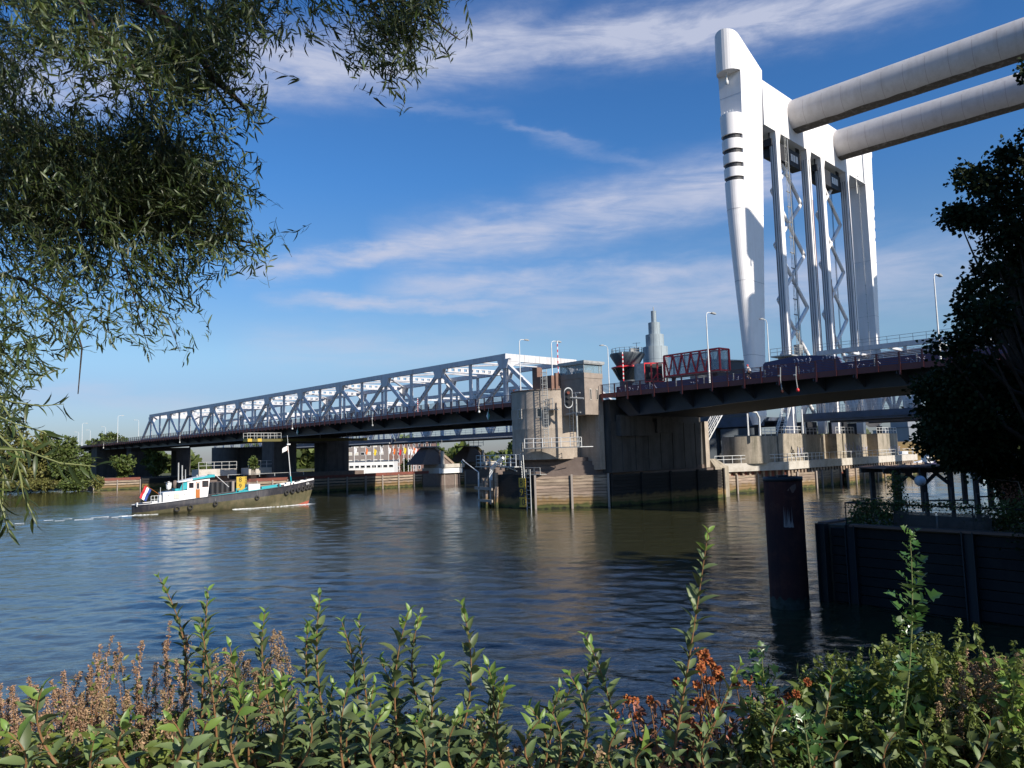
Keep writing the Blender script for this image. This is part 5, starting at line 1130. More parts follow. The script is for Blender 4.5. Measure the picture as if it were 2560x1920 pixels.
def glass_bridge():
    D = 150; a = at(1662, 942, D); b = at(1776, 938, D-8); k = D/F_PX
    dx = (b-a); dx[2] = 0; L = np.linalg.norm(dx); fr = LFrame(a[:2], math.atan2(dx[1], dx[0])); z0 = float(at(1662, 941, D)[2]); h = 4.0; w = 3.0
    t = Thing('glazed_footbridge', 'red steel lattice footbridge section with glass walls', 'footbridge', fr, (0, 0, z0))
    m = MB(); L2 = L+2.2
    for y in (0, w):
        for z in (z0, z0+h): m.beam((0, y, z), (L2, y, z), 0.28, 0.28)
        n = 5; q = L/n
        for i in range(n):
            m.beam((q*i, y, z0+h), (q*(i+0.5), y, z0), 0.2, 0.2); m.beam((q*(i+0.5), y, z0), (q*(i+1), y, z0+h), 0.2, 0.2)
        for x in (0, L, L2): m.beam((x, y, z0), (x, y, z0+h), 0.3, 0.3)
    for x in (0, L, L2):
        for z in (z0, z0+h): m.beam((x, 0, z), (x, w, z), 0.25, 0.25)
    t.part('frame', m, MT['red'])
    m = MB(); m.box((0.1, 0.15, z0+0.2), (L2-0.1, 0.18, z0+h-0.2)); m.box((0.1, w-0.18, z0+0.2), (L2-0.1, w-0.15, z0+h-0.2)); m.box((L2-0.16, 0.2, z0+0.2), (L2-0.12, w-0.2, z0+h-0.2)); t.part('glass_wall', m, MT['glass'])
    m = MB(); m.box((0, 0.1, z0-0.3), (L2, w-0.1, z0-0.1)); 
    for i in range(1, 8): m.box((L2*i/8-0.05, 0.2, z0), (L2*i/8+0.05, 0.3, z0+h)); 
    m.box((0.2, 0.3, z0+1.4), (L2-0.4, 0.36, z0+1.55)); t.part('floor_and_mullion', m, MT['galv'])
    m = MB()
    for x in (1, L): m.box((x-0.3, w/2-0.3, 0), (x+0.3, w/2+0.3, z0-0.3))
    t.part('support', m, MT['dsteel'])
    # landing stage with lift cabin to the left of it
    c = at(1604, 948, D+2); zb = float(at(1604, 952, D)[2]); zt = float(at(1604, 905, D)[2])
    t = Thing('lift_cabin', 'grey lift cabin with red open frame beside the stepped tower', 'cabin', G, (c[0], c[1], 2))
    m = MB(); m.box((c[0]-0.9-0.5, c[1], 0), (c[0]+0.6, c[1]+3, zb)); m.box((c[0]-0.9, c[1], zb), (c[0]+0.6, c[1]+3, zt)); t.part('box', m, MT['galv'])
    m = MB(); x0 = c[0]+0.65
    for x in (x0, x0+1.4, x0+2.6, x0+3.9): m.beam((x, c[1]+.3, zb), (x, c[1]+.3, zt), 0.28, 0.28)
    for z in (zb, zt): m.beam((x0, c[1]+.3, z), (x0+3.9, c[1]+.3, z), 0.25, 0.25)
    m.path([(x0+1.4, c[1]+.3, zb+.2), (x0+2.6, c[1]+.3, zb+1.6), (x0+3.5, c[1]+.3, zb+1.3), (x0+3.6, c[1]+.3, zb+.3)], 0.12, n=6); t.part('red_frame', m, MT['red'])
    m = MB(); m.box((x0, c[1]+2, zb), (x0+3.9, c[1]+2.4, zt)); m.box((x0+.5, c[1]+1, 0), (x0+3.5, c[1]+2.4, zb)); t.part('backing', m, MT['dsteel'])
glass_bridge()
def flat_hall():
    D = 170; a = at(1778, 900, D); b = at(1860, 905, D)
    m = MB(); z1 = float(at(1778, 898, D)[2]); m.prism([(a[0]-3, 0), (b[0]+2, 0), (b[0]+2, z1-0.8), (a[0]-3, z1)], 'T', a[1], a[1]+8)
    t = Thing('dark_hall', 'dark sloping roofed cabin between red footbridge and pylon', 'building', G, (a[0], a[1], 0)); t.part('wall', m, MT['darkclad'])
    m = MB(); m.beam((a[0]-3.2, a[1]-0.2, z1+0.1), (b[0]+2.2, a[1]-0.2, z1-0.7), 0.5, 0.25); t.part('eave', m, MT['galv'])
flat_hall()

# cyclist on the road bridge
def skin_body(joints, edges, radii, name, m, frame, base, parent):
    me = bpy.data.meshes.new(name); me.from_pydata([(frame.fl*(p[0]-base[0]), p[1]-base[1], p[2]-base[2]) for p in joints], edges, [])
    o = bpy.data.objects.new(name, me); COL.objects.link(o); md = o.modifiers.new('skin', 'SKIN')
    for i, r in enumerate(radii): me.skin_vertices[0].data[i].radius = (r, r) if not isinstance(r, tuple) else r
    me.skin_vertices[0].data[0].use_root = True
    ss = o.modifiers.new('sub', 'SUBSURF'); ss.levels = 1; ss.render_levels = 1
    dg = bpy.context.evaluated_depsgraph_get(); m2 = bpy.data.meshes.new_from_object(o.evaluated_get(dg)); o.modifiers.clear(); o.data = m2; bpy.data.meshes.remove(me)
    m2.materials.clear(); m2.materials.append(m)
    o.parent = parent; return o
def cyclist():
    T = 7.4; q = B.onT(1873, 937, T); s, z = q[0], 14.25; base = (s, T, z)
    t = Thing('bicycle', 'dark bicycle ridden along the footway of the lifting span', 'bicycle', B, base)
    for (nm, x) in (('wheel', -0.52), ('wheel', 0.52)):
        mb = MB(); pts = [(s+x+0.33*math.cos(a), T, z+0.34+0.33*math.sin(a)) for a in [2*math.pi*i/20 for i in range(21)]]; mb.path(pts, 0.02, n=5); 
        for a in range(0, 180, 30): mb.tube((s+x+0.32*math.cos(rad(a)), T, z+0.34+0.32*math.sin(rad(a))), (s+x-0.32*math.cos(rad(a)), T, z+0.34-0.32*math.sin(rad(a))), 0.004, n=3)
        t.part(nm, mb, MT['rubber'])
    mb = MB(); mb.path([(s-0.52, T, z+0.34), (s-0.15, T, z+0.85), (s+0.38, T, z+0.85), (s, T, z+0.32), (s-0.15, T, z+0.88)], 0.018, n=5); mb.path([(s+0.52, T, z+0.34), (s+0.38, T, z+0.95)], 0.018, n=5); mb.tube((s-0.52, T, z+0.34), (s, T, z+0.32), 0.016, n=5); t.part('frame', mb, MT['black'])
    mb = MB(); mb.path([(s+0.32, T-0.25, z+1.02), (s+0.38, T, z+1.0), (s+0.32, T+0.25, z+1.02)], 0.015, n=5); t.part('handlebar', mb, MT['black']); mb = MB(); mb.box((s-0.28, T-0.07, z+0.9), (s-0.03, T+0.07, z+0.95)); t.part('saddle', mb, MT['black'])
    p = Thing('person', 'cyclist in a white top riding past the foot of the tapered pylon', 'person', B, base)
    J = [(s-0.15, T, z+0.98), (s-0.05, T, z+1.2), (s+0.08, T, z+1.42), (s+0.12, T, z+1.52), (s+0.14, T, z+1.6), (s+0.16, T, z+1.68), (s+0.07, T-0.18, z+1.40), (s+0.18, T-0.24, z+1.18), (s+0.34, T-0.24, z+1.05), (s+0.07, T+0.18, z+1.40), (s+0.18, T+0.24, z+1.18), (s+0.34, T+0.24, z+1.05), (s+0.05, T-0.12, z+0.95), (s+0.28, T-0.12, z+0.72), (s+0.12, T-0.11, z+0.36), (s+0.25, T-0.11, z+0.30), (s+0.02, T+0.12, z+0.93), (s+0.2, T+0.12, z+0.62), (s-0.08, T+0.11, z+0.22), (s+0.06, T+0.11, z+0.17)]
    E_ = [(0, 1), (1, 2), (2, 3), (3, 4), (4, 5), (2, 6), (6, 7), (7, 8), (2, 9), (9, 10), (10, 11), (0, 12), (12, 13), (13, 14), (14, 15), (0, 16), (16, 17), (17, 18), (18, 19)]
    skin_body(J, E_, [0.15, 0.14, 0.15, 0.06, 0.09, 0.095, 0.06, 0.045, 0.035, 0.06, 0.045, 0.035, 0.09, 0.07, 0.05, 0.045, 0.09, 0.07, 0.05, 0.045], 'body', MT['skin'], B, base, p.o)
    J2 = J[:3]+[J[6], J[7], J[9], J[10]]; skin_body(J2, [(0, 1), (1, 2), (2, 3), (3, 4), (2, 5), (5, 6)], [0.165, 0.165, 0.165, 0.075, 0.06, 0.075, 0.06], 'white_top', MT['fabw'], B, base, p.o)
    J3 = [J[0], J[12], J[13], (s+0.13, T-0.11, z+0.42), J[16], J[17], (s-0.06, T+0.11, z+0.3)]; skin_body(J3, [(0, 1), (1, 2), (2, 3), (0, 4), (4, 5), (5, 6)], [0.165, 0.105, 0.085, 0.06, 0.105, 0.085, 0.06], 'dark_trousers', MT['dsteel'], B, base, p.o)
    mb = MB(); mb.lathe((s+0.15, T, z+1.66), [(0.11, -0.02), (0.115, 0.04), (0.08, 0.1), (0.01, 0.12)], 12); p.part('helmet', mb, MT['red'])
cyclist()

# ================================================================ far buildings, flags, boats
def far_building(name, lab, x0, x1, ytop, ybot, D, wall, floors, cols, winc=(1, 1), winm='cream', depth=14, roofbox=None, cat='building', ww=0.55, wh=0.5, yaw=0.0, bal=None):
    a = at(x0, ybot, D); b = at(x1, ybot, D); zt = float(at((x0+x1)/2, ytop, D)[2]); zb = 1.2
    fr = LFrame(a[:2], math.atan2(b[1]-a[1], b[0]-a[0])+yaw); Lx = float(np.linalg.norm((b-a)[:2])); z0 = float(at((x0+x1)/2, ybot, D)[2])
    t = Thing(name, lab, cat, fr, (0, 0, zb)); m = MB(); m.box((0, 0, zb), (Lx, depth, zt)); t.part('wall', m, wall)
    m = MB(); m.box((-0.2, -0.2, zt), (Lx+0.2, depth+0.2, zt+0.4)); t.part('roof', m, MT['flange'])
    H = zt-max(z0, zb); fh = H/floors; cw = Lx/cols
    for i in range(floors):
        for j in range(cols):
            x = cw*(j+0.5); z = max(z0, zb)+fh*(i+0.5); w, h = cw*ww, fh*wh
            if floors*cols > 90: continue
            f = MB(); f.box((x-w/2, -0.09, z-h/2), (x+w/2, -0.005, z+h/2)); w_ = t.part('window', f, MT['boatwhite'])
            g = MB(); g.box((x-w/2+0.12, -0.12, z-h/2+0.12), (x+w/2-0.12, -0.092, z+h/2-0.12)); t.part('pane', g, MT['glassdark'] if ((i*7+j*3) % 5 < 2 or winm == 'dark') else MT[winm], w_)
    if bal:
        m = MB()
        for i in range(floors): m.box((0, -1.3, max(z0, zb)+fh*i+0.1), (Lx, -0.15, max(z0, zb)+fh*i+1.0))
        t.part('balcony', m, MT[bal])
    if roofbox: m = MB(); m.box((Lx*roofbox[0], 2, zt), (Lx*roofbox[1], depth-2, zt+roofbox[2])); t.part('roof_box', m, wall)
    return t
far_building('office_block', 'grey brown brick block with pale blinds seen under the truss bridge', 868, 962, 1105, 1182, 300, MT['brickgrey'], 4, 6, ww=0.62, wh=0.42, depth=20)
far_building('brick_building', 'red brown brick building with small white windows behind the flags', 964, 1082, 1105, 1182, 312, MT['brickfar'], 4, 9, winm='dark', ww=0.4, wh=0.5, depth=20)
far_building('brick_building', 'distant brick building glimpsed left of the rail pier drum', 1776, 1806, 1101, 1128, 300, MT['brickfar'], 3, 4, winm='cream', ww=0.5, wh=0.5)
far_building('white_pavilion', 'long low white pavilion on the quay under the truss bridge', 872, 985, 1154, 1178, 285, MT['boatwhite'], 1, 8, winm='dark', ww=0.8, wh=0.3, depth=10)
far_building('apartment_block', 'white apartment block with long balconies right of the rail pier', 2246, 2277, 1083, 1118, 330, MT['boatwhite'], 6, 4, winm='dark', ww=0.8, wh=0.35, bal='whitemetal')
far_building('apartment_block', 'low far apartment block with flat dark roof left of the grey tower', 2215, 2270, 1075, 1118, 420, MT['grey'], 5, 8, winm='dark', ww=0.6, wh=0.4)
far_building('grey_tower_block', 'plain grey tower block behind the grassy mound', 2275, 2326, 1068, 1114, 300, MT['grey'], 5, 1, winm='dark', ww=0.05, wh=0.1, roofbox=(0.1, 0.5, 3.2), depth=18)
far_building('apartment_block', 'pale apartment tower seen through the dark tree', 2462, 2485, 1085, 1150, 300, MT['boatwhite'], 7, 4, winm='dark', ww=0.7, wh=0.4)
def tug_like(name, lab, x0, x1, yw, D, hullc, cabc):
    a = at(x0, yw, D); b = at(x1, yw, D); fr = LFrame(a[:2], math.atan2(b[1]-a[1], b[0]-a[0])); L = float(np.linalg.norm((b-a)[:2]))
    t = Thing(name, lab, 'boat', fr, (0, 0, 0)); rings = []; n = 12
    for i in range(n+1):
        f = i/n; w = 2.3*min(1, 3.2*min(f+0.06, (1-f)*1.0)+0.03); s = 1.7+0.9*abs(f-0.35)**1.5*2
        rings.append([(L*f, 2.3-w, s), (L*f, 2.3-w*0.85, 0), (L*f, 2.3, -0.4), (L*f, 2.3+w*0.85, 0), (L*f, 2.3+w, s)])
    mb = MB(); mb.add([p for r_ in rings for p in r_], [(i*5+j, i*5+j+1, (i+1)*5+j+1, (i+1)*5+j) for i in range(n) for j in range(4)]+[(i*5, (i+1)*5, (i+1)*5+4, i*5+4) for i in range(n)]); t.part('hull', mb, MT[hullc])
    mb = MB(); mb.box((L*0.12, 0.9, 1.7), (L*0.62, 3.7, 3.4)); mb.box((L*0.32, 0.7, 3.4), (L*0.5, 3.9, 5.0)); t.part('cabin', mb, MT[cabc])
    mb = MB()
    for i in range(7): mb.box((L*(0.15+0.065*i), 0.86, 2.3), (L*(0.15+0.065*i)+0.8, 0.9, 3.0))
    for i in range(4): mb.tube((L*(0.6+0.1*i), 0.0+0.35*max(0, i-1), 1.2), (L*(0.6+0.1*i), -0.1+0.35*max(0, i-1), 1.2), 0.3, n=8)
    t.part('window_row', mb, MT['glassdark']); mb = MB(); mb.tube((L*0.75, 2.3, 1.9), (L*0.75, 2.3, 6), 0.1, n=6); t.part('mast', mb, MT['galv'])
tug_like('moored_ship', 'white moored ship with a row of cabin windows below the mound', 2235, 2318, 1164, 190, 'boatwhite', 'boatwhite')
tug_like('moored_ship', 'dark blue moored ship cut off by the dark tree', 2319, 2352, 1164, 195, 'bluepanel', 'boatwhite')
tug_like('moored_ship', 'turquoise moored boat seen through the tree branches', 2440, 2500, 1170, 185, 'teal', 'boatwhite')
fcols = ['fabw', 'fabo', 'faby', 'fabw', 'fabo', 'fabr', 'faby', 'fabw', 'fabw', 'fabo', 'fabw', 'fabr', 'fabw']
fx = [886, 915, 935, 952, 984, 998, 1010, 1021, 1028, 1034, 1038, 1042, 972]
for i, x in enumerate(fx):
    D = 270; p = at(x, 1178, D); zt = float(at(x, 1113+(i % 3)*2, D)[2]); lab_c = {'fabw': 'white', 'fabo': 'orange', 'faby': 'yellow', 'fabr': 'red'}[fcols[i]]
    t = Thing('flagpole', 'thin white pole with a limp %s flag, %s' % (lab_c, ['leftmost, in front of the grey block', 'between grey block and its middle', 'near the middle of the grey block', 'before the right end of the grey block', 'first before the red brick building', 'right of the first orange flag', 'short of the dense flag cluster', 'left edge of the dense flag cluster', 'second in the dense flag cluster', 'third in the dense flag cluster', 'fourth in the dense flag cluster', 'right edge of the dense flag cluster', 'at the joint of the two brick buildings'][i]), 'flagpole', G, (p[0], p[1], 1.2), 'flagpoles on the far quay')
    mb = MB(); mb.tube((p[0], p[1], 1.2), (p[0], p[1], zt), 0.09, n=5); t.part('pole', mb, MT['boatwhite'])
    mb = MB(); r = random.Random(i); w = 0.7+r.random()*0.35; pts = []
    for u in range(4):
        for v in range(5): pts.append((p[0]+w*u/3*(1-0.1*v), p[1]+0.25*math.sin(u*2+v), zt-0.3-2.1*v/4-u*0.35-0.2*math.sin(u*1.5)))
    mb.add(pts, [(u*5+v, u*5+v+1, (u+1)*5+v+1, (u+1)*5+v) for u in range(3) for v in range(4)], True); t.part('flag', mb, MT[fcols[i]])
# ================================================================ the tug
def tug():
    a = on_z(336, 1290, 0); b = on_z(783, 1262, 0); hd = math.atan2(b[1]-a[1], b[0]-a[0]); L = float(np.linalg.norm(b-a)); fr = LFrame(a[:2], hd)
    HW = 2.45; CY = 2.3
    t = Thing('tugboat', 'black and olive river tug with white wheelhouse heading right', 'boat', fr, (0, CY, 0))
    def sheer(x): return lerp(x, [0, 4, 9.5, 16, 21, L+0.6], [1.30, 1.55, 2.05, 2.55, 3.05, 3.85])
    def halfw(f, z, zs):   # plan half width at fraction f of the length
        full = min(1.0, (f/0.07)**0.5 if f < 0.07 else 1.0); e = max(0.0, (f-0.70)/0.30); w = HW*full*(1-e**2.1)
        k = 0.80+0.20*min(1, max(0, z)/1.2) if f < 0.75 else 0.62+0.38*min(1, max(0, z)/max(zs, 0.1))
        return max(0.03, w*(k if z >= 0 else 0.7))
    def ring_pts(f, z, side, rake=True):
        x = L*f; zs = sheer(x)
        x2 = x+(1.1*(z/3.7) if f > 0.8 else 0)*max(0, (f-0.8)/0.2)
        return (x2, CY+side*halfw(f, z, zs), z)
    n = 40
    def strip(lo, hi, k=4):
        mb = MB()
        for side in (-1, 1):
            g = []
            for i in range(n+1):
                f = i/n; zs = sheer(L*f); z0, z1 = lo(f, zs), hi(f, zs)
                g.append([ring_pts(f, z0+(z1-z0)*j/k, side) for j in range(k+1)])
            mb.add([p for c in g for p in c], [(i*(k+1)+j, (i+1)*(k+1)+j, (i+1)*(k+1)+j+1, i*(k+1)+j+1) for i in range(n) for j in range(k)], True)
        f = 0; zs = sheer(0); z0, z1 = lo(0, zs), hi(0, zs)
        mb.add([ring_pts(0, z0, -1), ring_pts(0, z0, 1), ring_pts(0, z1, 1), ring_pts(0, z1, -1)], [(0, 1, 2, 3)])
        return mb
    blk = lambda f, zs: zs-lerp(f, [0, 0.25, 0.6, 0.85, 1], [0.95, 0.85, 0.95, 1.1, 1.5])
    hull = t.part('hull', strip(lambda f, zs: blk(f, zs), lambda f, zs: zs), MT['hullblack'])
    red = lambda f, zs: lerp(f, [0, 0.8, 0.92, 1], [-0.1, -0.05, 0.10, 0.65])
    t.part('hull_side', strip(red, blk), MT['hullgreen'], hull); t.part('boot_top', strip(lambda f, zs: -0.8, red), MT['hullred'], hull)
    mb = MB(); g = []
    for i in range(n+1):
        f = i/n; zs = sheer(L*f); zd = zs-(0.12 if f < 0.8 else 0.5); g.append([ring_pts(f, zd, -1), ring_pts(f, zd, 1)])
    mb.add([p for c in g for p in c], [(i*2, (i+1)*2, (i+1)*2+1, i*2+1) for i in range(n)]); t.part('deck', mb, MT['dsteel'])
    mb = MB()
    for side in (-1, 1): mb.path([tuple(np.array(ring_pts(i/n, sheer(L*i/n), side))+np.array([0, 0, 0.02])) for i in range(n+1)], 0.07, n=6)
    t.part('rubbing_rail', mb, MT['hullblack'])
    mb = MB()
    for side in (-1, 1): mb.path([tuple(np.array(ring_pts(i/n, sheer(L*i/n), side))+np.array([0, -side*0.05, 0.10])) for i in range(0, 13)], 0.055, n=5)
    mb.path([ring_pts(0, sheer(0)+.1, -1), ring_pts(0, sheer(0)+.1, 1)], 0.055, n=5); t.part('white_gunwale', mb, MT['boatwhite'])
    mb = MB()
    for side in (-1, 1):
        q = [np.array(ring_pts(i/n, sheer(L*i/n), side)) for i in range(33, n+1)]
        mb.add([tuple(p+np.array([-0.15, -side*0.05, 0.03])) for p in q]+[tuple(p+np.array([-0.15, -side*0.05, 0.30])) for p in q], [(i, i+1, i+1+len(q), i+len(q)) for i in range(len(q)-1)])
    t.part('white_bulwark', mb, MT['boatwhite'])
    mb = text_mb('IDDR', 0.42, ring_pts(0.955, sheer(L*0.955)-0.42, -1), (0.72, 0.69, 0.05), (0, 0, 1), 0.01); 
    mb.v = [(p[0]+0.1, p[1]-0.12, p[2]) for p in mb.v]; t.part('bow_name', mb, MT['boatwhite'])
    x0 = 3.7
    # aft cabin
    mb = MB(); zc = 1.55
    mb.add([(x0, CY-1.75, zc-0.3), (6.9, CY-1.75, zc), (6.9, CY+1.75, zc), (x0, CY+1.75, zc-0.3), (x0, CY-1.7, 2.95), (6.9, CY-1.7, 3.15), (6.9, CY+1.7, 3.15), (x0, CY+1.7, 2.95)], [(0, 3, 2, 1), (4, 5, 6, 7), (0, 1, 5, 4), (1, 2, 6, 5), (2, 3, 7, 6), (3, 0, 4, 7)]); ac = t.part('aft_cabin', mb, MT['boatwhite'])
    mb = MB()
    for x in (4.4, 6.5): mb.tube((x, CY-1.80, 2.55), (x, CY-1.72, 2.55), 0.12, n=12)
    t.part('porthole', mb, MT['galv'], ac)
    mb = MB(); mb.box((5.1, CY-1.80, 2.05), (5.9, CY-1.735, 2.75)); w_ = t.part('window', mb, MT['galv'], ac)
    mb = MB()
    for q in range(2):
        for k in range(2): mb.box((5.15+0.38*q, CY-1.82, 2.1+0.33*k), (5.47+0.38*q, CY-1.8, 2.38+0.33*k))
    t.part('pane', mb, MT['cream'], ac)
    # wheelhouse
    mb = MB(); y0, y1 = CY-1.7, CY+1.7
    mb.add([(6.9, y0, 1.7), (9.7, y0, 1.95), (9.7, y1, 1.95), (6.9, y1, 1.7), (6.95, y0+.05, 4.35), (10.0, y0+.05, 4.65), (10.0, y1-.05, 4.65), (6.95, y1-.05, 4.35)], [(0, 3, 2, 1), (4, 5, 6, 7), (0, 1, 5, 4), (1, 2, 6, 5), (2, 3, 7, 6), (3, 0, 4, 7)]); wh = t.part('wheelhouse', mb, MT['boatwhite'])
    mb = MB()
    for (xa, xb, za, zb) in ((7.2, 7.72, 3.5, 4.15), (9.0, 9.75, 3.55, 4.35)): mb.box((xa-0.05, y0-0.04, za-0.05), (xb+0.05, y0+0.03, zb+0.05))
    wf = t.part('window', mb, MT['rust'], wh)
    mb = MB()
    for (xa, xb, za, zb) in ((7.24, 7.68, 3.54, 4.11), (9.05, 9.7, 3.6, 4.3)): mb.box((xa, y0-0.06, za), (xb, y0-0.03, zb))
    t.part('pane', mb, MT['glassdark'], wh)
    mb = MB(); mb.box((8.05, y0-0.05, 2.0), (8.62, y0+0.02, 4.25)); dr = t.part('door', mb, MT['wood'])
    mb = MB()
    for (xa, xb, za, zb) in ((8.12, 8.18, 3.25, 4.15), (8.5, 8.56, 3.25, 4.15), (8.12, 8.56, 3.22, 3.28), (8.12, 8.56, 4.1, 4.16)): mb.box((xa, y0-0.09, za), (xb, y0-0.05, zb))
    t.part('door_frame', mb, MT['boatwhite'], dr)
    mb = MB(); mb.box((8.2, y0-0.07, 3.3), (8.48, y0-0.05, 4.08)); t.part('door_pane', mb, MT['glassdark'], dr)
    mb = MB(); mb.add([(5.7, y0-.15, 4.28), (10.5, y0-.15, 4.85), (10.5, y1+.15, 4.85), (5.7, y1+.15, 4.28), (5.7, y0-.1, 4.36), (8.9, y0-.1, 5.0), (10.3, y0-.1, 5.12), (10.3, y1+.1, 5.12), (8.9, y1+.1, 5.0), (5.7, y1+.1, 4.36)], [(0, 3, 2, 1), (4, 5, 8, 9), (5, 6, 7, 8), (0, 1, 6, 5, 4), (1, 2, 7, 6), (2, 3, 9, 8, 7), (3, 0, 4, 9)]); rf = t.part('wheelhouse_roof', mb, MT['boatwhite'])
    mb = MB(); mb.prism([(7.6, 4.56), (10.52, 4.90), (10.52, 5.22), (9.9, 5.24), (9.2, 5.02), (7.6, 4.80)], 'T', y0-0.24, y0-0.16); mb.box((10.5, y0-.24, 4.85), (10.62, y1+.24, 5.24)); t.part('teal_visor', mb, MT['teal'], rf)
    mb = MB()
    for (x, z1, r) in ((6.05, 7.1, 0.10), (6.55, 6.7, 0.10), (7.0, 6.1, 0.07)): mb.tube((x, CY, 4.4), (x, CY, z1), r, n=8)
    mb.tube((8.6, CY, 4.95), (8.6, CY, 5.25), 0.14, n=8); mb.tube((6.3, y0, 3.1), (6.3, y0, 5.2), 0.04, n=6); t.part('funnel_pipe', mb, MT['galv'])
    mb = MB(); mb.path([(5.0, CY-1.0, 3.1), (4.6, CY-1.1, 3.5), (4.3, CY-1.2, 4.3)], 0.06, n=6); mb.box((3.9, CY-1.3, 4.35), (4.9, CY-1.1, 4.42)); mb.path([(5.6, CY, 3.1), (5.3, CY-.3, 3.9), (5.5, CY-.5, 4.4)], 0.07, n=6); t.part('davit', mb, MT['dsteel'])
    mb = MB(); mb.lathe((4.6, CY-0.9, 3.9), [(0.02, -0.62), (0.32, -0.45), (0.38, 0.1), (0.34, 0.45), (0.02, 0.6)], 12); t.part('life_raft_canister', mb, MT['boatwhite'])
    mb = MB(); mb.lathe((5.5, CY-0.5, 4.0), [(0.02, -0.6), (0.28, -0.4), (0.33, 0.2), (0.2, 0.55), (0.02, 0.6)], 10); t.part('covered_winch', mb, MT['brickbase'])
    mb = MB(); mb.add([(5.8, y0+.2, 3.1), (6.9, y0+.1, 3.3), (6.9, y0+.1, 4.3), (6.3, y0+.1, 4.2)], [(0, 1, 2, 3)]); mb.box((5.4, CY-1.2, 3.1), (6.5, CY+1.2, 3.4)); t.part('teal_box', mb, MT['teal'])
    mb = MB(); railing(mb, [(2.2, CY-1.5, 1.35), (3.5, CY-1.6, 1.4)], 1.2, 0.5, (1, 0.6), 0.03); mb.tube((3.4, CY-1.5, 1.4), (3.4, CY-1.5, 3.7), 0.03, n=5); mb.box((2.4, CY-1.3, 1.2), (3.1, CY-0.7, 1.85)); mb.box((3.25, CY-1.65, 1.3), (3.5, CY-1.2, 2.6)); mb.tube((0.5, CY-1.2, 1.2), (0.5, CY-1.2, 1.75), 0.12, n=8); t.part('stern_gear', mb, MT['whitemetal'])
    mb = MB()
    z = lambda x: sheer(x)-0.02
    mb.beam((10.2, CY-1.9, z(10.2)+.05), (20.4, CY-1.9, z(20.4)+.05), 0.12, 0.14); mb.beam((17.5, CY-1.2, z(17)+.35), (20.4, CY-1.2, z(20.4)+.30), 0.9, 0.3)
    mb.path([(13.9, CY-1.2, z(14)), (13.9, CY-1.2, z(14)+0.6), (14.3, CY-1.2, z(14)+0.6)], 0.09, n=6); mb.box((14.2, CY-1.3, z(14.2)), (15.6, CY-.4, z(14.2)+.35)); mb.tube((14.6, CY-1.3, z(14)+.2), (15.4, CY-1.3, z(14)+.75), 0.1, n=6); t.part('teal_deck_gear', mb, MT['teal'])
    mb = MB(); mb.box((15.6, CY-1.5, z(15.6)+.05), (17.3, CY+0.4, z(16)+1.05)); t.part('white_deck_box', mb, MT['boatwhite'])
    mb = MB(); mb.box((10.1, CY-1.85, z(10)+.1), (10.4, CY-1.65, z(10)+.35)); mb.box((11.1, CY-1.85, z(11)+.05), (11.5, CY-1.6, z(11)+.3)); mb.box((19.9, CY-2.0, z(20)), (20.1, CY-1.9, z(20)+.55)); mb.tube((21.9, CY-1.7, z(22)), (21.9, CY-1.7, z(22)+.3), 0.1, n=8); mb.tube((22.4, CY-1.6, z(22)), (22.4, CY-1.6, z(22)+.3), 0.1, n=8); mb.box((23.1, CY-.7, z(23)+.1), (23.8, CY, z(23)+.45)); mb.tube((25.0, CY, z(25)), (25.0, CY, z(25)+.5), 0.14, n=8); t.part('bollard', mb, MT['dsteel'])
    mb = MB(); mb.tube((11.0, CY-0.5, 5.2), (13.0, CY-0.5, 3.3), 0.035, n=5); t.part('boat_hook', mb, MT['boatwhite'])
    xm = 22.6; mb = MB(); mb.path([(xm, CY, z(xm)), (xm-0.12, CY, z(xm)+1.2)], 0.11, n=8); t.part('mast_foot', mb, MT['teal'])
    mb = MB(); mb.tube((xm-0.12, CY, z(xm)+1.2), (xm-0.55, CY, z(xm)+6.2), 0.06, n=6); mb.tube((xm-.5, CY, z(xm)+6), (xm-.62, CY, z(xm)+7.6), 0.03, n=5); mb.box((xm-.7, CY-.2, z(xm)+6.1), (xm-.2, CY+.2, z(xm)+6.3)); t.part('mast', mb, MT['whitemetal'])
    def flag(nm, lab, pole_a, pole_b, corner, u, v, cols, droop=0.25):
        ft = Thing(nm, lab, 'flag', fr, tuple(pole_a)); mb = MB(); mb.tube(pole_a, pole_b, 0.03, n=6); ft.part('staff', mb, MT['wood'])
        c, u, v = np.array(corner, float), np.array(u, float), np.array(v, float)
        for k, cm in enumerate(cols):
            mb = MB(); pts = []; m = 8
            for i in range(m+1):
                for j in range(2): pts.append(c+u*i/m+v*(k+j)/len(cols)+np.array([0, 0.12*math.sin(i*1.4+k*.4), -droop*(i/m)**2]))
            mb.add(pts, [(i*2, i*2+2, i*2+3, i*2+1) for i in range(m)], True); ft.part('stripe', mb, MT[cm])
    flag('stern_flag', 'red white and blue striped flag on a slanting staff at the tug stern', (3.35, CY-1.2, 2.7), (1.45, CY-1.2, 4.15), (1.5, CY-1.2, 4.12), (-0.75, 0, -1.45), (0.85, 0, -0.62), ['fabr', 'fabw', 'fabb'])
    flag('mast_flag', 'small white pennant at the top of the bow mast', (xm-.55, CY, z(xm)+5.0), (xm-.6, CY, z(xm)+6.3), (xm-.55, CY, z(xm)+6.0), (-0.9, 0, -0.35), (0, 0, -0.7), ['fabw'], 0.1)
    # tyres hung along the side
    proto = None
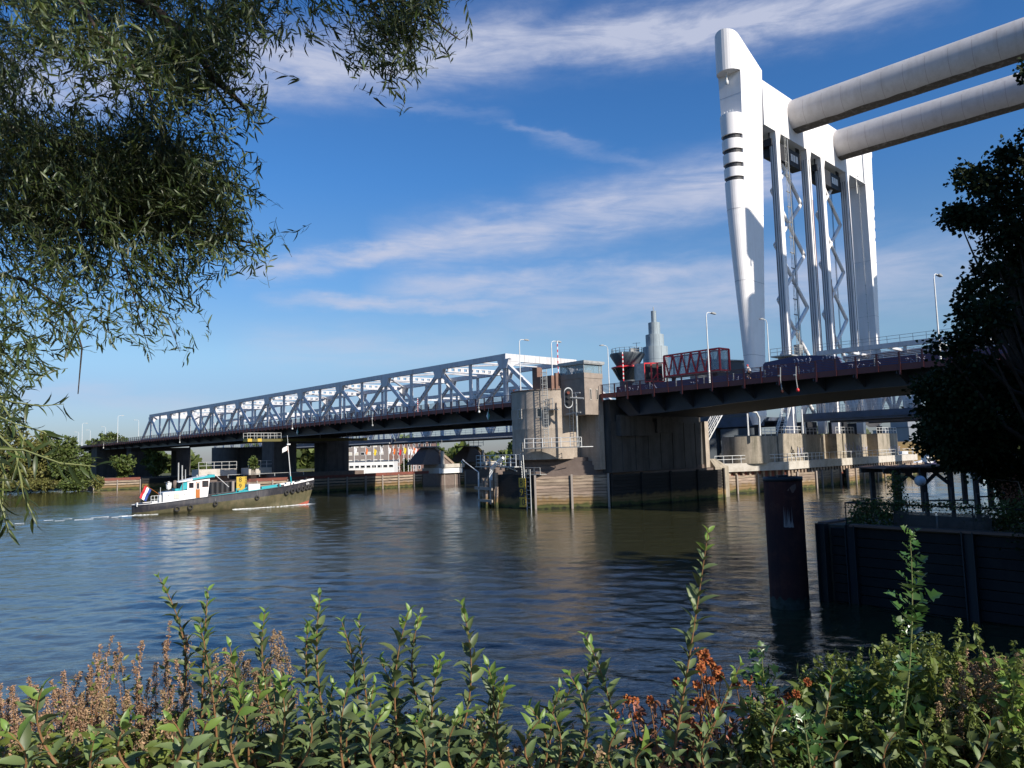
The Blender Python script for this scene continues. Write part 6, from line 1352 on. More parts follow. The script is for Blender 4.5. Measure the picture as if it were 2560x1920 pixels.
    spots = [(0.215, 0.62, 0.42, 'largest worn tyre hanging below the aft cabin porthole'), (0.285, 0.75, 0.40, 'worn tyre hanging below the orange wheelhouse door'), (0.42, 1.05, 0.36, 'tyre hanging amidships just ahead of the wheelhouse'), (0.655, 1.55, 0.36, 'lone tyre hanging below the white deck box'),
             (0.835, 2.05, 0.40, 'rearmost tyre of the row round the tug bow'), (0.87, 2.25, 0.42, 'second tyre of the row round the tug bow'), (0.905, 2.4, 0.42, 'third tyre of the row round the tug bow'), (0.932, 2.52, 0.42, 'fourth tyre of the row round the tug bow'), (0.955, 2.65, 0.40, 'fifth tyre of the row round the tug bow'), (0.974, 2.75, 0.38, 'sixth tyre of the row round the tug bow'), (0.990, 2.85, 0.34, 'foremost tyre of the row, right at the stem')]
    for i, (f, z0, r, lab) in enumerate(spots):
        p = np.array(ring_pts(f, z0, -1)); q = np.array(ring_pts(min(1, f+0.02), z0, -1)); ang = math.atan2(q[1]-p[1], q[0]-p[0]) if f < 0.99 else 0.9
        tt = Thing('tyre_fender', lab, 'tyre', LFrame(fr.w(p[0], p[1], 0)[:2], hd+ang), (0, 0, z0), 'old tyres hung on the tug')
        mb = MB(); m1, m2 = 20, 8; vs = []
        for a_ in range(m1):
            A = 2*math.pi*a_/m1
            for b_ in range(m2):
                Bq = 2*math.pi*b_/m2; rr = (r-0.12)+0.12*math.cos(Bq); vs.append((rr*math.cos(A), -0.14+0.13*math.sin(Bq), z0+rr*math.sin(A)))
        mb.add(vs, [(a_*m2+b_, ((a_+1) % m1)*m2+b_, ((a_+1) % m1)*m2+(b_+1) % m2, a_*m2+(b_+1) % m2) for a_ in range(m1) for b_ in range(m2)], True); tt.part('tyre', mb, MT['rubber'])
        mb = MB(); zt_ = min(z0+r+0.9, sheer(L*f)+.05); mb.tube((0, -0.1, z0+r-.1), (0, -0.02, zt_), 0.018, n=4); tt.part('rope', mb, MT['galv'])
    # foam along the waterline
    r = random.Random(4); mb = MB()
    def foam_strip(f0, f1, w0, w1, k=30, off=0.0):
        pts = []
        for i in range(k+1):
            f = f0+(f1-f0)*i/k; p = np.array(ring_pts(min(f, 1), 0.0, -1)) if f > 0 else np.array([L*f, CY-HW*0.8, 0]); w = (w0+(w1-w0)*i/k)*(0.5+0.8*r.random())
            pts += [(p[0], p[1]+0.08, 0.012+0.10*(f-0.7 if f > .9 else 0)), (p[0]+0.1*r.random(), p[1]-w*0.5, 0.06+0.06*r.random()), (p[0], p[1]-w-off, 0.010)]
        mb.add(pts, [(i*3+j, (i+1)*3+j, (i+1)*3+j+1, i*3+j+1) for i in range(k) for j in range(2)], True)
    foam_strip(0.52, 1.0, 0.04, 0.45, 60); foam_strip(0.93, 1.0, 0.4, 0.8, 12); foam_strip(-0.06, 0.12, 0.08, 0.03, 30); 
    mb.add([(L+0.05, CY-0.5, 0.01), (L+1.2, CY-0.55, 0.01), (L+0.7, CY+.1, 0.02), (L+.1, CY+.2, 0.1)], [(0, 1, 2, 3)])
    o = solo('bow_foam', mb, MT['foam'], None, None, fr, (0, 0, 0), None, 'stuff')
    # stern wake: low churned ridges
    mb = MB()
    for k in range(3):
        x = -1.0; y = CY-2.2+1.3*k; pts = []
        n_ = 26
        for i in range(n_+1):
            xx = -0.6-i*1.1; yy = y-(0.04*i)*(1 if k < 3 else -0.5)*1.6+0.25*math.sin(i*0.9+k); w = 0.04+0.06*r.random(); z_ = 0.02+0.03*r.random()
            pts += [(xx, yy-w, 0.004), (xx, yy, z_), (xx, yy+w, 0.004)]
        for i in range(n_):
            if (i+k) % 3 == 0 or r.random() < 0.35 or i > 3+r.randint(1, 9): continue
            mb.add([pts[i*3+j] for j in (0, 1, 2)]+[pts[(i+1)*3+j] for j in (0, 1, 2)], [(0, 3, 4, 1), (1, 4, 5, 2)], True)
    solo('stern_wake', mb, MT['foam'], None, None, fr, (0, 0, 0), None, 'stuff')
tug()

# ================================================================ rusty pile and the bulkhead on the right
def pile():
    a = on_z(1929, 1515, 0); b = on_z(2026, 1524, 0); c = (a+b)/2; r = float(np.linalg.norm(b-a))/2*0.99; c = c+np.array([0.25, 0.95, 0])*r*0.4
    zt = float(at(1957, 1194, float((c-CAM)@FW)+0)[2])
    t = Thing('mooring_pile', 'thick dark rusty steel mooring pile standing in the water', 'pile', G, (c[0], c[1], 0))
    mb = MB(); mb.lathe((c[0], c[1], 0), [(r, -3), (r, zt)], 48); mb.disc((c[0], c[1]), r-0.01, 48, zt-0.06); t.part('tube', mb, MT['rust'])
    mb = MB(); mb.lathe((c[0], c[1], 0), [(r-0.06, zt-0.1), (r-0.06, zt+0.02), (r+0.025, zt+0.02), (r+0.025, zt-0.16), (r, zt-0.16)], 48); t.part('rim', mb, MT['dsteel'])
    mb = MB(); mb.box((c[0]-0.25, c[1]-r*0.2, zt-.05), (c[0]+0.2, c[1]+.1, zt+0.10)); t.part('lug', mb, MT['dsteel'])
    mb = MB(); rr = random.Random(8)
    for k in range(34):
        A = math.radians(-86-26*rr.random()); z0 = zt-2.15+0.05*rr.random(); h = 0.08+0.85*rr.random()**2; w = 0.015+0.035*rr.random()
        mb.add([(c[0]+(r+.006)*math.cos(A-w), c[1]+(r+.006)*math.sin(A-w), z0), (c[0]+(r+.006)*math.cos(A+w), c[1]+(r+.006)*math.sin(A+w), z0), (c[0]+(r+.006)*math.cos(A+w*.3), c[1]+(r+.006)*math.sin(A+w*.3), z0+h)], [(0, 1, 2)])
    t.part('scratch', mb, MT['stain'])
    mb = MB(); n = 64; vs = [(c[0]+(r+.008)*math.cos(2*math.pi*k/n), c[1]+(r+.008)*math.sin(2*math.pi*k/n), z_) for z_ in (-.4, 0) for k in range(n)]; vs = vs[:n]+[(a_, b_, 0.42+0.07*math.sin(k*1.3)+0.06*rr.random()) for k, (a_, b_, _) in enumerate(vs[n:])]; mb.add(vs, [(k, (k+1) % n, (k+1) % n+n, k+n) for k in range(n)], True); t.part('tide_band', mb, MT['tide'])
    mb = MB(); vs = [(c[0]+(r+.006)*math.cos(math.radians(-120+q)), c[1]+(r+.006)*math.sin(math.radians(-120+q)), zt-.55+zz) for zz, q in ((0, 22), (-.12, 40), (.1, 52), (.28, 50), (.2, 36))]; mb.add(vs, [(0, 1, 2, 3, 4)]); t.part('rust_patch', mb, MT['redbrick'])
pile()
def bulkhead():
    a = on_z(2062, 1500, 0); D1 = float((a-CAM)@FW); zt = float(at(2062, 1312, D1)[2])
    b = on_z(2560, 1340, zt); b2 = a+(b-a)*1.0; A = np.array([a[0], a[1], 0]); Bp = np.array([b[0], b[1], 0]); d = (Bp-A)/np.linalg.norm(Bp-A); nrm = np.array([-d[1], d[0], 0])
    Bx = A+d*16
    t = Thing('timber_bulkhead', 'dark plank and steel bulkhead wall at the garden waterfront', 'quay wall', G, (a[0], a[1], 0))
    mb = MB(); z = zt-0.1
    while z > -1.5: mb.beam(A+nrm*0.1+np.array([0, 0, z-0.2])+d*0.5, Bx+nrm*0.1+np.array([0, 0, z-.2]), 0.2, 0.37); z -= 0.41
    t.part('plank', mb, MT['quaydark'])
    for k in (0.0, 1.4, 6.2, 11.4):
        mb = MB(); p = A+d*(k+0.1)-nrm*0.05; w = 0.42
        mb.beam(p+np.array([0, 0, -2]), p+np.array([0, 0, zt+0.05]), 0.10, 0.4, side=d); mb.beam(p+d*0.2+np.array([0, 0, -2]), p+d*.2+np.array([0, 0, zt+.05]), 0.38, 0.05, side=d); mb.beam(p-d*0.2+np.array([0, 0, -2]), p-d*.2+np.array([0, 0, zt+.05]), 0.38, 0.05, side=d); t.part('steel_post', mb, MT['dsteel'])
    mb = MB(); mb.beam(A+d*1.5+np.array([0, 0, zt+0.04]), Bx+np.array([0, 0, zt+.04]), 0.45, 0.10); mb.beam(A+nrm*.2+np.array([0, 0, zt+0.04]), A+nrm*6+np.array([0, 0, zt+.04]), 0.45, 0.10); t.part('capping_plank', mb, MT['redbrick'])
    mb = MB()
    z = zt-.1
    while z > -1.5: mb.beam(A+np.array([0, 0, z-.2]), A+nrm*7+np.array([0, 0, z-.2]), 0.2, 0.37); z -= .41
    t.part('side_plank', mb, MT['quaydark'])
    land = MB(); P = [A+nrm*0.25+d*.2, Bx+nrm*.25, Bx+d*60-nrm*6, Bx+d*60+nrm*30, Bx+nrm*12, A+nrm*7+d*9, A+nrm*7+d*.2]
    land.prism([(p[0], p[1]) for p in P], 'z', -2, zt-0.02); struct('garden_ground', land, MT['soil'])
    return A, d, nrm, zt
BA, BD, BN, BZ = bulkhead()
def pergola(lab, x0, x1, ytop, D, depth, h_brace=0.8, globe=None, roof='redbrick'):
    a = at(x0, ytop, D); b = at(x1, ytop, D); fr = LFrame(a[:2], math.atan2(b[1]-a[1], b[0]-a[0])); L = float(np.linalg.norm((b-a)[:2])); z1 = float(a[2]); z0 = BZ
    t = Thing('pergola', lab, 'pergola', fr, (0, 0, z0), 'wooden garden pergolas')
    mb = MB(); r = random.Random(int(x0))
    n = 16
    for i in range(n): x = -0.4+(L+.8)*i/n; mb.box((x, -0.5, z1+0.12+0.03*r.random()), (x+(L+.8)/n*0.92, depth+.5, z1+0.20+0.05*r.random()))
    t.part('roof_board', mb, MT[roof])
    for y in (0, depth): mb = MB(); mb.beam((-0.3, y, z1), (L+.3, y, z1), 0.14, 0.26); t.part('beam', mb, MT['darkwood'])
    for x in ((0.3, L/2, L-0.3) if L > 2 else (0.1, L-.1)):
        for y in (0, depth):
            mb = MB(); mb.box((x-.11, y-.11, z0), (x+.11, y+.11, z1)); t.part('post', mb, MT['darkwood'])
    mb = MB()
    for x, s in (((0.3, 1), (L/2, 1), (L/2, -1), (L-.3, -1)) if L > 2 else ((.1, 1),)): mb.beam((x, 0, z1-h_brace), (x+s*h_brace*1.1, 0, z1-.05), 0.12, 0.16)
    t.part('brace', mb, MT['darkwood'])
    return t
D1 = 40.5
pergola('grey timber pergola above the vine fence', 2222, 2388, 1178, D1, 2.6)
pergola('rear pergola with tan roof boards, right of the first', 2432, 2476, 1172, 42, 2.4)
def globe_lamp(x, y, D, r, lab):
    p = at(x, y, D); t = Thing('globe_lamp', lab, 'lamp', G, tuple(p), 'white globe lamps of the garden'); mb = MB(); mb.lathe(tuple(p), [(r*math.sin(a), -r*math.cos(a)) for a in [math.pi*i/12 for i in range(13)]], 20); t.part('globe', mb, MT['globe'])
    mb = MB(); mb.tube((p[0], p[1], p[2]+r), (p[0], p[1], p[2]+r+0.35), 0.05, n=6); t.part('hanger', mb, MT['dsteel'])
globe_lamp(2300, 1202, 40.0, 0.28, 'white globe lamp hanging in the left pergola'); globe_lamp(2440, 1187, 41.2, 0.27, 'white globe lamp hanging under the right pergola')
def garden():
    t = Thing('garden_fence', 'low dark wire and bamboo fence along the bulkhead top', 'fence', G, tuple(BA+np.array([0, 0, BZ])))
    P = lambda k, o, z: BA+BD*k+BN*o+np.array([0, 0, BZ+z])
    mb = MB(); mb.tube(P(1.0, 0.5, 0.98), P(15, .5, .9), 0.035, n=5); mb.tube(P(1.0, .5, .98), P(0.8, 4.5, .98), 0.03, n=5)
    for k in (1, 3.2, 6.3, 9.5, 12.5): mb.tube(P(k, .5, 0), P(k, .5, 1.0), 0.03, n=5)
    t.part('rail', mb, MT['dsteel'])
    mb = MB()
    for (k0, k1) in ((3.2, 4.9), (5.0, 7.0)):
        k = k0
        while k < k1: h = 0.68+0.06*rnd.random(); mb.tube(P(k, .42, 0), P(k, .42, h), 0.014, n=4); k += 0.032
    t.part('bamboo_mat', mb, MT['darkwood'])
    t2 = Thing('waterside_fence', 'grey post and bar fence on the far side of the garden deck', 'fence', G, tuple(P(3, 6.5, 0))); mb = MB()
    for k in (2.0, 3.2, 4.3, 5.6, 7.2): mb.box(tuple(P(k, 6.4, 0)-np.array([.07, .07, 0])), tuple(P(k, 6.4, 1.15+0.25*(k in (3.2,)))+np.array([.07, .07, 0])))
    mb.tube(P(2, 6.4, .75), P(4.3, 6.4, .85), .04, n=5); mb.tube(P(4.3, 6.4, 1.0), P(9, 6.4, 1.25), .04, n=5)
    k = 6.0
    while k < 9: mb.tube(P(k, 6.4, 0), P(k, 6.4, .85), .012, n=4); k += 0.1
    t2.part('post_and_bar', mb, MT['darkwood'])
    c = P(8.7, 0.1, 0); t3 = Thing('garden_tap_box', 'small white box with a handle on the quay edge', 'box', G, tuple(c)); mb = MB(); mb.box(tuple(c+np.array([-.2, -.1, .03])), tuple(c+np.array([.22, .12, .3]))); t3.part('box', mb, MT['boatwhite'])
    mb = MB(); mb.path([c+np.array([-.15, 0, .3]), c+np.array([-.2, 0, .65]), c+np.array([0, 0, .78]), c+np.array([.15, 0, .6])], .018, n=5); t3.part('handle', mb, MT['teal'])
garden()
# ================================================================ foliage
NR = np.random.default_rng(11)
def norm(a): return a/(np.linalg.norm(a, axis=-1, keepdims=True)+1e-9)
LEAF = {  # outline rows (t along, half width, lift) -> folded leaf of quads
 'lance': [(0, 0.02, 0), (0.22, 0.42, 0.02), (0.5, 0.5, 0.03), (0.8, 0.28, 0.01), (1, 0.01, -0.05)],
 'oval': [(0, 0.02, 0), (0.3, 0.5, 0.02), (0.65, 0.42, 0.0), (1, 0.01, -0.06)],
 'card': [(0, 0.25, 0), (0.5, 0.5, 0.03), (1, 0.15, -0.05)],
 'quad': [(0, 0.3, 0), (1, 0.3, 0)]}
def leaf_mesh(name, P, Dv, size, width, shape='lance', nrm=None, fold=0.18, curl=0.0):
    """P: stalk points, Dv: directions, size: lengths (metres), width: width/length ratio"""
    n = len(P); D = norm(Dv); 
    if nrm is None: nrm = NR.normal(size=(n, 3))+np.array([0, 0, 0.8])
    S = norm(np.cross(D, nrm)); U = norm(np.cross(S, D)); size = np.broadcast_to(np.asarray(size, float), (n,))[:, None]
    rows = LEAF[shape]; two = shape == 'quad' or shape == 'card'; V = []
    for (t, w, l) in rows:
        c = P+D*size*t+U*size*(l-curl*t*t); ww = size*width*w
        if two: V += [c-S*ww, c+S*ww]
        else: V += [c-S*ww+U*ww*fold*2, c, c+S*ww+U*ww*fold*2]
    k = 2 if two else 3; m = len(rows); V = np.stack(V, 1).reshape(-1, 3)
    q = [];
    for i in range(m-1):
        for j in range(k-1): q.append([i*k+j, i*k+j+1, (i+1)*k+j+1, (i+1)*k+j])
    q = np.array(q); F = (q[None]+(np.arange(n)*m*k)[:, None, None]).reshape(-1, 4)
    me = bpy.data.meshes.new(name); me.vertices.add(len(V)); me.vertices.foreach_set('co', V.astype(np.float32).ravel())
    me.loops.add(F.size); me.loops.foreach_set('vertex_index', F.astype(np.int32).ravel()); me.polygons.add(len(F))
    me.polygons.foreach_set('loop_start', np.arange(0, F.size, 4, dtype=np.int32)); me.polygons.foreach_set('loop_total', np.full(len(F), 4, dtype=np.int32))
    me.polygons.foreach_set('use_smooth', np.full(len(F), shape != 'quad')); me.update(calc_edges=True); return me
def put(t, name, me, m, parent=None, label=None, kind=None):
    """me in world coordinates -> child of thing t"""
    co = np.empty(len(me.vertices)*3, np.float32); me.vertices.foreach_get('co', co); co = co.reshape(-1, 3)-np.array(t.b, np.float32); me.vertices.foreach_set('co', co.ravel()); me.update()
    me.materials.append(m); o = bpy.data.objects.new(name, me); COL.objects.link(o); o.parent = parent or t.o
    if label: o['label'] = label
    if kind: o['kind'] = kind
    return o
def blob_points(blobs, n, clump=0.35, per=24, shell=0.55):
    """points gathered in leaf clumps spread through ellipsoids; blobs: (centre, (rx,ry,rz), weight)"""
    w = np.array([b[2] if len(b) > 2 else np.prod(b[1])**(2/3) for b in blobs], float); w /= w.sum(); out = []; cen = []
    for b, ww in zip(blobs, w):
        k = max(1, int(n*ww/per)); d = norm(NR.normal(size=(k, 3))); r = (shell+(1-shell)*NR.random((k, 1)))**0.8*(0.75+0.35*NR.random((k, 1)))
        c = np.array(b[0])+d*r*np.array(b[1]); p = np.repeat(c, per, 0)+NR.normal(size=(k*per, 3))*clump*0.5
        out.append(p); cen.append(np.repeat(np.array(b[0])[None], k*per, 0))
    return np.concatenate(out), np.concatenate(cen)
def tree(name, label, base, blobs, n, leaf, m, trunk_r=0.3, group=None, clump=0.8, shape='card', per=24, wr=0.8, limbs=10, shell=0.55, cat='tree'):
    t = Thing(name, label, cat, G, tuple(base), group)
    mb = MB(); top = np.mean([b[0] for b in blobs], 0); base = np.array(base, float)
    mid = base+(top-base)*0.55; mb.path([base-np.array([0, 0, .5]), base+(mid-base)*.5+np.array([.1, 0, 0]), mid, top], [trunk_r, trunk_r*.8, trunk_r*.6, trunk_r*.15], n=8); t.part('trunk', mb, MT['bark'])
    mb = MB(); r = random.Random(int(abs(base[0]*7+base[1])))
    for i in range(limbs):
        b = blobs[i % len(blobs)]; s = base+(top-base)*(0.3+0.5*r.random()); e = np.array(b[0])+np.array([(r.random()-.5)*b[1][0]*1.3, (r.random()-.5)*b[1][1]*1.3, (r.random()-.2)*b[1][2]]); m_ = (s+e)/2+np.array([0, 0, -0.1*np.linalg.norm(e-s)])
        mb.path([s, m_, e], [trunk_r*.35, trunk_r*.22, trunk_r*.05], n=6)
    t.part('limb', mb, MT['bark'])
    P, C = blob_points(blobs, n, clump, per, shell); D = norm(P-C)+NR.normal(size=P.shape)*0.7
    put(t, 'crown', leaf_mesh('crown', P, D, leaf*(0.7+0.6*NR.random(len(P))), wr, shape), m); return t
# far bank trees, left
def fblob(x, y, D, rx, ry, dz=0.9):
    k = D/F_PX; return (at(x, y, D), (rx*k, rx*k*1.0, ry*k))
def bank_tree(lab, D, L, n, leaf, m, basey, tr=0.35):
    b0 = [fblob(x, y, D+dd, rx, ry) for (x, y, rx, ry, dd) in L]; c = b0[0][0]; bl = []
    for (cc, rr3) in b0:
        for _ in range(14): q = norm(NR.normal(size=3))*NR.random()**.4*np.array(rr3)*.85; s_ = NR.uniform(.22, .45)*min(rr3); bl.append((cc+q, (s_*1.4, s_*1.2, s_*.8)))
    tree('bank_tree', lab, (c[0], c[1], 1.0), bl, n, leaf, m, tr, 'trees on the far left bank', clump=0.8, per=12)
bank_tree('tallest pale leafed tree at the far left of the river bank', 225, [(105, 1130, 50, 50, 0), (85, 1175, 55, 45, 3), (130, 1185, 45, 40, -3)], 7000, 0.75, MT['leafbank2'], 1225)
bank_tree('mid green bank tree right of the pale one', 222, [(165, 1140, 38, 42, 0), (170, 1185, 42, 38, -3)], 5500, 0.7, MT['leafbank'], 1225)
bank_tree('darker tree touching the end of the bridge', 218, [(198, 1160, 26, 45, 0), (195, 1200, 30, 28, -2)], 4500, 0.65, MT['leafbank'], 1225)
bank_tree('bank tree half hidden by the willow twigs', 215, [(30, 1140, 55, 60, 0), (-60, 1120, 80, 80, 4), (20, 1195, 60, 35, -3)], 7000, 0.75, MT['leafbank2'], 1225)
bank_tree('round tree top above the railing between the lamps', 300, [(262, 1110, 26, 26, 0), (236, 1118, 20, 18, 1), (285, 1095, 14, 16, 1)], 3000, 0.8, MT['leafbank'], 1200)
bank_tree('green tree seen between the left columns under the deck', 232, [(312, 1165, 22, 30, 0), (300, 1150, 16, 20, 0)], 2500, 0.7, MT['leafbank'], 1200)
bank_tree('green tree seen under the deck right of the second column', 236, [(392, 1160, 22, 28, 0), (380, 1145, 18, 20, 2)], 2500, 0.7, MT['leafbank'], 1200)
for i, (x, D, lab) in enumerate(((-230, 240, 'broad tree beyond the left frame edge'),(-420, 250, 'second tree beyond the left frame edge'),)):
    bank_tree(lab, D, [(x, 1120, 90, 90, 0), (x+60, 1170, 80, 50, 0)], 5000, 0.9, MT['leafbank'], 1225)
def low_bush(lab, x, y, D, rx, ry, n, leaf, m):
    b = fblob(x, y, D, rx, ry); t = Thing('bush', lab, 'bush', G, (b[0][0], b[0][1], 1.0), 'bushes near the water'); P, C = blob_points([(b[0], b[1], 1)], n, 0.5, 10, 0.4)
    put(t, 'foliage', leaf_mesh('f', P, norm(P-C)+NR.normal(size=P.shape)*.7, leaf*(.7+.6*NR.random(len(P))), .7, 'card'), m)
    mb = MB(); c = b[0]; 
    for k in range(5): mb.tube((c[0]+(k-2)*.3, c[1], 0.5), (c[0]+(k-2)*b[1][0]*.3, c[1], c[2]+b[1][2]*.5), 0.06, n=5)
    t.part('stem', mb, MT['bark'])
low_bush('yellowish bush at the left end of the leftmost fender', 245, 1206, 205, 10, 15, 900, 0.5, MT['leafbank2'])
low_bush('small green bush on the ledge under the truss bridge', 634, 1158, 150, 7, 12, 500, 0.4, MT['leafbank'])
low_bush('olive waterside bushes below the left bank trees', 90, 1212, 214, 75, 13, 3500, 0.5, MT['leafbank2'])
low_bush('dark waterside bushes next to the bridge foot', 180, 1213, 212, 32, 13, 1800, 0.5, MT['leafbank'])
mb = MB(); rr = random.Random(6)
for i in range(240):
    x = -60+i*1.15; p = on_z(x, 1222+2*rr.random()+max(0, (100-x))*0.05, 0.1); s = 0.4+0.7*rr.random(); vs = []
    for k in range(7): a = 2*math.pi*k/7; vs.append((p[0]+s*math.cos(a)*(.7+.5*rr.random()), p[1]+s*math.sin(a)*(.7+.5*rr.random()), -0.3))
    top = (p[0], p[1], 0.35+0.5*rr.random()); mb.add(vs+[top], [(k, (k+1) % 7, 7) for k in range(7)])
solo('riprap', mb, MT['paverock'], None, None, G, (0, 0, 0), None, 'stuff')
low_bush('tree foliage on the far bank between the brick building and flags', 1016, 1165, 275, 11, 14, 700, 0.7, MT['leafbank'])

# distant wooded horizon
def tree_line():
    n = 26000; az = NR.uniform(-0.95, 0.62, n); d = NR.uniform(400, 430, n); hh = 9+3.5*np.sin(az*37)+2.5*np.sin(az*91+1)+2*np.sin(az*170); z = NR.random(n)**.7*hh+1.5
    P = np.stack([np.sin(az)*d, np.cos(az)*d, z], 1); me = leaf_mesh('tl', P, NR.normal(size=P.shape), 3.0*(.6+.8*NR.random(n)), .8, 'card'); me.materials.append(MT['leafbank']); o = bpy.data.objects.new('tree_line', me); COL.objects.link(o); o['kind'] = 'stuff'
tree_line()
# right hand tree, dark against the sky
def right_tree():
    D = 29; L = [(2560, 380, 62, 60, 0), (2620, 470, 140, 90, 0), (2520, 560, 95, 75, 0), (2480, 640, 75, 55, 0), (2590, 680, 140, 90, 1), (2460, 720, 70, 60, 0), (2430, 800, 62, 50, -1), (2520, 830, 110, 80, 1), (2400, 858, 60, 38, -1),
        (2400, 950, 85, 55, 0), (2500, 960, 110, 80, 1), (2400, 1030, 75, 60, 0), (2480, 1090, 130, 60, 1), (2375, 1100, 48, 50, 0), (2700, 700, 160, 300, 1), (2680, 300, 120, 120, 1), (2700, 1000, 160, 200, 0), (2600, 180, 40, 60, 1), (2440, 455, 38, 28, 0), (2390, 530, 22, 20, 0)]
    bl = []
    for (x, y, rx, ry, dd) in L:
        a_, b_ = rx*D/F_PX, ry*D/F_PX; c_ = at(x, y, D+dd*1.5); dens = 5.5 if y > 880 else 3.0
        for _ in range(max(3, int(a_*b_*dens*1.6))):
            q = norm(NR.normal(size=3))*NR.random()**.45; s_ = NR.uniform(.28, .62); bl.append((c_+q*np.array([a_, a_*.9+.3, b_]), (s_*1.25, s_, s_*.55), s_**2))
        if y > 880: bl.append((c_, (a_*.8, a_*.8, b_*.8), a_*b_*.7))
    base = at(2700, 1300, D); tree('maple_tree', 'tall dark leafy tree at the right edge of the picture', (base[0], base[1], 2.0), bl, 80000, 0.16, MT['leafdark'], 0.35, None, clump=0.36, per=10, wr=0.85, limbs=60, shell=0.1, shape='oval')
right_tree()
def ivy():
    D = 31; L = [(2385, 1110, 45, 70, 1), (2345, 1060, 28, 40, 0), (2460, 1130, 70, 50, 2), (2410, 1060, 60, 40, 1), (2530, 1185, 60, 50, 2.5), (2475, 1160, 45, 35, 2), (2550, 1230, 40, 50, 2.5)]
    t = Thing('ivy_bush', 'dense ivy mass below the dark tree beside the pergola roof', 'bush', G, tuple(at(2400, 1180, 33)), None); P, C = blob_points([(at(x, y, D+d), (rx*D/F_PX, 1.0, ry*D/F_PX)) for x, y, rx, ry, d in L], 20000, 0.4, 14, 0.2)
    put(t, 'foliage', leaf_mesh('f', P, norm(P-C)+NR.normal(size=P.shape)*.7, .16*(.7+.6*NR.random(len(P))), .8, 'oval'), MT['leafdark'])
ivy()
def vine(lab, pts, n, m, leaf=0.12, spread=0.22, cat='plant', name='garden_plant'):
    t = Thing(name, lab, cat, G, tuple(pts[0]), 'plants along the garden fence'); pts = [np.array(p, float) for p in pts]; mb = MB()
    for k in range(4): mb.path([p+np.array([rnd.gauss(0, spread*.4), rnd.gauss(0, spread*.4), rnd.gauss(0, spread*.3)]) for p in pts], 0.012, n=4)
    t.part('stem', mb, MT['stembrown']); seg = NR.integers(0, len(pts)-1, n); f = NR.random((n, 1)); A = np.array(pts); P = A[seg]*(1-f)+A[seg+1]*f+NR.normal(size=(n, 3))*spread
    put(t, 'foliage', leaf_mesh('f', P, NR.normal(size=(n, 3))+np.array([0, -.3, -.2]), leaf*(.6+.7*NR.random(n)), .7, 'oval'), m)
P_ = lambda k, o, z: BA+BD*k+BN*o+np.array([0, 0, BZ+z])
vine('leafy vine thicket at the left corner of the bulkhead', [P_(1.2, 1, 0), P_(1.6, 1, .6), P_(2.6, .9, .5), P_(3.2, .7, .3)], 1600, MT['leafbank'], .12, .3)
vine('thin vine trailing along the dark fence rail', [P_(1.4, .5, 1.0), P_(4, .5, 1.0), P_(7, .5, .95), P_(10, .5, .9)], 1300, MT['leafbank'], .10, .10)
vine('green creeper on the left pergola post', [P_(2.6, 2.2, 0), P_(2.6, 2.2, 1.3), P_(2.5, 2.2, 2.1)], 700, MT['leafbank'], .11, .16)
vine('bushy plants behind the fence right of the pergola', [P_(6.5, 1.2, .2), P_(7.5, 1.4, .7), P_(9, 1.2, .6), P_(11, 1.4, .7), P_(14, 1.2, .7)], 4200, MT['leafbank'], .12, .33)
vine('reddish dry shrub below the second pergola', [P_(6.6, 3, .2), P_(7, 3, 1.4), P_(7.6, 3.2, 1.0), P_(8.4, 3, 1.5), P_(9.5, 3, 1.2)], 1800, MT['dryleaf'], .10, .35)
vine('ferny olive shrub right of the second globe lamp', [P_(8, 4, .5), P_(9, 4, 1.8), P_(10.5, 4.2, 1.4), P_(12, 4, 1.8)], 2500, MT['leafnettle'], .12, .45)
vine('tall dark shrub mass filling the right end of the garden', [P_(9.6, 3, .4), P_(10.5, 3, 2.0), P_(12.5, 3, 2.6), P_(14.5, 3, 2.2), P_(11.5, 3, .8), P_(15, 3, .6)], 9000, MT['leafdark'], .14, .55)
vine('ivy hanging over the right part of the bulkhead', [P_(8.6, -.2, 0), P_(10, -.25, -.8), P_(12, -.3, -.9), P_(14, -.3, -1.6)], 5000, MT['leafdark'], .12, .42)
def bare_branches():
    t = Thing('bare_shrub', 'bare arching grey branches behind the fence', 'shrub', G, tuple(P_(8.5, 2, 0))); mb = MB(); r = random.Random(2)
    for k in range(22):
        p = P_(7.6+3*r.random(), 2+r.random(), 0.1); q = p+np.array([r.gauss(0, .5), r.gauss(0, .3), 1.0+.9*r.random()]); e = q+np.array([r.gauss(0, .7), 0, r.gauss(0.2, .4)]); mb.path([p, q, e], [.022, .018, .006], n=5)
    t.part('branch', mb, MT['timbergrey'])
bare_branches()
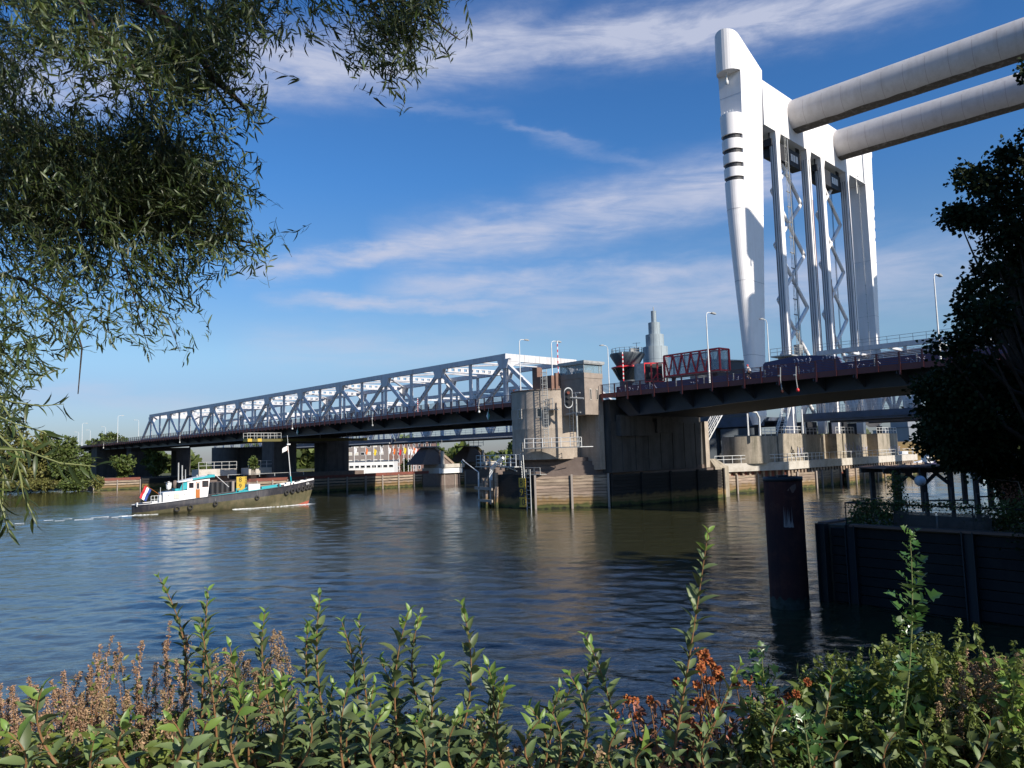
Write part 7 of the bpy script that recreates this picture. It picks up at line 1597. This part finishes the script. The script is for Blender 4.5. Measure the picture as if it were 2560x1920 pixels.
# big unseen trees added outside the frame, to the right: they keep the pile, the bulkhead and the dark tree in shade
for (x, y, h, rr_, lab) in ((40, 29, 20, 5, 'broad unseen tree added for shade outside the right frame edge, behind the garden'), (24.5, 8, 30, 6, 'tall unseen poplar added for shade outside the right frame edge, closest to the camera'), (23.5, -2.5, 34, 6, 'tall unseen poplar added for shade outside the right frame edge, beside the camera bank'), (31, -9, 38, 7, 'giant unseen poplar added for shade outside the right frame edge, behind the others'), (31, 4, 30, 6, 'tall unseen poplar added for shade outside the right frame edge, second row'), (30, 14, 27, 6, 'tall unseen poplar added for shade outside the right frame edge, middle of the row'), (38, -3, 32, 7, 'tall unseen poplar added for shade far outside the right frame edge'), (40, 18, 25, 6.5, 'tall unseen poplar added for shade outside the right frame edge, before the garden'), (27, 19.5, 14, 5.0, 'large unseen tree added for shade behind the right frame edge, nearest the pile'), (34.5, 19, 13, 5.5, 'large unseen tree added for shade outside the right frame edge, next inland'), (41, 12, 14, 6.5, 'large unseen tree added for shade outside the right frame edge, tallest'), (45, 23, 14, 6.5, 'large unseen tree added for shade outside the right frame edge, farthest'), (36, 8, 15, 6.0, 'large unseen tree added for shade outside the right frame edge, rearmost')):
    bl = [((x, y, h*.55), (rr_, rr_, h*.42)), ((x+2, y-1, h*.85), (rr_*.7, rr_*.7, h*.25)), ((x-1.5, y+1, h*.3), (rr_*.8, rr_*.8, h*.25)), ((x, y, h*.6), (rr_*.5, rr_*.5, h*.3))]
    tree('shade_tree', lab, (x, y, 2.5), bl, 13000, 0.75, MT['leafdark'], .35, 'unseen trees added on the right bank for shade', clump=.7, per=20, shell=.35)

# ---------------------------------------------------------------- the willow, upper left
def willow():
    # (px centre, px radii, number of twigs, depth range)
    A = [(60, 60, 170, 150, 150, 5.2, 1.3), (330, 40, 130, 110, 150, 5.0, .8), (480, 70, 150, 110, 190, 4.8, .8), (620, 60, 85, 80, 80, 4.6, .5), (210, 90, 110, 60, 60, 4.0, .6), (500, 170, 120, 90, 120, 4.8, .7), (560, 230, 90, 80, 60, 4.8, .6),
         (20, 230, 90, 120, 110, 5.0, 1.0), (340, 190, 100, 50, 60, 4.2, .5), (380, 260, 50, 35, 10, 4.2, .4), (80, 420, 150, 120, 260, 5.2, 1.1), (250, 400, 150, 90, 260, 5.4, .8), (400, 420, 130, 100, 250, 5.4, .8), (500, 470, 90, 100, 150, 5.2, .6), (150, 540, 170, 100, 260, 5.3, .9), (350, 530, 150, 90, 220, 5.4, .8),
         (560, 560, 70, 60, 70, 5.2, .5), (620, 600, 55, 35, 36, 5.0, .4), (60, 650, 120, 100, 170, 4.8, 1.0), (230, 640, 120, 80, 130, 5.2, .8), (420, 630, 110, 70, 110, 5.2, .6), (530, 650, 60, 60, 46, 5.0, .4), (60, 780, 110, 100, 130, 4.5, .9), (190, 780, 80, 90, 90, 4.8, .6), (420, 720, 70, 60, 50, 5.0, .4), (370, 790, 45, 50, 30, 5.0, .3), (480, 740, 50, 40, 18, 5.0, .4),
         (40, 900, 90, 80, 80, 4.0, .7), (150, 880, 70, 60, 30, 4.4, .4), (400, 850, 60, 60, 26, 4.9, .3), (30, 1030, 55, 90, 36, 3.3, .4), (-150, 300, 170, 500, 420, 5.2, 1.2), (-100, 900, 120, 250, 150, 4.2, .8), (300, -160, 450, 130, 260, 5.2, .9), (150, 40, 90, 60, 30, 4, .5),
         (820, 5, 60, 40, 22, 4.6, .3), (1010, 30, 95, 55, 70, 4.6, .4), (960, 110, 60, 60, 44, 4.6, .3), (1060, 70, 60, 45, 30, 4.6, .3), (985, 175, 45, 45, 22, 4.6, .25), (1000, -60, 150, 50, 60, 4.7, .4)]
    root_w = np.array([-6.5, 2.0, 5.3])
    t = Thing('willow_tree', 'willow with narrow drooping leaves hanging in from the upper left', 'tree', G, tuple(root_w))
    twigs = MB(); P = []; D = []; S = []; Nn = []
    for (cx, cy, rx, ry, n, d0, dd) in A:
        if cy > 590 and cx > -50: n = int(n*0.62)
        if cx > -50 and cx < 140: n = int(n*0.7)
        if cy >= 740 and cx > -50: n = int(n*0.7)
        if 300 < cy < 570 and cx < 520: n = int(n*1.35)
        n = int(n*1.15)
        for _ in range(n):
            if _ % 7 == 0:
                while True:
                    u0, v0 = NR.uniform(-1, 1, 2)
                    if u0*u0+v0*v0 < 1: break
                dc = d0+NR.uniform(-dd, dd)*0.8
            u = u0+NR.normal()*34/rx; v = v0+NR.normal()*26/ry; d = dc+NR.normal()*.08; L = NR.uniform(0.16, 0.36)*d/5
            L_px = L/d*F_PX
            end = at(cx+u*rx, cy+v*ry, d)
            out = np.array([0.45+0.6*NR.normal(), 0.4*NR.normal(), -0.7+0.6*NR.normal()])
            if cy < 430 and 200 < cx < 600 and NR.random() < 0.4: out[2] *= -0.9
            out /= np.linalg.norm(out); start = end-out*L; nl = int(13*L/0.4)+3; bend = NR.normal(size=3)*0.05
            f = (np.arange(nl)+0.7)/nl; pts = start[None]+(end-start)[None]*f[:, None]+bend[None]*np.sin(f*3.1)[:, None]
            twigs.path([start, start+(end-start)*.5+bend, end], [0.0016, 0.0014, 0.0009], n=3, caps=False)
            sd = np.cross(out, NR.normal(size=3)); sd /= np.linalg.norm(sd); alt = np.where(np.arange(nl) % 2 == 0, 1, -1)[:, None]
            P.append(pts); D.append(out[None]*0.9+sd[None]*alt*0.55+NR.normal(size=(nl, 3))*.32+np.array([0, 0, -.2])); S.append(np.full(nl, 0.072)*(0.65+0.5*NR.random(nl))*(1.15-0.5*np.abs(f-.5)))
    P = np.concatenate(P); D = np.concatenate(D); S = np.concatenate(S)
    pale = NR.random(len(P)) < 0.16
    lm = leaf_mesh('leaf', P[~pale], D[~pale], S[~pale], 0.17, 'lance', curl=0.12); put(t, 'crown', lm, MT['leafwillow'])
    lm = leaf_mesh('leaf', P[pale], D[pale], S[pale], 0.17, 'lance', curl=-0.05); put(t, 'crown', lm, MT['leafwillow_pale'])
    t.part('twig', twigs, MT['twiggreen'])
    # unseen crown blobs added above the lens to shade the hanging boughs
    oc = [((1.2, 1.9, 12.3), (1.7, 1.3, 0.9), 1), ((0.2, 2.4, 12.6), (1.5, 1.3, 0.9), 1), ((-1.0, 2.8, 13.0), (1.3, 1.2, .8), 1), ((2.2, 1.0, 12.4), (1.2, 1.0, 0.8), .6), ((-2.6, 1.6, 12.2), (1.6, 1.3, 1.0), 1), ((0.4, 2.6, 11.3), (1.3, .9, .7), .8), ((-0.8, 1.5, 11.8), (1.6, 1.2, .8), 1)]
    Pq, Cq = blob_points(oc, 15000, .5, 16, .2); put(t, 'added_shade_crown', leaf_mesh('leaf', Pq, norm(Pq-Cq)+NR.normal(size=Pq.shape)*.6+np.array([0, 0, -.5]), .10*(.7+.6*NR.random(len(Pq))), .22, 'quad'), MT['leafwillow'])
    br = MB()
    def bough(pts, r0, r1, k=5):
        w = [at(x, y, d) for x, y, d in pts]; n = len(w); br.path(w, [r0+(r1-r0)*i/(n-1) for i in range(n)], n=7)
    bough([(-400, -300, 5.2), (0, -120, 5.1), (360, 0, 4.9), (470, 95, 4.85), (540, 200, 4.8), (600, 255, 4.8), (630, 290, 4.8)], .05, .007)
    bough([(480, 95, 4.85), (520, 190, 4.85), (560, 255, 4.85), (583, 290, 4.85)], .012, .004); bough([(-300, 500, 5.4), (0, 540, 5.3), (200, 560, 5.2), (380, 570, 5.2), (520, 585, 5.1), (640, 610, 5.0)], .045, .004)
    bough([(-300, 200, 5.3), (60, 330, 5.2), (250, 390, 5.3), (450, 440, 5.2), (560, 490, 5.2)], .04, .004); bough([(-200, 650, 4.8), (60, 700, 4.7), (180, 790, 4.7), (205, 870, 4.7), (195, 985, 4.7)], .012, .003)
    bough([(600, -250, 4.8), (850, -80, 4.7), (1000, 0, 4.6), (1080, 50, 4.6), (1150, 100, 4.6)], .02, .003); bough([(900, -60, 4.7), (950, 60, 4.6), (985, 140, 4.6), (970, 220, 4.6)], .01, .002)
    bough([(300, 620, 5.1), (330, 720, 5.0), (350, 800, 4.95), (380, 900, 4.9)], .008, .0015); bough([(330, 720, 5), (420, 800, 4.95), (450, 880, 4.9)], .006, .0015); bough([(200, 0, 4.2), (250, 90, 4.1), (330, 160, 4.1), (380, 250, 4.1)], .012, .003)
    w0 = tuple(root_w); br.path([root_w+np.array([0, 0, -.4]), root_w+np.array([.2, 0.3, 1.6]), root_w+np.array([.8, .8, 3.0]), at(-400, -300, 5.2)], [.28, .24, .16, .07], n=10); br.path([root_w+np.array([.3, .4, 1.8]), at(-500, 620, 5.0), at(-300, 500, 5.3)], [.12, .08, .05], n=8); br.path([root_w+np.array([.5, .5, 2.4]), at(-600, 150, 5.2), at(-300, 200, 5.3)], [.12, .08, .045], n=8); br.path([root_w+np.array([.8, .8, 3.0]), at(100, -500, 5.0), at(600, -250, 4.8)], [.10, .06, .02], n=8); br.path([root_w+np.array([.8, .8, 3.0]), np.array([-3.4, 2.4, 11]), np.array([0, 2.3, 12.4]), np.array([2, 1.2, 12.4])], [.12, .09, .05, .02], n=8)
    t.part('branch', br, MT['bark'])
    # near sprays at the lower left
    sp = MB(); P = []; D = []; S = []
    for (pts, n, s) in (([(-120, 1120, 2.3), (60, 1125, 2.25), (150, 1158, 2.2), (240, 1166, 2.2)], 20, .072), ([(-60, 960, 3.0), (30, 1005, 2.95), (100, 1015, 2.9), (160, 1010, 2.9)], 17, .07), ([(-40, 1050, 2.8), (40, 1130, 2.7), (60, 1240, 2.7), (88, 1300, 2.7)], 20, .07), ([(-60, 1080, 2.7), (10, 1160, 2.6), (5, 1290, 2.6)], 20, .07), ([(-50, 1020, 3), (40, 1060, 2.9), (110, 1080, 2.9), (125, 1090, 2.9)], 16, .07), ([(-80, 1180, 2.5), (-10, 1220, 2.5), (20, 1320, 2.5)], 18, .07), ([(0, 1000, 3), (60, 1100, 2.9), (30, 1200, 2.9)], 16, .07)):
        w = np.array([at(x, y, d) for x, y, d in pts]); sp.path(list(w), [.004]+[.003]*(len(w)-2)+[.0012], n=5)
        f = np.linspace(.05, .99, n)*(len(w)-1); i = np.minimum(f.astype(int), len(w)-2); q = w[i]*(1-(f-i))[:, None]+w[i+1]*(f-i)[:, None]; tn = norm(w[i+1]-w[i]); sd = np.cross(tn, np.array([0, -1, .2])); alt = np.where(np.arange(n) % 2 == 0, 1, -1)[:, None]
        P.append(q); D.append(tn+sd*alt*.7+NR.normal(size=(n, 3))*.25+np.array([0, 0, -.3])); S.append(s*(.7+.5*NR.random(n)))
    P = np.concatenate(P); D = np.concatenate(D); S = np.concatenate(S)
    put(t, 'near_spray', leaf_mesh('leaf', P, D, S, .17, 'lance', curl=.15), MT['leafwillow_pale'] if False else MT['leafwillow']); t.part('near_twig', sp, MT['stemgreen'])
willow()
# ---------------------------------------------------------------- foreground shrubs: every shoot its own plant
def ground_z(x, y): return 5.35-(y-2.2)*(5.35/14.0) if y > 2.2 else 5.35
def shoot(label, tip, root, D, lscale=1.0, lean=0.0, kind='privet', dens=1.0, young=2, name='shrub_shoot', group='leafy shrub shoots in the foreground'):
    """tip and root: picture points of the stem at distance D; the stem goes on down to the bank"""
    a = at(root[0], root[1], D+.05); b = at(tip[0], tip[1], D); d0 = (b-a)/np.linalg.norm(b-a); gz = ground_z(a[0], a[1]); foot = a.copy(); foot = foot-np.array([d0[0]*.3, 0, a[2]-gz+0.1]) if a[2] > gz else a
    t = Thing(name, label, 'shrub', G, tuple(foot), group); m = (a+b)/2+np.array([lean*.10, 0, 0]); mb = MB(); L = np.linalg.norm(b-a)
    ff = np.linspace(0, 1, 11); bz = [(1-f)**2*a+2*f*(1-f)*m+f*f*b for f in ff]; mb.path([foot]+bz, [.0055]+[.0046-.0034*f for f in ff], n=6); 
    t.part('stem', mb, MT['stembrown'] if kind == 'privet' else MT['stemgreen'])
    n = max(4, int(L/0.029*dens)); F = np.linspace(0.0, 1.0, n); P = []; Dv = []; S = []; N_ = []
    ax0 = np.random.default_rng(int(abs(tip[0])*3+abs(tip[1]))); ph = ax0.uniform(0, 3)
    for i, f in enumerate(F):
        p = (1-f)**2*a+2*f*(1-f)*m+f*f*b; tn = norm(b-a+ (m-(a+b)/2)*(1-2*f)); e1 = norm(np.cross(tn, np.array([0.1, 1, 0.2]))); e2 = np.cross(tn, e1); ang = ph+i*math.pi/2*1.05
        for s in (0, math.pi):
            o = e1*math.cos(ang+s)+e2*math.sin(ang+s); up_ = .75+.55*f; P.append(p); Dv.append(o+tn*up_+ax0.normal(size=3)*.26); sz = (0.074 if f < .7 else 0.074-(f-.7)*0.13)*lscale*(.8+.35*ax0.random()); S.append(sz); N_.append(tn*1.0-o*.35+ax0.normal(size=3)*.35)
    P, Dv, S, N_ = map(np.array, (P, Dv, S, N_)); k = len(P)-2*young
    if kind == 'privet':
        put(t, 'foliage', leaf_mesh('l', P[:k], Dv[:k], S[:k], .36, 'lance', N_[:k], fold=.22, curl=.18), MT['leafshrub']); put(t, 'young_leaves', leaf_mesh('l', P[k:], Dv[k:], S[k:]*1.1, .40, 'lance', N_[k:], fold=.22, curl=.1), MT['leafyoung'])
    else: put(t, 'foliage', lobed(P, Dv, S*1.15, N_), MT['leaflobed'])
    return t
def lobed(P, Dv, S, N_):
    """hawthorn-like leaf: five pointed lobes round a stalk"""
    D = norm(Dv); Sd = norm(np.cross(D, N_)); U = norm(np.cross(Sd, D)); n = len(P)
    out = [(0, 0), (.18, .10), (.30, .42), (.42, .20), (.55, .50), (.66, .22), (.80, .32), (.86, .13), (1, 0)]
    pts = [(0, 0)]+[(x, y) for x, y in out[1:-1]]+[(1, 0)]+[(x, -y) for x, y in reversed(out[1:-1])]
    s = S[:, None]; V = [P+D*s*(x+.25)+Sd*s*y+U*s*(abs(y)*.35-.1*x*x) for x, y in pts]+[P+D*s*.45, P+D*s*.75]; k = len(pts); V = np.stack(V, 1); m = k+2
    tris = []
    for i in range(k):
        j = (i+1) % k; c = k if (pts[i][0]+pts[j][0])/2 < .6 else k+1; tris.append((i, j, c, c))
    V = V.reshape(-1, 3); me = bpy.data.meshes.new('lobed'); F = [tuple(q+o*m for q in (a, b, c)) for o in range(n) for a, b, c, _ in tris]+[]
    me.from_pydata([tuple(v) for v in V], [], F); me.polygons.foreach_set('use_smooth', [True]*len(F)); return me
SH = [((398, 1445), (460, 1740), 2.9, .85), ((520, 1478), (505, 1800), 2.8, .85), ((500, 1560), (545, 1920), 2.6, 1.0), ((575, 1618), (640, 1920), 2.6, 1.0), ((662, 1533), (725, 1900), 2.75, .95), ((770, 1567), (800, 1900), 2.7, 1.0), ((800, 1490), (840, 1910), 2.7, 1.05), ((855, 1556), (885, 1900), 2.85, .95), ((897, 1552), (925, 1840), 2.95, .85), ((950, 1650), (985, 1920), 2.7, 1.0), ((1022, 1530), (1015, 1920), 2.65, 1.1), ((1052, 1536), (1045, 1760), 2.9, .9), ((1155, 1515), (1130, 1900), 2.7, 1.0), ((1220, 1668), (1180, 1920), 2.5, 1.1), ((1262, 1708), (1255, 1920), 2.5, 1.0),
      ((1100, 1650), (1090, 1920), 2.6, 1.1), ((1465, 1592), (1540, 1920), 2.7, 1.0), ((1425, 1690), (1440, 1920), 2.6, 1.0), ((1480, 1640), (1470, 1900), 2.8, .9), ((1770, 1332), (1678, 1920), 2.45, .95), ((1850, 1665), (1745, 1920), 2.6, .9), ((1900, 1690), (1860, 1920), 2.7, .8), ((105, 1722), (150, 1920), 2.2, 1.15), ((330, 1800), (330, 1930), 2.2, 1.05), ((430, 1800), (420, 1930), 2.1, 1.1), ((235, 1850), (225, 1960), 2.2, 1.0), ((1700, 1720), (1640, 1930), 2.6, .9), ((1960, 1770), (1940, 1930), 2.5, .85),
      ((2080, 1690), (2030, 1930), 2.6, .95), ((2240, 1830), (2230, 1960), 2.3, .85), ((2300, 1850), (2280, 1960), 2.3, .85), ((2475, 1800), (2410, 1960), 2.2, .95), ((700, 1700), (690, 1930), 2.5, 1.1), ((610, 1760), (600, 1930), 2.4, 1.1), ((870, 1720), (860, 1930), 2.4, 1.15), ((760, 1760), (740, 1930), 2.4, 1.15), ((960, 1780), (950, 1940), 2.35, 1.15), ((1040, 1800), (1060, 1940), 2.35, 1.15), ((1150, 1790), (1140, 1940), 2.35, 1.1), ((1380, 1780), (1390, 1930), 2.5, 1.0), ((1350, 1800), (1345, 1940), 2.4, 1.0), ((1560, 1810), (1540, 1940), 2.4, 1.0), ((1790, 1800), (1770, 1940), 2.4, .9), ((520, 1800), (500, 1950), 2.3, 1.1), ((20, 1830), (40, 1960), 2.1, 1.1), ((1640, 1850), (1620, 1950), 2.3, .9), ((2120, 1850), (2110, 1960), 2.3, .8)]
rf = random.Random(31)
for x in list(range(560, 1260, 46))+list(range(1330, 1500, 60)):
    SH.append(((x+rf.uniform(-15, 15), rf.uniform(1690, 1800)), (x+rf.uniform(-30, 30), 1940), rf.uniform(2.5, 2.9), rf.uniform(.9, 1.05)))
def shoot_label(i, tx, ty):
    where = ['in the lower left corner', 'left, before the open water', 'left of centre', 'in the central clump', 'right of the central clump', 'right of the bare gap', 'left of the rusty pile', 'under the rusty pile', 'in the lower right tangle'][min(8, int(tx/2560*9))]
    size = 'tall' if ty < 1560 else ('medium' if ty < 1720 else 'short')
    return size, where
cnt = {}
SH.sort(key=lambda q: q[0][0])
for i, (tp, rt_, D, ls) in enumerate(SH):
    size, where = shoot_label(i, *tp); key = (size, where); cnt[key] = cnt.get(key, 0)+1
    ordn = ['', ', second from left to right', ', third', ', fourth', ', fifth', ', sixth', ', seventh', ', eighth', ', ninth', ', tenth', ', eleventh', ', twelfth', ', thirteenth', ', fourteenth', ', fifteenth', ', sixteenth', ', seventeenth', ', eighteenth'][cnt[key]-1]
    lab = '%s green shrub shoot %s%s' % (size, where, ordn)
    if tp == (1770, 1332): lab = 'tallest leaning shrub shoot, its tip high over the water'
    sh = shoot(lab, tp, rt_, D, ls, lean=rnd.uniform(-1, 1), young=3 if size != 'short' else 2)
shoot('tall thin shoot with lobed leaves standing before the bulkhead', (2275, 1340), (2235, 1930), 2.7, .95, .6, 'hawthorn', .95, name='lobed_shoot', group='lobed leaf shoots')
shoot('lobed leafed shoot leaning left below the rusty pile', (1905, 1640), (1985, 1930), 2.7, 1.0, -.5, 'hawthorn', 1.1, name='lobed_shoot', group='lobed leaf shoots')
shoot('short lobed leafed shoot at the bottom right of the pile', (2010, 1800), (2030, 1950), 2.5, 1.0, 0, 'hawthorn', 1.2, name='lobed_shoot', group='lobed leaf shoots')
shoot('lobed leafed shoot low in the right tangle', (2150, 1690), (2190, 1950), 2.8, 1.0, 0, 'hawthorn', 1.2, name='lobed_shoot', group='lobed leaf shoots')

def weed(name, label, tips, roots_y, D, leafm, seedm, n_seed, seed_s, n_leaf, leaf_s, group, spread=18, cat='weed', leafshape='lance', wr=.4, tassel=True, tuft=False):
    """a clump of stems with small leaves and seed spikes"""
    base = at(np.mean([t_[0] for t_ in tips]), roots_y, D+.1); gz = ground_z(base[0], base[1]); t = Thing(name, label, cat, G, (base[0], base[1], min(gz, base[2])), group); mb = MB(); P = []; Dv = []; S = []; P2 = []; D2 = []; S2 = []
    for (tx, ty) in tips:
        d = D+rnd.uniform(-.25, .25); b = at(tx, ty, d); a = at(tx+rnd.uniform(-60, 60), max(roots_y, ty+120), d+.1); m = (a+b)/2+NR.normal(size=3)*.03; mb.path([(1-f)**2*a+2*f*(1-f)*m+f*f*b for f in np.linspace(0, 1, 7)], [.0035-.0028*f for f in np.linspace(0, 1, 7)], n=4)
        if a[2] > ground_z(a[0], a[1]): mb.path([np.array([a[0], a[1], ground_z(a[0], a[1])-.05]), a], .004, n=4)
        k = n_seed; f = 1-NR.random(k)**1.6*.62; p = ((1-f)**2)[:, None]*a+(2*f*(1-f))[:, None]*m+(f*f)[:, None]*b
        side = NR.normal(size=(k, 3)); side[:, 2] = np.abs(side[:, 2])*.3 if not tassel else side[:, 2]*.2-.5; r = (spread*(1.12-f)*NR.random(k)*1.3/F_PX*d)[:, None]; q = p+norm(side)*r
        P.append(q); Dv.append(norm(side)+NR.normal(size=(k, 3))*.6); S.append(seed_s*(.6+.8*NR.random(k)))
        for j in range(6):
            ff = .35+.6*rnd.random(); p0 = (1-ff)**2*a+2*ff*(1-ff)*m+ff*ff*b; e = p0+np.array([rnd.gauss(0, .5), rnd.gauss(0, .3), .8])*spread*1.6/F_PX*d*(1.1-ff); mb.path([p0, e], [.0015, .0006], n=3, caps=False)
            kk = max(2, n_seed//7); g = NR.random((kk, 1)); P.append(p0+(e-p0)*g+NR.normal(size=(kk, 3))*.006); Dv.append(NR.normal(size=(kk, 3))); S.append(seed_s*(.6+.8*NR.random(kk)))
        k = n_leaf; f = NR.random(k)*.9; p = ((1-f)**2)[:, None]*a+(2*f*(1-f))[:, None]*m+(f*f)[:, None]*b; side = NR.normal(size=(k, 3)); P2.append(p+norm(side)*.01); D2.append(norm(side)+np.array([0, 0, .2])); S2.append(leaf_s*(.6+.7*NR.random(k)))
    t.part('stem', mb, MT['stembrown'] if seedm != 'leafnettle' else MT['stemgreen'])
    P, Dv, S = np.concatenate(P), np.concatenate(Dv), np.concatenate(S); put(t, 'seed_head', leaf_mesh('s', P, Dv, S, .6, 'card'), MT[seedm])
    if n_leaf: P2, D2, S2 = np.concatenate(P2), np.concatenate(D2), np.concatenate(S2); put(t, 'foliage', leaf_mesh('l', P2, D2, S2, wr, leafshape, curl=.15), MT[leafm])
    return t
R_ = random.Random(21)
def tips(n, x0, x1, y0, y1, fn=None):
    o = []
    for i in range(n): x = x0+(x1-x0)*(i+R_.random())/n; yy = y0+(y1-y0)*R_.random(); o.append((x, yy+(fn(x) if fn else 0)))
    return o
weed('seeding_weed', 'rusty brown seeding weeds in the lower left corner', tips(44, -60, 260, 1660, 1800, lambda x: -0.25*(x-60)+30), 1960, 2.9, 'leafnettle', 'seedpink', 330, .0065, 10, .03, 'seeding weeds in the foreground', 22)
weed('seeding_weed', 'thin seed spikes standing left of the first tall shoot', tips(26, 200, 470, 1570, 1740, lambda x: -.2*(x-330)), 1930, 3.1, 'leafnettle', 'seedpink', 260, .0065, 12, .03, 'seeding weeds in the foreground', 16)
weed('seeding_weed', 'brown seed clump low between the left shoots', tips(26, 180, 520, 1720, 1830), 1960, 2.9, 'leafnettle', 'seedbrown', 300, .007, 14, .03, 'seeding weeds in the foreground', 24)
weed('seeding_weed', 'tan feathery seed clump behind the shoots left of centre', tips(30, 520, 710, 1600, 1710, lambda x: -.35*(x-610)), 1900, 3.3, 'leafnettle', 'seedbrown', 340, .007, 8, .03, 'seeding weeds in the foreground', 26)
weed('seeding_weed', 'low brown seed clump at the centre bottom', tips(16, 1230, 1420, 1850, 1900), 1990, 3.0, 'leafnettle', 'seedbrown', 220, .007, 10, .03, 'seeding weeds in the foreground', 22)
weed('seeding_weed', 'reddish brown seed mass at the right edge', tips(44, 2340, 2600, 1640, 1780, lambda x: -.15*(x-2450)), 1980, 2.9, 'leafnettle', 'seedbrown', 330, .007, 26, .035, 'seeding weeds in the foreground', 26)
weed('seeding_weed', 'pinkish seed spike leaning right before the dark bank', tips(6, 2390, 2480, 1620, 1680), 1900, 3.0, 'leafnettle', 'seedpink', 200, .007, 5, .03, 'seeding weeds in the foreground', 12)
weed('nettle_clump', 'yellow green nettle clump with hanging tassels right of the lobed shoot', tips(30, 2200, 2440, 1540, 1700, lambda x: .1*abs(x-2330)), 1980, 3.0, 'leafnettle', 'leafnettle', 120, .013, 40, .06, 'nettle clumps', 22, leafshape='oval', wr=.5)
weed('nettle_clump', 'nettle clump right below the rusty pile', tips(26, 2000, 2220, 1610, 1720), 1980, 3.1, 'leafnettle', 'leafnettle', 100, .012, 44, .055, 'nettle clumps', 20, leafshape='oval', wr=.5)
weed('nettle_clump', 'nettle tips at the far right edge with yellowing leaves', tips(12, 2480, 2600, 1580, 1680), 1980, 2.8, 'leafyoung', 'leafnettle', 60, .012, 26, .06, 'nettle clumps', 18, leafshape='oval', wr=.5)
weed('nettle_clump', 'dense low green tangle filling the lower right', tips(60, 1860, 2600, 1740, 1850), 2000, 2.8, 'leafbank', 'leafnettle', 80, .012, 70, .05, 'nettle clumps', 24, leafshape='oval', wr=.5)
weed('nettle_clump', 'low green undergrowth in the lower left', tips(40, -60, 640, 1810, 1890), 2010, 2.6, 'leafnettle', 'seedbrown', 50, .012, 60, .045, 'nettle clumps', 22, leafshape='oval', wr=.5)
weed('nettle_clump', 'shaded undergrowth behind the central clump', tips(50, 640, 1260, 1760, 1880), 2010, 2.9, 'leafshrub', 'seedbrown', 20, .012, 70, .055, 'nettle clumps', 20, leafshape='oval', wr=.45)
weed('nettle_clump', 'shaded undergrowth left of the rusty pile foot', tips(34, 1380, 1900, 1800, 1900), 2010, 2.8, 'leafshrub', 'seedbrown', 40, .012, 60, .05, 'nettle clumps', 20, leafshape='oval', wr=.45)
def hops():
    t = Thing('dead_seed_plant', 'dead plant with round rust orange seed heads and withered leaves', 'plant', G, tuple(at(1700, 1990, 2.9))); mb = MB(); hd = MB(); P = []; Dv = []; S = []
    heads = [(1762, 1634), (1745, 1630), (1755, 1650), (1776, 1655), (1790, 1672), (1795, 1690), (1750, 1672), (1765, 1700), (1742, 1712), (1778, 1702), (1802, 1692), (1748, 1755), (1770, 1740), (1730, 1755), (1778, 1760), (1690, 1704), (1568, 1748), (1588, 1752), (1624, 1750), (1632, 1762), (1536, 1785), (1594, 1790), (1722, 1800), (1732, 1812), (1716, 1795), (1745, 1825), (1700, 1815), (1944, 1756), (1968, 1742), (2002, 1748), (2018, 1705), (2006, 1738), (1990, 1735), (1870, 1700), (1840, 1712), (1952, 1762), (1664, 1802), (1680, 1762)]
    r = random.Random(12)
    for (x, y) in heads:
        d = 2.85+r.uniform(-.15, .15); c = at(x, y, d); s = .013+.006*r.random(); k = 60; dd = norm(NR.normal(size=(k, 3))); P.append(c+dd*s*.35); Dv.append(dd); S.append(np.full(k, s*.85)); foot = at(x+r.uniform(-70, 60)+(60 if x < 1650 else 0), 1960, d+.1); mb.path([c, (c+foot)/2+np.array([r.gauss(0, .02), 0, .03]), foot], [.0015, .0025, .004], n=4)
    put(t, 'seed_head', leaf_mesh('h', np.concatenate(P), np.concatenate(Dv), np.concatenate(S), .7, 'card'), MT['hop']); t.part('stem', mb, MT['stembrown'])
    k = 420; P = np.array([at(r.uniform(1560, 1830) if r.random() < .7 else r.uniform(1830, 1990), r.uniform(1740, 1930), 2.9+r.uniform(-.2, .2)) for _ in range(k)]); put(t, 'withered_leaf', leaf_mesh('w', P, NR.normal(size=(k, 3))+np.array([0, 0, -1.2]), .04*(.5+.8*NR.random(k)), .4, 'lance', curl=.5, fold=.5), MT['dryleaf'])
hops()
# ground cover on the bank
def cover():
    n = 26000; x = NR.uniform(-5, 7, n); y = NR.uniform(1.8, 7.5, n)**1.0; z = 5.35-(y-2.2)*(5.35/14); z = np.where(y < 2.2, 5.35, z)
    keep = ~((y > 5) & (NR.random(n) < .5)); x, y, z = x[keep], y[keep], z[keep]; P = np.stack([x, y, z+NR.random(len(x))*.22], 1)
    me = leaf_mesh('g', P, NR.normal(size=P.shape)*.6+np.array([0, 0, .7]), .055*(.6+.8*NR.random(len(P))), .45, 'oval'); me.materials.append(MT['leafbank']); o = bpy.data.objects.new('ground_cover', me); COL.objects.link(o); o['kind'] = 'stuff'
cover()
